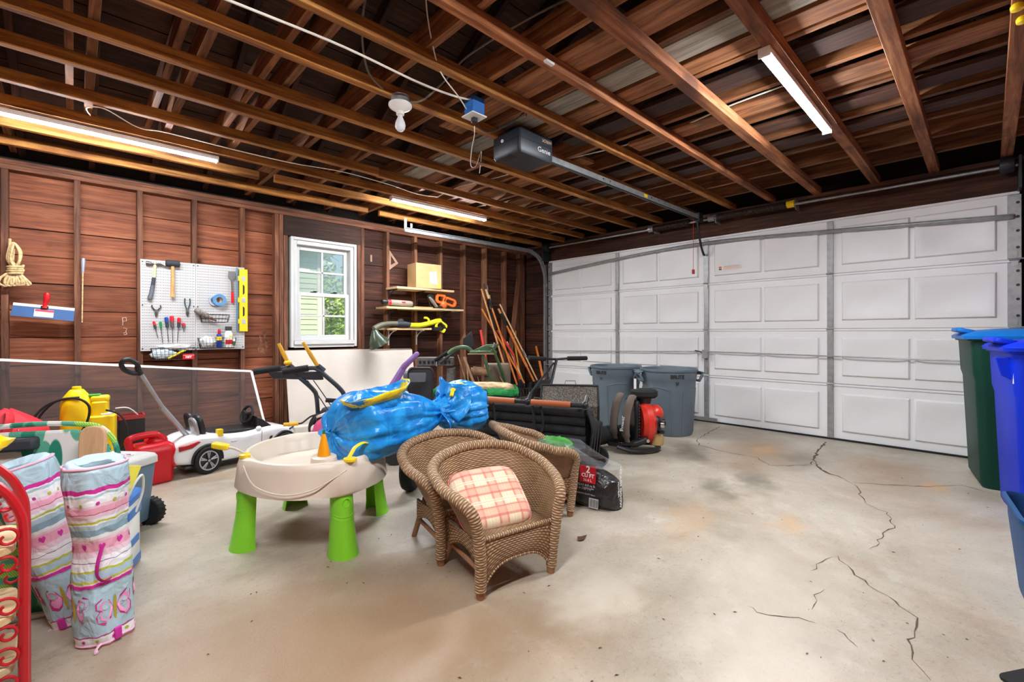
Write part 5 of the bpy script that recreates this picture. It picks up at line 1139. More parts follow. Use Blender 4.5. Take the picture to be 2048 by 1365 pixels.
for k in range(7):
    y = .02 + .045 * k; G().tube(spl([(.43, y, .50 - .03 * k), (.47, y + .01, .36), (.45 + .01 * (k % 2), y + .02, .20), (.44, y + .03, .09)], 4), .024, 7, flat=.45).build('fabric_fold', 'wagon_cloth', t)
for x, y in ((.43, .04), (.43, .34), (-.42, .04), (-.42, .34)): 
    w = G().tube([(x - .0, y - .016, .085), (x, y + .016, .085)], .085, 24).build('wheel', 'black_rubber', t); w.rotation_euler = (0, 0, 0)
    G().tube([(x, y - .019, .085), (x, y + .019, .085)], .055, 20).build('wheel_hub', 'dark_steel', w)
    for q in range(5): G().tube([(x, y - .02, .085), (x + .06 * cos(q * 1.257), y - .02, .085 + .06 * sin(q * 1.257))], .007, 6).build('wheel_spoke', 'black_plastic', w)
# ---- round grey refuse cans
plain('can_grey', (96, 110, 120), .5, var=.05, scale=3); plain('can_print', (34, 36, 40), .6)
def brute(label, loc, rz):
    t = thing('refuse_can', label, 'trash can', loc, rz, 'round grey refuse cans'); H = .67
    g = G(); g.lathe([(.005, .012), (.2, .01), (.225, 0), (.232, .012), (.262, .50), (.265, .55), (.272, .56), (.276, .64), (.285, .645), (.289, .655), (.287, .668), (.278, .67), (.272, .66), (.262, .56), (.225, .03), (.005, .028)], 48); g.build('body', 'can_grey', t)
    for s in (-1, 1):
        g = G(); g.ring(rrect(.18, .10, .025), rrect(.13, .055, .015), -.012, .012, frame((s * .305, 0, .58), (0, 1, 0), (s * .45, 0, 1))); g.prism([(-.09, .05), (.09, .05), (.09, .062), (-.09, .062)], -.03, .03, frame((s * .298, 0, .58), (0, 1, 0), (s * .3, 0, 1))); g.build('handle', 'can_grey', t, .006)
    for k in range(4):
        a0 = pi / 2 * k + .25; pts = [(.268 * cos(a0 + .02), .268 * sin(a0 + .02), .46)] ; arc = [a0 + (pi / 2 - .5) * i / 10 for i in range(11)]
        rad = lambda z: .232 + (.262 - .232) * z / .5 + .002
        path = [(rad(.02) * cos(arc[0]), rad(.02) * sin(arc[0]), .02), (rad(.42) * cos(arc[0]), rad(.42) * sin(arc[0]), .42)] + [(rad(.46) * cos(a), rad(.46) * sin(a), .46 + .03 * sin(pi * i / 10)) for i, a in enumerate(arc)] + [(rad(.42) * cos(arc[-1]), rad(.42) * sin(arc[-1]), .42), (rad(.02) * cos(arc[-1]), rad(.02) * sin(arc[-1]), .02)]
        G().tube(path, .0045, 6).build('moulded_rib', 'can_grey', t)
    for s, nm in enumerate('BRUTE'):
        a = -pi / 2 + (-.2 + .1 * s); text('letter', nm, .052, 'can_print', t, frame((.2785 * cos(a), .2785 * sin(a), .60), (-sin(a), cos(a), 0), (0, 0, 1)), bold=.0016)
    a = -pi / 2; text('letter', 'U', .04, 'can_print', t, frame((.274 * cos(a), .274 * sin(a), .535), (-sin(a), cos(a), 0), (0, 0, 1)), bold=.002)
    return t
brute('right grey round refuse can standing behind red blower', (4.48, 2.31, 0), R_(-45)); brute('left grey round refuse can partly hidden by the blower', (4.46, 2.94, 0), R_(-92))
# ---- backpack blower
plain('blower_red', (206, 50, 36), .35, var=.05); plain('pad_taupe', (104, 90, 82), .85, var=.12); plain('tank_amber', (168, 140, 92), .35)
t = thing('backpack_blower', 'red backpack leaf blower with padded straps on the floor', 'leaf blower', (3.60, 2.14, 0), R_(-40))
# local x right in the picture, local -y toward the camera
G().tube(spl([(-.22, -.09, .06), (-.12, -.13, .035), (.0, -.14, .03), (.14, -.09, .04), (.17, 0, .04), (.14, .09, .04), (-.05, .12, .04)], 5), .018, 8).build('base_frame', 'black_plastic', t)
g = G(); g.lathe([(.06, -.04), (.16, -.035), (.185, 0), (.18, .05), (.13, .09), (.03, .095)], 32); g.build('fan_housing', 'blower_red', t, mtx=M.Translation((.03, 0, .25)) @ M.Rotation(pi / 2, 4, 'Y'))
for z in range(14): G().tube([(-.045 + .045 * 0, .15 * cos(a) - .0, .09 + .026 * z) for a in [2.2 + 1.9 * i / 8 for i in range(9)]], .006, 6).build('intake_fin', 'black_plastic', t)
G().bb(-.075, -.03, -.14, .14, .06, .46).build('back_plate', 'black_plastic', t, .03)
for x, y in ((-.13, -.09), (-.19, .06)):
    s = G().tube(spl([(x, y, .10), (x - .02, y - .01, .2), (x - .005, y, .34), (x + .03, y, .46), (x + .06, y + .02, .49)], 5), [.03] * 3 + [.045] * 12 + [.04] * 5 + [.03], 10, flat=.5).build('shoulder_strap', 'pad_taupe', t)
    G().tube([(x + .01, y, .10), (x + .02, y + .02, .05)], .018, 6, flat=.4).build('strap_webbing', 'black_rubber', s)
text('strap_text', 'Power', .05, 'print_grey', t, frame((-.176, -.105, .26), (.08, -.0, 1), (-1, .0, .05)), bold=.001)
g = G(); g.lathe([(.03, .46), (.10, .47), (.118, .49), (.118, .525), (.10, .54), (.03, .545)], 24, (.05, .0, 0)); g.build('air_filter_cover', 'black_rubber', t)
G().tube([(.05, 0, .42), (.05, 0, .48)], [.06, .07], 14).build('filter_neck', 'black_plastic', t); G().cyl((-.02, .03, .5), (-.02, .03, .63), .011).build('control_stalk', 'white_plastic', t)
g = G(); g.ball((.15, -.0, .33), (.07, .08, .075), 14, 9); g.build('engine_cover', 'blower_red', t); G().ball((.13, -.05, .25), (.065, .07, .075), 12, 8).build('engine_block', 'black_plastic', t); G().tube([(.15, -.12, .25), (.18, -.13, .25)], .03, 12).build('starter', 'chrome', t); G().cyl((.19, -.03, .25), (.225, -.03, .25), .03).build('choke_knob', 'black_plastic', t)
g = G(); g.lathe([(.03, .05), (.06, .06), (.065, .12), (.05, .155), (.02, .16)], 18, (.15, -.03, 0)); g.build('fuel_tank', 'tank_amber', t); G().lathe([(.03, .155), (.032, .175), (.02, .18)], 14, (.19, -.03, 0)).build('fuel_cap', 'black_plastic', t)
G().tube(spl([(-.26, .02, .06), (-.16, -.08, .07), (-.05, -.13, .10), (.02, -.14, .13)], 5), [.018] * 8 + [.03] * 8, 10).build('throttle_tube', 'black_plastic', t); G().cyl((.02, -.17, .125), (.02, -.18, .125), .014).build('pivot_bolt', 'chrome', t)
hp = spl([(-.06, .1, .12), (-.16, .14, .12), (-.30, .12, .11), (-.42, .05, .10)], 10); G().tube(hp, [.075 + .008 * (i % 2) for i in range(len(hp))], 18).build('bellows_hose', 'black_rubber', t, ang=80)
# ================================================================== FLOOR THINGS, LEFT SIDE AND BACK
# ---- white toy push car
plain('car_white', (238, 240, 242), .22, var=.01, coat=.5); plain('car_black', (30, 31, 34), .4, var=.08); plain('rim_silver', (176, 178, 182), .3, .5); plain('tail_red', (170, 24, 36), .25); plain('glass_dark', (60, 66, 74), .2)
t = thing('toy_push_car', 'white ride-on toy sports car with push handle', 'toy car', (.72, 4.02, 0), math.atan2(.10, .55)); t.scale = (.89, 1, 1)
# local x forward, y away from camera (0 .. .36), z up ; rear axle x=0, front axle x=.645
st_ = [(-.235, .12, .20, .05), (-.22, .09, .25, .03), (-.15, .08, .285, .015), (-.05, .07, .295, 0), (.06, .06, .285, 0), (.18, .06, .262, 0), (.32, .06, .255, 0), (.44, .06, .268, 0), (.52, .06, .275, 0), (.62, .065, .268, .005), (.72, .075, .24, .02), (.775, .085, .205, .05), (.795, .11, .17, .08)]
g = G(); rings = []
for x, z0, z1, ins in st_:
    w = .36 - 2 * ins; ring = []
    for px, pz in rrect(w, z1 - z0, min(.045, (z1 - z0) * .3), 4): ring.append(V((x, .18 + px, (z0 + z1) / 2 + pz)))
    rings.append(ring)
sm = []
for i in range(len(rings) - 1):
    sm.append(rings[i]); sm.append([(a + b_) / 2 for a, b_ in zip(rings[i], rings[i + 1])])
sm.append(rings[-1]); g.loft(sm); body = g.build('body', 'car_white', t, sub=1, ang=60)
G().prism(rrect(.40, .26, .05), 0, .02, frame((.24, .18, .262), (1, 0, -.04), (0, 1, 0))).build('cockpit_rim', 'car_black', t, .006); G().prism([(-.06, 0), (.0, .0), (.34, -.01), (.42, .04), (.42, -.02), (-.06, -.02)], .02, .34, frame((.08, 0, .27), (1, 0, 0), (0, 0, 1)) @ M.Rotation(0, 4, 'X')).build('cockpit_tub', 'car_black', t) if False else None
for y in (.09, .26): G().prism(rrect(.12, .17, .05), -.02, .025, frame((-.03, y, .35), (0, 1, 0), (-.25, 0, 1))).build('headrest', 'car_black', t, .015)
G().prism(rrect(.12, .15, .045), -.015, .012, frame((-.068, .08, .345), (0, 1, 0), (-.25, 0, 1))).build('headrest_cover', 'rim_silver', t, .012)
G().bb(.08, .12, .004, .05, .26, .31).build('warning_sticker', 'level_yellow', t)
G().prism([(0, 0), (.14, 0), (.05, .07), (0, .10)], .04, .32, frame((.42, 0, .265), (1, 0, 0), (0, 0, 1)) @ M.Scale(-1, 4, (0, 0, 1))).build('dashboard', 'car_black', t, .01)
G().prism([(-.13, 0), (.13, 0), (.10, .09), (-.10, .09)], 0, .006, frame((.55, .18, .268), (0, 1, 0), (-.9, 0, .6))).build('windscreen', 'glass_dark', t, .003)
sw = frame((.395, .17, .37), (0, 1, 0), (.45, 0, 1)); G().tube([sw @ V((.085 * cos(a), .07 * sin(a), 0)) for a in [2 * pi * i / 28 for i in range(28)]], .012, 8, closed=True).build('steering_wheel', 'car_black', t)
for a in (pi / 2 * 3, .35, pi - .35): G().tube([sw @ V((0, 0, 0)), sw @ V((.08 * cos(a), .066 * sin(a), 0))], [.018, .01], 8).build('wheel_spoke', 'car_black', t)
G().tube([sw @ V((0, 0, 0)), (.47, .17, .28)], .014, 8).build('steering_column', 'car_black', t)
def carwheel(x, y, face):
    w = G(); c = lambda r: [(r * cos(2 * pi * i / 36), r * sin(2 * pi * i / 36)) for i in range(36)]; F = frame((x, y, .10), (1, 0, 0), (0, 0, 1))
    w.ring(c(.10), c(.072), -.03, .03, F); o = w.build('tyre', 'black_rubber', t, .008)
    G().ring(c(.073), c(.064), -.02, .031, F).build('rim_ring', 'rim_silver', o); G().prism(c(.066), -.01, .012, F).build('rim_dish', 'dark_steel', o)
    for k in range(5):
        for dlt in (-.13, .13):
            a = 2 * pi * k / 5 + .3; G().tube([F @ V((.012 * cos(a), .012 * sin(a), .026)), F @ V((.067 * cos(a + dlt), .067 * sin(a + dlt), .024))], .0058, 6).build('rim_spoke', 'rim_silver', o)
    G().prism(c(.016), .01, .033, F).build('hub_cap', 'car_black', o); G().prism(c(.010), .01, .0345, F).build('hub_badge', 'rim_silver', o)
for x in (0, .645):
    for y in (.006, .354): carwheel(x, y, 1)
for x in (0, .645): G().tube([(x + .112 * cos(a), -.002, .10 + .112 * sin(a)) for a in [-.1 + (pi + .2) * i / 20 for i in range(21)]], .010, 8, flat=1.0).build('wheel_arch', 'car_black', t)
G().prism([(0, 0), (.09, .012), (.15, .05), (.13, .055), (.06, .038), (.0, .036)], -.012, .012, frame((-.20, .016, .195), (1, -.13, 0), (0, 0, 1))).build('tail_light', 'tail_red', t, .004)
G().prism([(0, 0), (.07, .02), (.075, .035), (.01, .02)], -.005, .005, frame((.70, .026, .205), (1, .35, 0), (0, 0, 1))).build('head_light', 'glass_dark', t, .003)
G().prism([(0, 0), (.05, .10), (.07, .10), (.02, 0)], -.004, .004, frame((.465, -.001, .095), (1, 0, 0), (0, 0, 1))).build('side_vent', 'car_black', t)
G().ball((.40, -.02, .275), (.025, .02, .022), 10, 7).build('wing_mirror', 'car_white', t); G().bb(.18, .23, -.004, .004, .20, .208).build('door_handle', 'rim_silver', t, .002); G().tube([(.435, -.001, .10), (.44, -.001, .255)], .0016, 5).build('door_seam', 'dark_steel', t)
G().bb(-.16, .70, .03, .33, .045, .075).build('underbody', 'car_black', t, .01); G().bb(-.17, -.13, .06, .30, .085, .115).build('rear_diffuser', 'car_black', t, .006)
G().tube([(-.08, .12, .25), (-.29, .09, .52)], .019, 12).build('handle_sleeve', 'rim_silver', t); G().tube([(-.28, .091, .51), (-.435, .07, .78)], .014, 12).build('handle_pole', 'rim_silver', t)
hp_ = spl([(-.425, .07, .76), (-.445, .07, .80), (-.455, .06, .835), (-.50, .055, .865), (-.535, .06, .86), (-.545, .07, .835), (-.525, .08, .80), (-.48, .085, .775), (-.44, .075, .77)], 5); G().tube(hp_, [.02] * 8 + [.017] * (len(hp_) - 8), 10).build('handle_grip', 'car_black', t)
# ---- red fuel can
plain('fuel_red', (200, 16, 30), .35, var=.04, bump=.03)
t = thing('fuel_can', 'red plastic fuel can on floor behind toy car', 'fuel can', (.375, 4.06, 0), R_(14)); t.scale = (.93, .93, .97)
g = G(); P_ = [(0, .92), (.012, 1), (.16, 1), (.22, .99), (.265, .9), (.285, .7)]
g.loft([[V((x * s + (.02 if z > .2 else 0), y * s, z)) for x, y in rrect(.27, .22, .045, 5)] for z, s in P_]); g.build('body', 'fuel_red', t, ang=60)
hp_ = spl([(-.115, -.02, .26), (-.125, -.02, .325), (-.08, -.02, .345), (.02, -.02, .345), (.06, -.02, .33), (.085, -.02, .28)], 5); G().tube(hp_, .024, 10).build('top_handle', 'fuel_red', t); G().ball((.06, .03, .285), (.075, .08, .055), 14, 9).build('shoulder', 'fuel_red', t)
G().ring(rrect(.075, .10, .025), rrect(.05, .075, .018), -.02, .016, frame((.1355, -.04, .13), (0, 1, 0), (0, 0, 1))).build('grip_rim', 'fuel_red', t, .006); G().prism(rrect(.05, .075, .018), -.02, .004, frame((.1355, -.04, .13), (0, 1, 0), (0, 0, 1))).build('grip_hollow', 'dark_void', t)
# ---- wheeled cooler
plain('cooler_blue', (92, 116, 136), .5, var=.03); plain('cooler_grey', (196, 194, 190), .45, var=.03)
t = thing('wheeled_cooler', 'slate blue wheeled cooler with grey lid', 'cooler', (.05, 3.22, 0), R_(-48))
g = G(); g.loft([[V((x * s, y * s, z)) for x, y in rrect(.48, .33, .03, 3)] for z, s in ((.035, .88), (.05, .9), (.33, 1), (.345, 1.0))]); g.build('tub', 'cooler_blue', t, ang=50)
g = G(); g.loft([[V((x * s, y * s, z)) for x, y in rrect(.50, .35, .035, 3)] for z, s in ((.345, 1), (.375, 1), (.39, .96), (.398, .86), (.395, .82))]); lid = g.build('lid', 'cooler_grey', t, ang=40); G().ring(rrect(.36, .2, .03), rrect(.34, .18, .025), .394, .40).build('lid_rib', 'cooler_grey', lid)
G().tube([(.16, -.15, .385), (.16, -.15, .37)], .01).build('latch', 'cooler_grey', t)
for y in (-.16, .16): 
    w = G().tube([(.20, y - .022, .072), (.20, y + .022, .072)], .072, 28).build('wheel', 'black_rubber', t, .006); G().tube([(.20, y - .025, .072), (.20, y + .025, .072)], .036, 16).build('wheel_hub', 'dark_steel', w)
    for k in range(20): a = 2 * pi * k / 20; G().box((.20 + .0725 * cos(a), y, .072 + .0725 * sin(a)), (.004, .044, .008), M.Rotation(-a, 3, 'Y')).build('tread_block', 'black_rubber', w)
G().tube(spl([(.24, -.12, .33), (.255, -.14, .25), (.26, -.05, .22), (.25, .0, .3)], 4), .006, 6).build('side_cord', 'cable_white', t)
# ---- small white and blue drink cooler between
plain('cooler_white', (232, 234, 234), .4); plain('cooler_sky', (40, 112, 190), .4)
t = thing('drink_cooler', 'small white and blue cooler half hidden behind printed bags', 'cooler', (.10, 2.66, 0), R_(-20))
g = G(); g.loft([[V((x * s, y * s, z)) for x, y in rrect(.20, .20, .03, 3)] for z, s in ((.0, .94), (.02, 1), (.29, 1), (.30, .97))]); g.build('tub', 'cooler_white', t); G().ring(rrect(.206, .206, .03), rrect(.18, .18, .03), .012, .045).build('blue_base', 'cooler_sky', t); G().ring(rrect(.208, .208, .03), rrect(.18, .18, .03), .235, .27).build('blue_band', 'cooler_sky', t); G().bb(.1, .104, -.05, .05, .11, .14).build('blue_tab', 'cooler_sky', t)
g = G(); g.loft([[V((x * s, y * s, z)) for x, y in rrect(.215, .215, .03, 3)] for z, s in ((.30, 1), (.325, 1), (.335, .9))]); g.build('lid', 'cooler_sky', t); G().tube(spl([(.095, -.07, .33), (.125, -.075, .40), (.14, -.04, .42), (.13, 0, .34), (.105, .0, .25)], 5), .005, 6).build('bail', 'cable_white', t)
plain('net_yellow', (232, 214, 70), .5)
t = thing('toy_sand_scoop', 'yellow plastic scoop resting on small cooler', 'toy', (.145, 2.62, .335)); g = G(); g.add([(-.03, -.02, 0), (.03, -.03, .0), (.075, -.01, .12), (-.0, .0, .135), (-.045, .0, .09), (-.03, -.012, 0.004), (.03, -.022, .004), (.07, -.004, .118), (-.0, .008, .13), (-.04, .008, .086)], [(0, 1, 2, 3, 4), (5, 6, 7, 8, 9), (0, 1, 6, 5), (1, 2, 7, 6), (2, 3, 8, 7), (3, 4, 9, 8), (4, 0, 5, 9)]); g.build('scoop', 'net_yellow', t, .003)
# ---- yellow sprayer with hose
plain('sprayer_yellow', (246, 206, 14), .35, var=.03); plain('strap_green', (70, 170, 60), .5)
t = thing('pump_sprayer', 'yellow tank sprayer with black hose behind tropical chair', 'sprayer', (.06, 4.42, 0), R_(-10))
g = G(); g.loft([[V((-.045 + x * s, y * s, z)) for x, y in rrect(.17, .15, .06, 5)] for z, s in ((0, .9), (.02, 1), (.45, 1), (.55, .97), (.60, .82), (.64, .5), (.65, .4))]); g.build('tank', 'sprayer_yellow', t, ang=60); G().lathe([(.026, .645), (.026, .668), (.02, .672)], 14, (-.045, 0, 0)).build('cap', 'sprayer_yellow', t)
g = G(); g.loft([[V((.09 + x, y, z)) for x, y in rrect(.15, .14, .03, 4)] for z in (0, .46)]); g.loft([[V((.08 + x, y, z)) for x, y in rrect(.09, .1, .02, 4)] for z in (.45, .56)]); g.build('side_tank', 'sprayer_yellow', t, .01); G().bb(.03, .13, -.04, .04, .555, .60).build('pump_head', 'sprayer_yellow', t, .015); G().bb(.02, .08, -.03, .03, .598, .61).build('green_strap', 'strap_green', t, .003); G().bb(.09, .15, -.055, .055, .46, .475).build('label_plate', 'white_plastic', t, .003)
G().bb(-.075, -.02, -.078, -.07, .22, .24).build('tank_rib', 'sprayer_yellow', t, .004)
G().tube(spl([(-.24, -.1, .30), (-.25, -.08, .45), (-.18, -.07, .56), (-.05, -.09, .60), (.03, -.1, .55), (.03, -.1, .45), (-.02, -.1, .33)], 6), .0075, 7).build('hose', 'black_rubber', t); G().tube(spl([(-.22, -.09, .30), (-.23, -.05, .46), (-.14, -.05, .58), (-.02, -.07, .6)], 6), .0075, 7).build('hose', 'black_rubber', t)
G().tube(spl([(.12, -.07, .50), (.20, -.1, .46), (.24, -.12, .36), (.22, -.12, .24), (.14, -.11, .2)], 6), .0065, 7).build('wand_hose', 'black_rubber', t)
plain('box_red', (150, 40, 40), .6); tk = thing('tool_crate', 'dark open crate with red rim behind the fuel can', 'crate', (.33, 4.72, 0)); G().ring(rrect(.16, .16, .01, 2), rrect(.14, .14, .01, 2), 0, .37).build('walls', 'black_plastic', tk); G().ring(rrect(.165, .165, .01, 2), rrect(.14, .14, .01, 2), .37, .40).build('rim', 'box_red', tk); G().bb(-.07, .07, -.07, .07, 0, .01).build('bottom', 'black_plastic', tk); G().tube(spl([(-.1, -.1, .47), (-.02, -.08, .46), (.05, -.05, .38)], 4), .005).build('bail', 'cable_white', tk)
# ---- red bag
plain('cloth_red', (196, 28, 44), .7, var=.1, bump=.2, bscale=50); plain('cloth_maroon', (130, 20, 36), .7)
t = thing('red_duffel', 'red cloth bag with studded strap at far left', 'bag', (-.33, 4.28, 0)); g = G(); rows = []
for k in range(14):
    z = .56 * k / 13; s = (1 - max(0, (z - .40) / .16) ** 2 * .75) * (1 + .05 * sin(z * 20)); rows.append([V((.21 * s * cos(a) + .02 * NZ.noise(V((cos(a) * 2, sin(a) * 2, z * 9))), .15 * s * sin(a), z + .02 * NZ.noise(V((cos(a) * 3, sin(a) * 3, 5))))) for a in [2 * pi * j / 28 for j in range(28)]])
g.loft(rows); g.build('body', 'cloth_red', t, ang=180)
G().tube(spl([(.0, -.15, .30), (.03, -.17, .40), (.05, -.14, .52), (.04, -.05, .56)], 5), .03, 6, flat=.25).build('strap', 'cloth_red', t); G().bb(-.0, .07, -.178, -.165, .34, .42).build('pocket', 'cloth_maroon', t, .006)
for k in range(5): G().ball((.085, -.155, .36 + .03 * k), .006, 8, 5).build('stud', 'chrome', t)
# ---- folded tropical-print beach chair
def tropical():
    m, nt, b = _new('tropical_print'); L = nt.links; tc = N(nt, 'ShaderNodeTexCoord'); prev = None
    def leafset(rot, sc, off, c1, c2, th):
        nonlocal prev
        mp = N(nt, 'ShaderNodeMapping'); mp.inputs['Rotation'].default_value = (0, rot, 0); mp.inputs['Scale'].default_value = sc; mp.inputs['Location'].default_value = off; L.new(tc.outputs['Object'], mp.inputs['Vector'])
        v = N(nt, 'ShaderNodeTexVoronoi'); v.inputs['Scale'].default_value = 1; v.inputs['Randomness'].default_value = .75; L.new(mp.outputs[0], v.inputs['Vector'])
        r = ramp(nt, [(th - .03, (1, 1, 1, 1)), (th, (0, 0, 0, 1))]); L.new(v.outputs['Distance'], r.inputs['Fac'])
        w = N(nt, 'ShaderNodeTexWave'); w.inputs['Scale'].default_value = 9; w.inputs['Distortion'].default_value = 2; L.new(mp.outputs[0], w.inputs['Vector'])
        cr = ramp(nt, [(.2, lin(c1)), (.8, lin(c2))]); L.new(w.outputs['Color'], cr.inputs['Fac'])
        x = N(nt, 'ShaderNodeMix', data_type='RGBA'); L.new(r.outputs['Color'], x.inputs['Factor']); L.new(cr.outputs['Color'], x.inputs['B'])
        if prev is None: x.inputs['A'].default_value = lin((226, 224, 220))
        else: L.new(prev, x.inputs['A'])
        prev = x.outputs['Result']
    leafset(.9, (15, .01, 5), (0, 0, 0), (20, 130, 116), (120, 196, 160), .6); leafset(-.8, (15, .01, 4.5), (3.3, 0, 1.7), (8, 104, 88), (40, 150, 120), .46); leafset(.25, (5, .01, 13), (1.1, 0, 4.2), (110, 186, 40), (180, 222, 110), .42)
    L.new(prev, b.inputs['Base Color']); b.inputs['Roughness'].default_value = .75
tropical()
t = thing('beach_chair', 'folded beach chair with green tropical leaf print', 'chair', (-.12, 2.55, 0), R_(-22))
g = G(); out = [(-.30, .06), (.20, .06), (.245, .30), (.25, .48), (.235, .58), (.20, .635), (.12, .66), (-.1, .665), (-.26, .64), (-.30, .56)]
g.prism(out, -.012, .012, frame((0, 0, 0), (1, 0, 0), (0, .05, 1))); g.build('fabric_panel', 'tropical_print', t, .01, 3); G().prism([(x, z) for x, z in out], -.012, .012, frame((.0, -.07, -.06), (1, 0, 0), (0, -.02, 1)) @ M.Scale(.92, 4)).build('seat_panel', 'tropical_print', t, .01, 3)
G().tube(spl([(-.30, .03, .10), (-.31, .03, .5), (-.29, .035, .64), (-.1, .04, .685), (.12, .04, .68), (.22, .04, .64), (.262, .035, .5), (.26, .03, .1)], 5), .010, 8).build('back_tube', 'tropical_print', t); G().bb(-.17, .02, -.02, .03, .595, .645).build('head_pad', 'grip_dark', t, .012)
G().tube([(.26, .03, .1), (.30, -.12, .012)], .0115, 8).build('leg_tube', 'galvanised', t); G().tube([(-.3, .03, .1), (-.28, -.12, .012)], .0115, 8).build('leg_tube', 'galvanised', t); G().tube([(.30, -.12, .012), (-.28, -.12, .012)], .0115, 8).build('floor_tube', 'galvanised', t); G().tube([(.26, .10, .012), (-.3, .10, .012)], .0115, 8).build('floor_tube', 'galvanised', t)
for s in (.26, -.3): G().tube([(s, .03, .3), (s, .10, .012)], .0115, 8).build('rear_tube', 'galvanised', t)
F = frame((.205, -.06, .30), (1, -.1, 0), (0, .05, 1)); G().prism([(x, y) for x, y in rrect(.085, .40, .035, 5, 0, .18)], -.01, .01, F).build('wooden_armrest', 'handle_wood2' if 'handle_wood2' in MATS else wood('handle_wood2', (206, 162, 116), (222, 182, 138), (234, 200, 160), rnd=.03, stretch=(16, 16, 1.1)), t, .004)
# ---- printed carry bags (striped, with butterflies)
def printed():
    m, nt, b = _new('bag_print'); L = nt.links; tc = N(nt, 'ShaderNodeTexCoord'); sp = N(nt, 'ShaderNodeSeparateXYZ'); L.new(tc.outputs['Object'], sp.inputs[0])
    nz = N(nt, 'ShaderNodeTexNoise'); nz.inputs['Scale'].default_value = 26; L.new(tc.outputs['Object'], nz.inputs['Vector'])
    a = N(nt, 'ShaderNodeMath', operation='MULTIPLY_ADD'); a.inputs[1].default_value = .016; L.new(nz.outputs['Fac'], a.inputs[0]); L.new(sp.outputs[2], a.inputs[2])
    s = N(nt, 'ShaderNodeMath', operation='MULTIPLY'); s.inputs[1].default_value = 1 / .62; L.new(a.outputs[0], s.inputs[0])
    Bl, Bd, W, Pk, Mg, Ol, Lp = lin((176, 204, 216)), lin((140, 172, 188)), lin((238, 240, 242)), lin((236, 168, 190)), lin((206, 44, 150)), lin((190, 196, 70)), lin((236, 206, 220))
    stops = [(0, Pk), (.03, W), (.06, W), (.075, lin((178, 70, 120))), (.085, Bl), (.335, Bd), (.34, Mg), (.36, Lp), (.37, Ol), (.382, Bl), (.42, Ol), (.432, W), (.47, lin((150, 90, 140))), (.476, W), (.50, Lp), (.53, Pk), (.585, Lp), (.60, W), (.62, Bd), (.655, Bl), (.68, W), (.69, Ol), (.70, W), (.715, Lp), (.74, lin((176, 60, 100))), (.746, Pk), (.775, Lp), (.79, W), (.835, Bl), (.845, W), (.855, Mg), (.878, Bl), (.89, Ol), (.905, Bl), (.945, Ol), (.955, W), (.965, Bl)]
    r = ramp(nt, stops[:32]); r.color_ramp.interpolation = 'CONSTANT'
    L.new(s.outputs[0], r.inputs['Fac']); L.new(r.outputs['Color'], b.inputs['Base Color']); b.inputs['Roughness'].default_value = .45
    n2 = N(nt, 'ShaderNodeTexNoise'); n2.inputs['Scale'].default_value = 13; n2.inputs['Distortion'].default_value = 1.4; L.new(tc.outputs['Object'], n2.inputs['Vector'])
    bp = N(nt, 'ShaderNodeBump'); bp.inputs['Strength'].default_value = .6; bp.inputs['Distance'].default_value = .02; L.new(n2.outputs['Fac'], bp.inputs['Height']); L.new(bp.outputs['Normal'], b.inputs['Normal'])
printed(); plain('cloth_pale_blue', (186, 212, 224), .6, var=.08, scale=12); plain('strap_magenta', (206, 48, 160), .55); plain('wing_pink', (236, 150, 196), .6); plain('wing_line', (196, 48, 130), .6); plain('body_gold', (196, 168, 50), .6); plain('dot_olive', (186, 190, 60), .6); plain('piping_pale', (240, 190, 214), .6)
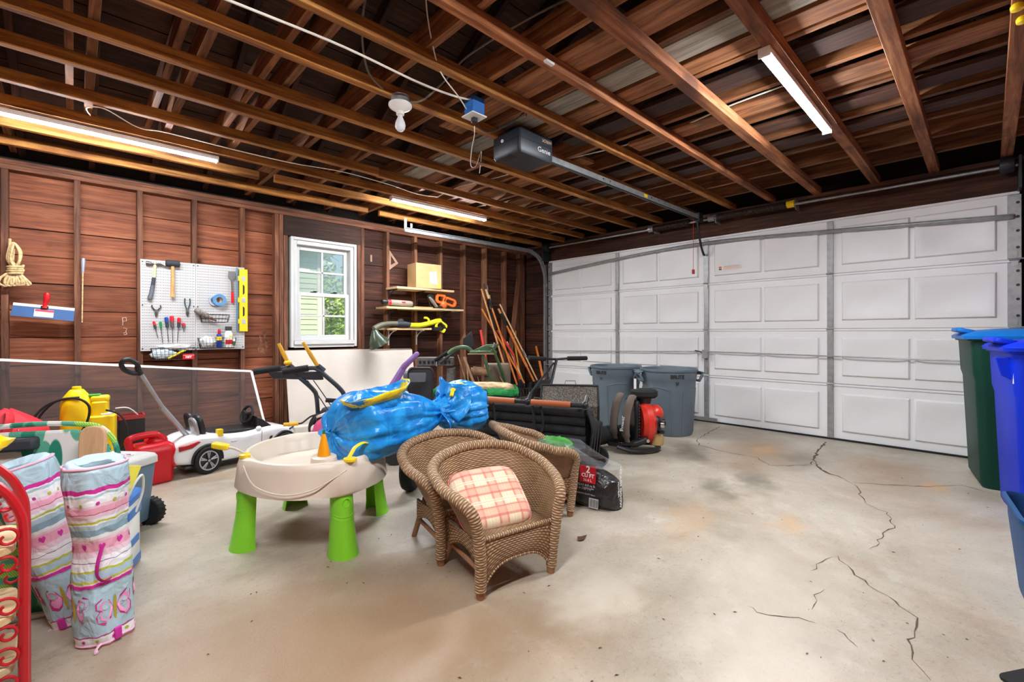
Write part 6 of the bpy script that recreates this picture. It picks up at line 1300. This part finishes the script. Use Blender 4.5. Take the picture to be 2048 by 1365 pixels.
def carrybag(label, loc, rz, lean, seed):
    t = thing('chair_carry_bag', label, 'bag', loc, rz, 'printed carry bags for children chairs'); t.rotation_euler = (lean[0], lean[1], rz); t.scale = (.84, .84, 1)
    def rad(th, z):
        q = V((cos(th) * 1.6, sin(th) * 1.6, z * 5 + seed)); r_ = .098 + .016 * NZ.noise(q) + .010 * NZ.noise(q * 2.3 + V((0, 0, 9)))
        r_ *= 1 - .12 * math.exp(-((z - .33) / .08) ** 2) + .06 * math.exp(-((z - .57) / .05) ** 2); 
        if z < .03: r_ *= .93 + .07 * z / .03
        return r_
    def pt(th, z, o=0): r_ = rad(th, z) + o; return V((r_ * cos(th), r_ * sin(th) * .92, z))
    g = G(); g.loft([[pt(2 * pi * j / 40, .60 * k / 44) for j in range(40)] for k in range(45)]); bd_ = g.build('bag_body', 'bag_print', t, ang=180)
    g = G(); g.loft([[pt(2 * pi * j / 40, .60, -.0) for j in range(40)], [pt(2 * pi * j / 40, .602, -.02) + V((0, 0, .012 + .008 * sin(2 * pi * j / 40))) for j in range(40)], [pt(2 * pi * j / 40, .598, -.06) + V((0, 0, -.004)) for j in range(40)], [V((.006 * cos(2 * pi * j / 40), .006 * sin(2 * pi * j / 40), .59)) for j in range(40)]]); g.build('gathered_top', 'cloth_pale_blue', t, ang=180)
    for z in (.012, .604): G().tube([pt(2 * pi * j / 40, z, .0) for j in range(40)], .0045, 6, closed=True).build('piping', 'piping_pale', t)
    # printed butterflies, hearts and dots, thin patches following the cloth
    def patch(nm, th0, z0, shape, mat, o=.0018, par=None):
        c = pt(th0, z0, o); g = G(); vs_ = [c] + [pt(th0 + px / .098, z0 + pz, o) for px, pz in shape]; n_ = len(shape); g.add(vs_, [(0, i + 1, (i + 1) % n_ + 1) for i in range(n_)]); return g.build(nm, mat, par or bd_, ang=180)
    wing = [(.0, .0), (.012, .03), (.034, .042), (.05, .032), (.05, .014), (.04, .004), (.05, -.01), (.046, -.032), (.028, -.042), (.01, -.03)]
    for k, th0 in enumerate((-1.6, .1, 2.0, -3.0)):
        th = th0 + seed * .1; z = .12 + .02 * (k % 2)
        for s in (-1, 1):
            f = lambda sc: [(s * px * sc, pz * sc) for px, pz in wing]
            patch('butterfly_wing', th + s * .06, z, f(1.05), 'wing_line', .0014); patch('butterfly_wing', th + s * .08, z, f(.8), 'wing_pink', .0024); patch('wing_spot', th + s * .32, z + .012, [(.008 * cos(a), .007 * sin(a)) for a in [.63 * i for i in range(10)]], 'cloth_pale_blue', .0032)
        patch('butterfly_body', th, z, [(.006 * cos(a), .045 * sin(a)) for a in [.63 * i for i in range(10)]], 'body_gold', .0036)
    heart = [(0, -.012), (.012, .002), (.01, .01), (.005, .012), (0, .007), (-.005, .012), (-.01, .01), (-.012, .002)]
    for k in range(9): patch('heart', 2 * pi * k / 9 + .2, .335 + .004 * (k % 2), heart, 'strap_magenta')
    for k in range(13): patch('dot', 2 * pi * k / 13, .487, [(.006 * cos(a), .006 * sin(a)) for a in [.785 * i for i in range(8)]], 'strap_magenta' if k % 2 else 'dot_olive'); patch('dot', 2 * pi * k / 13 + .2, .028, [(.006 * cos(a), .006 * sin(a)) for a in [.785 * i for i in range(8)]], 'strap_magenta' if k % 2 else 'dot_olive')
    for th in (-1.9,): G().tube(spl([pt(th, .335, .006), pt(th - .15, .29, .02), pt(th - .2, .25, .02), pt(th - .05, .225, .015), pt(th + .2, .225, .008)], 5), .010, 6, flat=.3).build('strap', 'strap_magenta', t); G().bb(-.012, .012, -.006, .006, -.02, .02).build('strap_tab', 'strap_magenta', t, .003, mtx=frame(pt(th + .3, .03, .004), (-sin(th + .3), cos(th + .3), 0), (0, 0, 1)) @ M.Rotation(pi / 2, 4, 'X'))
    G().tube(spl([pt(-2.1, .02, .01), pt(-2.2, .012, .03), pt(-2.15, .01, .055)], 3), .006, 6, flat=.4).build('draw_tail', 'piping_pale', t)
    return t
carrybag('nearer butterfly-print carry bag standing upright', (.085, 2.12, 0), R_(20), (0, R_(-3)), 0); carrybag('farther butterfly-print carry bag leaning toward red rack', (.015, 2.32, 0), R_(-30), (R_(5), R_(-14)), 4)
# ---- red scroll rack with wooden shelves
plain('rack_red', (186, 22, 34), .3, var=.05); t = thing('scroll_rack', 'red metal scroll rack with wooden shelves at left edge', 'rack', (-.303, 1.83, 0), R_(2))
for y in (-.07, .12):
    G().tube(spl([(.205, y, 0), (.205, y, .25), (.205, y, .5), (.195, y, .58), (.16, y, .65), (.10, y, .70), (.0, y, .725), (-.10, y, .70), (-.16, y, .65), (-.195, y, .58), (-.205, y, .5), (-.205, y, 0)], 5), .011, 8).build('arched_frame', 'rack_red', t)
def scroll(c, r_, s=1): return [(c[0] - s * r_ * (1 - .75 * i / 24) * cos(a), c[1], c[2] + r_ * (1 - .75 * i / 24) * sin(a)) for i, a in enumerate([2.3 * pi * i / 24 for i in range(25)])]
for z in (.48, .30, .17):
    g = G(); g.prism(rrect(.38, .22, .04, 4, 0, .02), -.01, .012, M.Translation((0, 0, z))); g.build('shelf', 'shelf_pine', t, .003)
    for y in (-.082, .13):
        for s in (-1, 1): G().tube(scroll((s * .175, y, z + .035), .03, s), .0038, 6).build('scroll', 'rack_red', t); G().tube(scroll((s * .175, y, z - .035), .026, s), .0038, 6).build('scroll', 'rack_red', t)
for s in (-1, 1): G().tube(scroll((s * .17, -.07, .60), .03, s), .0045, 6).build('scroll', 'rack_red', t); G().tube(scroll((s * .18, -.07, .03), .026, s), .0045, 6).build('scroll', 'rack_red', t)
tag(lump(G(), (0, 0, .03), (.06, .05, .035), .35, 21).build('yellow_cloth', 'toy_yellow', None, loc=(-.19, 1.96, .70)), 'bunched yellow cord on top of red rack', 'cord')
# ---- snow blower (handles visible above)
plain('snow_navy', (46, 52, 64), .45, var=.08); plain('lever_yellow', (238, 178, 36), .4)
t = thing('snow_blower', 'two-handled snow blower with yellow levers by white sheet', 'snow blower', (1.62, 3.98, 0))
for k, (dx, dy) in enumerate(((0, 0), (-.16, .17))):
    o = V((dx, dy, 0)); pth = spl([o + V((-.40, -.16, .745)), o + V((-.25, -.20, .76)), o + V((-.20, -.23, .75)), o + V((-.15, -.26, .70)), o + V((-.04, -.30, .58)), o + V((.0, -.28, .50)), o + V((.10, -.05, .25))], 5)
    G().tube(pth, .018, 10).build('handlebar', 'snow_navy', t); G().tube(spl([o + V((-.44, -.15, .738)), o + V((-.26, -.20, .762))], 3), .026, 12).build('grip', 'black_rubber', t)
    b0 = o + V((-.20, -.23, .78)); b1 = o + V((-.30, -.20, .97)) if k == 0 else o + V((-.27, -.20, .96)); G().tube([b0 + V((.04, 0, -.05)), b0], [.035, .022], 8).build('lever_bracket', 'snow_navy', t); G().tube([b0, b0.lerp(b1, .5), b1], [.016, .017, .013], 10).build('lever', 'lever_yellow', t)
    if k: G().ball(b0.lerp(b1, .12), (.032, .032, .022), 12, 8).build('lever_collar', 'lever_yellow', t)
G().add([(-.34, -.10, .73), (-.16, -.24, .73), (-.34, .03, .73), (-.48, .12, .73), (-.30, -.09, .665), (-.14, -.22, .655), (-.32, .02, .665), (-.44, .10, .665)], [(0, 1, 2, 3), (4, 5, 6, 7), (0, 1, 5, 4), (2, 3, 7, 6), (0, 3, 7, 4), (1, 2, 6, 5)]).build('control_panel', 'snow_navy', t, .008)
for q in ((-.25, -.15), (-.22, -.2)): G().tube(spl([(q[0], q[1], .66), (q[0] + .08, q[1] - .08, .5), (q[0] + .22, q[1] - .1, .25)], 4), .004, 6).build('control_rod', 'dark_steel', t)
G().tube(spl([(.05, -.22, .36), (-.12, -.18, .37), (-.2, -.12, .36), (-.27, -.10, .31), (-.30, -.09, .305)], 4), .007, 7).build('chute_crank', 'dark_steel', t); G().tube([(-.30, -.09, .305), (-.40, -.05, .305)], .015, 10).build('crank_handle', 'lever_yellow', t); G().tube([(-.15, -.27, .50), (.0, -.34, .48)], .018, 10).build('side_grip', 'black_rubber', t)
G().bb(.02, .36, -.1, .3, .10, .36).build('engine_body', 'snow_navy', t, .04, 3); G().bb(.36, .60, -.1, .4, .03, .42).build('auger_housing', 'lever_yellow', t, .03); G().tube([(.30, .1, .36), (.32, .1, .40), (.36, .1, .44)], [.07, .06, .07], 14).build('chute', 'black_plastic', t)
for y in (-.12, .34): w = G().tube([(.1, y - .04, .16), (.1, y + .04, .16)], .16, 26).build('tyre', 'black_rubber', t, .015); G().tube([(.1, y - .043, .16), (.1, y + .043, .16)], .07, 16).build('wheel_hub', 'lever_yellow', w)
# ---- pink ride-on with purple push handle
plain('toy_pink', (226, 92, 140), .35, var=.03); plain('toy_purple', (148, 110, 180), .4, var=.03); plain('toy_white', (236, 232, 232), .4)
t = thing('toy_ride_on', 'pink toddler ride-on with tall purple push handle', 'toy', (1.78, 3.52, 0), math.atan2(-.6, .62))
# long axis: front (pink nose) toward -x, handle end +x
g = G(); rings = []
for x, z0, z1, w in ((-.50, .12, .22, .14), (-.46, .09, .30, .24), (-.38, .08, .37, .30), (-.25, .08, .42, .32), (-.1, .08, .34, .32), (.1, .08, .32, .30), (.25, .08, .40, .30), (.32, .1, .42, .26)): rings.append([V((x, px, (z0 + z1) / 2 + pz)) for px, pz in rrect(w, z1 - z0, .05, 4)])
g.loft(rings); g.build('body', 'toy_pink', t, sub=1, ang=60); G().prism(rrect(.16, .2, .05), 0, .02, frame((-.36, 0, .375), (.9, 0, .3), (0, 1, 0))).build('white_hood', 'toy_white', t, .005)
for s in (-1, 1): G().ball((-.44, s * .09, .27), (.03, .03, .035), 12, 8).build('eye', 'toy_white', t); G().ball((-.465, s * .09, .275), (.012, .014, .018), 10, 6).build('pupil', 'black_plastic', t)
for x in (-.33, .22):
    for s in (-1, 1): G().tube([(x, s * .15, .085), (x, s * .19, .085)], .085, 22).build('wheel', 'black_plastic', t, .008)
hd = spl([(-.02, 0, .30), (.10, 0, .50), (.20, 0, .66), (.26, 0, .76), (.30, 0, .80)], 5); G().tube(hd, [.05 - .001 * i for i in range(len(hd))], 12, flat=.75).build('push_handle', 'toy_purple', t); G().tube([(.31 + .075 * cos(a) * .8, .048 * sin(a), .81 + .06 * cos(a)) for a in [2 * pi * i / 24 for i in range(24)]], .018, 8, closed=True).build('handle_loop', 'toy_purple', t)
# ---- black bin, plastic sawhorse, wood block behind the bundle
t = thing('black_tote', 'black plastic tote standing on end behind blue bundle', 'tote', (2.42, 3.80, 0), R_(-38)); F = frame((0, 0, .40), (1, 0, 0), (0, .12, 1)); G().ring(rrect(.25, .62, .05, 5), rrect(.22, .58, .045, 5), -.02, .03, F).build('rim', 'black_plastic', t, .006); g = G(); g.loft([[F @ V((x * s, y * s, z)) for x, y in rrect(.235, .60, .05, 5)] for z, s in ((.02, 1), (-.2, .88), (-.24, .8))]); g.build('shell', 'black_plastic', t, .004); G().ring(rrect(.16, .4, .03, 4, .0, -.06), rrect(.145, .385, .03, 4, 0, -.06), -.005, .012, F).build('moulded_panel', 'black_plastic', t); G().prism(rrect(.10, .5, .04, 4), 0, .22, frame((-.165, .05, .42), (0, 1, 0), (0, .1, 1))).build('side_wing', 'grip_grey', t, .01)
G().bb(-.1, .1, -.05, .18, 0, .09).build('foot_block', 'black_plastic', t, .01)
tag(G().bb(-.12, .12, -.05, .05, 0, .49).build('wood_block', 'handle_wood', None, .004, loc=(2.18, 3.93, 0)), 'orange-brown timber block beside the black tote', 'timber')
plain('saw_grey', (92, 88, 84), .6, var=.25, scale=30)
t = thing('plastic_sawhorse', 'dark grey plastic folding sawhorse below the shelves', 'sawhorse', (2.72, 3.98, 0), R_(-43)); L_ = .37
g = G(); g.prism([(-.07, 0), (.07, 0), (.06, .09), (-.06, .09)], -L_ / 2, L_ / 2, frame((0, 0, .70), (0, 1, 0), (0, 0, 1))); g.build('top_beam', 'saw_grey', t, .008); 
for k in range(8): G().bb(-.16 + .043 * k, -.14 + .043 * k, -.072, -.06, .725, .755).build('beam_socket', 'black_plastic', t)
for s in (-1, 1):
    for q in (-1, 1): G().prism([(-.035, 0), (.035, 0), (.05, .70), (-.03, .70)], -.015, .015, frame((s * .15, q * .20, 0), (s * 1.0, 0, 0) if s > 0 else (1, 0, 0), (-s * .03, -q * .24, .97))).build('leg', 'saw_grey', t, .006)
for q in (-1, 1): G().bb(-.15, .15, q * .12 - .012, q * .12 + .012, .33, .37).build('cross_bar', 'saw_grey', t, .004)
G().tube([(.02, -.075, .79), (.02, -.08, .70)], .004, 6).build('twine', 'cable_white', t)
# ---- old green tiller with brown tank
plain('tiller_green', (70, 98, 62), .5, var=.15, scale=12); plain('tiller_brown', (112, 96, 78), .6, var=.15, scale=8); plain('rust_tan', (168, 132, 100), .6, var=.2, scale=20)
t = thing('garden_tiller', 'old green walk-behind tiller with dusty brown engine', 'tiller', (3.14, 3.60, 0), R_(-43)); 
g = G(); g.loft([[V((.07 + x * s, y * s, z)) for x, y in rrect(.28, .24, .05, 5)] for z, s in ((.40, .96), (.42, 1), (.66, 1), (.71, .93), (.72, .85))]); g.build('engine_shroud', 'tiller_brown', t, ang=50); G().tube([(-.17, -.14, .66), (.0, -.14, .645)], .042, 16).build('muffler', 'rust_tan', t); G().tube([(-.19, -.14, .66), (-.17, -.14, .66)], .03, 12).build('muffler_cap', 'rust_tan', t)
G().bb(-.15, .20, -.13, .13, .18, .42).build('engine_base', 'tiller_green', t, .03); 
for y in (-.16, .16): w = G().tube([(.1, y - .03, .15), (.1, y + .03, .15)], .15, 24).build('wheel', 'black_rubber', t, .012)
for k in range(6): a = 2 * pi * k / 6; G().tube([(-.15, -.1 + .04 * k, .12), (-.15 + .11 * cos(a), -.1 + .04 * k, .12 + .11 * sin(a))], .01, 6).build('tine', 'dark_steel', t)
G().tube(spl([(.06, -.16, .42), (-.0, -.18, .62), (-.06, -.17, .80), (-.12, -.16, .86)], 5), .016, 8).build('handle_tube', 'tiller_green', t); G().tube(spl([(.22, -.10, .35), (.14, -.16, .6), (.04, -.2, .86), (.0, -.2, .90)], 5), [.024] * 8 + [.018] * 8, 8, flat=.6).build('handle_arm', 'tiller_green', t)
G().tube(spl([(-.42, -.15, .83), (-.36, -.15, .875), (-.28, -.16, .895), (-.22, -.16, .885), (-.17, -.16, .84)], 5), .022, 8).build('guard_loop', 'tiller_green', t); g = G(); g.bb(-.2, .07, -.20, -.12, .83, .86); g.build('tray', 'tiller_green', t, .008); G().bb(-.22, .06, -.205, -.2, .825, .835).build('tray_edge', 'shelf_pine', t); G().prism([(-.18, 0), (.05, 0), (.10, .07), (-.04, .06)], -.04, .0, frame((0, -.12, .86), (1, 0, 0), (0, 0, 1))).build('chain_guard', 'tiller_green', t, .006)
G().tube([(-.42, -.14, .85), (-.56, -.10, .76)], .019, 8).build('grip', 'black_rubber', t); G().tube([(-.34, -.15, .86), (-.50, -.20, .74)], .014, 8).build('grip_lever', 'dark_steel', t); G().prism([(0, 0), (.12, .04), (.09, .20), (.0, .12)], -.01, .01, frame((-.28, -.05, .86), (1, 0, 0), (0, 0, 1))).build('dark_plate', 'dark_steel', t, .004)
G().tube([(.02, -.2, .86), (.05, -.18, .94)], .012, 8).build('clamp', 'chrome', t)
for p0, p1, r_ in (((-.32, -.17, .82), (-.18, -.15, .35), .006), ((-.26, -.17, .8), (-.10, -.2, .38), .014), ((-.24, -.17, .8), (-.2, -.2, .42), .008), ((.1, -.18, .6), (.28, -.2, .30), .006), ((-.12, -.2, .6), (-.05, -.22, .3), .004)): G().tube([p0, p1], r_, 7).build('control_rod', 'rust_tan', t)
# ---- green broadcast spreader with netted cover
plain('spreader_green', (18, 100, 74), .45, var=.06); plain('net_green', (34, 150, 70), .6, var=.2, scale=30, bump=.6, bscale=50); plain('straw', (206, 176, 132), .9, var=.3, scale=18, bump=.6, bscale=40)
t = thing('green_spreader', 'green hopper with netted cover and white label behind wagon', 'spreader', (2.58, 3.14, 0), math.atan2(-.40, .44)); t.scale = (1.12, 1.05, 1)
g = G(); g.loft([[V((x * s, y * s, z)) for x, y in rrect(.62, .34, .05, 4)] for z, s in ((.30, .6), (.33, .68), (.53, 1), (.545, 1))]); g.build('hopper', 'spreader_green', t, ang=50); g = G(); rows = []
for k, (z, s) in enumerate(((.505, 1.03), (.52, 1.045), (.55, 1.03), (.565, .97))): rows.append([V((x * s + .01 * sin(23 * i + 2 * k), y * s + .008 * cos(19 * i), z + .008 * sin(17 * i))) for i, (x, y) in enumerate([p for a, b_ in zip(rrect(.62, .34, .05, 4), rrect(.62, .34, .05, 4)[1:] + rrect(.62, .34, .05, 4)[:1]) for p in [(a[0] + (b_[0] - a[0]) * f / 5, a[1] + (b_[1] - a[1]) * f / 5) for f in range(5)]])])
g.loft(rows, cap=False); g.build('net_ruffle', 'net_green', t, ang=180); g = G(); g.loft([[V((x * s, y * s, z)) for x, y in rrect(.62, .34, .05, 4)] for z, s in ((.56, .98), (.585, .8), (.60, .4), (.60, .05))]); g.build('straw_fill', 'straw', t, ang=180)
lbq = G().bb(-.12, .02, -.003, .0, -.04, .04).build('name_plate', 'white_plastic', t, mtx=frame((-.13, -.150, .455), (1, 0, 0), (0, .32, .95)) @ M.Rotation(-pi / 2, 4, 'X')); text('plate_text', 'ESCO', .05, 'can_print', t, frame((-.18, -.158, .455), (1, 0, 0), (0, -.32, .95)), bold=.001)
for y in (-.17, .17): w = G().tube([(.05, y - .03, .13), (.05, y + .03, .13)], .13, 24).build('wheel', 'black_rubber', t, .01)
G().tube([(.05, -.17, .13), (.05, .17, .13)], .012).build('axle', 'dark_steel', t); 
for y in (-.12, .12): G().tube([(.05, y, .13), (.1, y, .33)], .012).build('strut_tube', 'dark_steel', t); G().tube([(-.15, y, .33), (-.22, y, .0)], .012).build('stand_leg', 'dark_steel', t)
# ---- reel mower with T handle
t = thing('push_mower', 'push mower with black T-shaped handle by the garage door', 'mower', (2.95, 2.72, 0), math.atan2(.10, .35))
G().tube([(-.05, -.05, .28), (.30, -.02, .79)], .013, 10).build('handle_shaft', 'black_plastic', t); G().tube([(-.25, .06, .42), (.28, .0, .76)], .010, 8).build('brace_bar', 'dark_steel', t); G().tube(spl([(.10, .10, .81), (.22, .04, .80), (.30, -.02, .795), (.38, -.1, .80), (.52, -.2, .797)], 5), .011, 10).build('cross_bar', 'black_plastic', t); G().tube([(.38, -.1, .80), (.55, -.22, .797)], .02, 12).build('grip', 'black_rubber', t); G().tube([(.20, .05, .80), (.05, .14, .815)], .02, 12).build('grip', 'black_rubber', t)
G().tube([(-.22, .05, .42), (-.05, -.05, .28)], .012, 8).build('fork_link', 'black_plastic', t); G().tube(spl([(-.30, .0, .40), (-.2, -.02, .47), (-.08, -.02, .47), (.0, -.02, .40)], 4), .008, 7).build('cable_loop', 'dark_steel', t)
for y in (-.2, .2): w = G().tube([(-.1, y - .025, .12), (-.1, y + .025, .12)], .12, 24).build('wheel', 'black_rubber', t, .01); G().tube([(-.1, y - .028, .12), (-.1, y + .028, .12)], .05, 14).build('wheel_hub', 'dark_steel', w)
for k in range(5): a = 2 * pi * k / 5; G().tube([(-.1 + .08 * cos(a + .6 * (q / 6)), -.17 + .34 * q / 6, .12 + .08 * sin(a + .6 * (q / 6))) for q in range(7)], .006, 5).build('reel_blade', 'dark_steel', t)
G().tube([(-.05, -.17, .28), (-.05, .17, .28)], .014).build('yoke', 'black_plastic', t)
for y in (-.17, .17): G().tube([(-.05, y, .28), (-.1, y, .12)], .012).build('yoke_arm', 'black_plastic', t)
# ---- grass catcher
def mesh_mat():
    m, nt, b = _new('catcher_mesh'); L = nt.links; tc = N(nt, 'ShaderNodeTexCoord'); v = N(nt, 'ShaderNodeTexVoronoi'); v.inputs['Scale'].default_value = 90; L.new(tc.outputs['Object'], v.inputs['Vector'])
    r = ramp(nt, [(.25, lin((128, 118, 104))), (.5, lin((70, 64, 58)))]); L.new(v.outputs['Distance'], r.inputs['Fac']); L.new(r.outputs['Color'], b.inputs['Base Color']); b.inputs['Roughness'].default_value = .6; b.inputs['Metallic'].default_value = .3
mesh_mat(); t = thing('grass_catcher', 'dusty metal mesh grass catcher box behind wagon', 'grass catcher', (3.11, 2.52, 0), math.atan2(-.36, .28))
poly = [(-.20, .10), (-.26, .38), (-.05, .58), (.20, .56), (.24, .36), (.20, .12)]
g = G(); A = [V((-.24, y, z)) for y, z in [(-.17, .12), (-.19, .44), (-.02, .585), (.22, .46), (.20, .12)]]; B_ = [V((.24, p.y, p.z)) for p in A]; g.loft([A, B_]); g.build('mesh_box', 'catcher_mesh', t, .012)
for x in (-.24, .24): G().tube([(x, -.17, .12), (x, -.19, .44), (x, -.02, .585), (x, .22, .46)], .008, 6).build('edge_wire', 'dark_steel', t)
G().tube([(-.24, -.02, .588), (.24, -.02, .588)], .009, 6).build('top_edge', 'dark_steel', t); G().tube([(-.04, -.02, .59), (-.035, -.02, .625), (.05, -.02, .625), (.055, -.02, .59)], .005, 6).build('bail_handle', 'galvanised', t)
for x in (-.2, .2): G().bb(x - .02, x + .02, -.1, .1, 0, .13).build('foot', 'dark_steel', t, .005)
# ---- loose wheel under the bundle
t = thing('utility_wheel', 'black tyre with orange hub beneath the blue bundle', 'wheel', (1.62, 2.66, 0), R_(40)); c = lambda r: [(r * cos(2 * pi * i / 32), r * sin(2 * pi * i / 32)) for i in range(32)]; F = frame((0, 0, .14), (1, 0, 0), (0, 0, 1)); G().ring(c(.14), c(.075), -.04, .04, F).build('tyre', 'black_rubber', t, .018); G().prism(c(.078), -.025, .03, F).build('hub', 'toy_orange', t, .01)
# ---- wheelie bins and crate at right
plain('bin_green', (8, 58, 46), .5, var=.08, scale=4, spec=.25); plain('lid_blue', (18, 112, 196), .45, var=.03, spec=.3); plain('bin_blue', (2, 44, 196), .5, var=.03, spec=.25); plain('crate_blue', (8, 66, 116), .55, var=.06, spec=.3)
def wheelie(label, loc, rz, W, D_, H, body, lid, sticker=False):
    t = thing('wheelie_bin', label, 'bin', loc, rz, 'wheelie bins along the near wall')
    g = G(); g.loft([[V((x * s, y * s2, z)) for x, y in rrect(W, D_, .05, 4)] for z, s, s2 in ((.0, .84, .82), (.03, .87, .86), (H * .70, .95, .94), (H * .74, .98, .97), (H * .95, 1, 1), (H * .955, 1.05, 1.05), (H * .975, 1.05, 1.05))]); g.build('body', body, t, ang=40)
    g = G(); g.loft([[V((x * s, y * s, z)) for x, y in rrect(W, D_, .06, 4)] for z, s in ((H * .965, 1.10), (H * .985, 1.11), (H * 1.0, 1.06), (H * 1.02, .9), (H * 1.035, .5), (H * 1.037, .1))]); ld = g.build('lid', lid, t, ang=40); G().prism(rrect(.30, .10, .03), 0, .03, M.Translation((-W * .1, D_ * .52, H * 1.005)) @ M.Rotation(R_(14), 4, 'X')).build('lid_lip', lid, ld, .008)
    if sticker: G().prism([(0, 0), (.075, .0), (.05, -.10), (.0, -.13)], -.012, .012, frame((-W * .36, D_ * .47, H * .93), (0, 1, 0), (0, 0, 1))).build('handle_gusset', body, t, .004)
    G().tube([(-W * .45, -D_ * .56, H * .95), (W * .45, -D_ * .56, H * .95)], .016).build('handle_bar', body, t); 
    for s in (-1, 1): w = G().tube([(s * W * .40 - .025, -D_ * .42, .12), (s * W * .40 + .025, -D_ * .42, .12)], .12, 24).build('wheel', 'black_rubber', t, .01)
    return t
wheelie('dark green wheelie bin with bright blue lid', (4.67, -.225, 0), R_(8), .62, .70, 1.03, 'bin_green', 'lid_blue')
t = wheelie('bright blue wheelie bin nearer the camera', (3.97, -.34, 0), R_(10), .55, .60, .97, 'bin_blue', 'bin_blue', True); G().bb(-.24, -.08, .288, .292, .76, .84).build('white_label', 'white_plastic', t)
t = thing('recycling_crate', 'small dark blue recycling crate at right edge', 'crate', (2.62, -.30, 0), R_(6)); o_ = [(0, .86), (.02, .88), (.30, 1), (.33, 1.01), (.34, 1.07), (.355, 1.07), (.36, 1.02), (.34, .97), (.06, .84), (.03, .82)]
g = G(); g.loft([[V((x * s, y * s, z + (.035 * max(0, abs(y) / .22 - .3) if z > .3 else 0))) for x, y in rrect(.42, .46, .05, 5)] for z, s in o_]); g.build('tub', 'crate_blue', t, ang=40)
G().bb(-.06, .02, .197, .203, .06, .13).build('yellow_emblem', 'toy_yellow', t)
tag(G().prism(rrect(.6, .5, .02, 3), 0, .012, M.Translation((2.13, -.385, 0)) @ M.Rotation(R_(-32), 4, 'Z')).build('rubber_mat', 'black_rubber', None, .003), 'black rubber mat on floor at bottom right corner', 'mat')
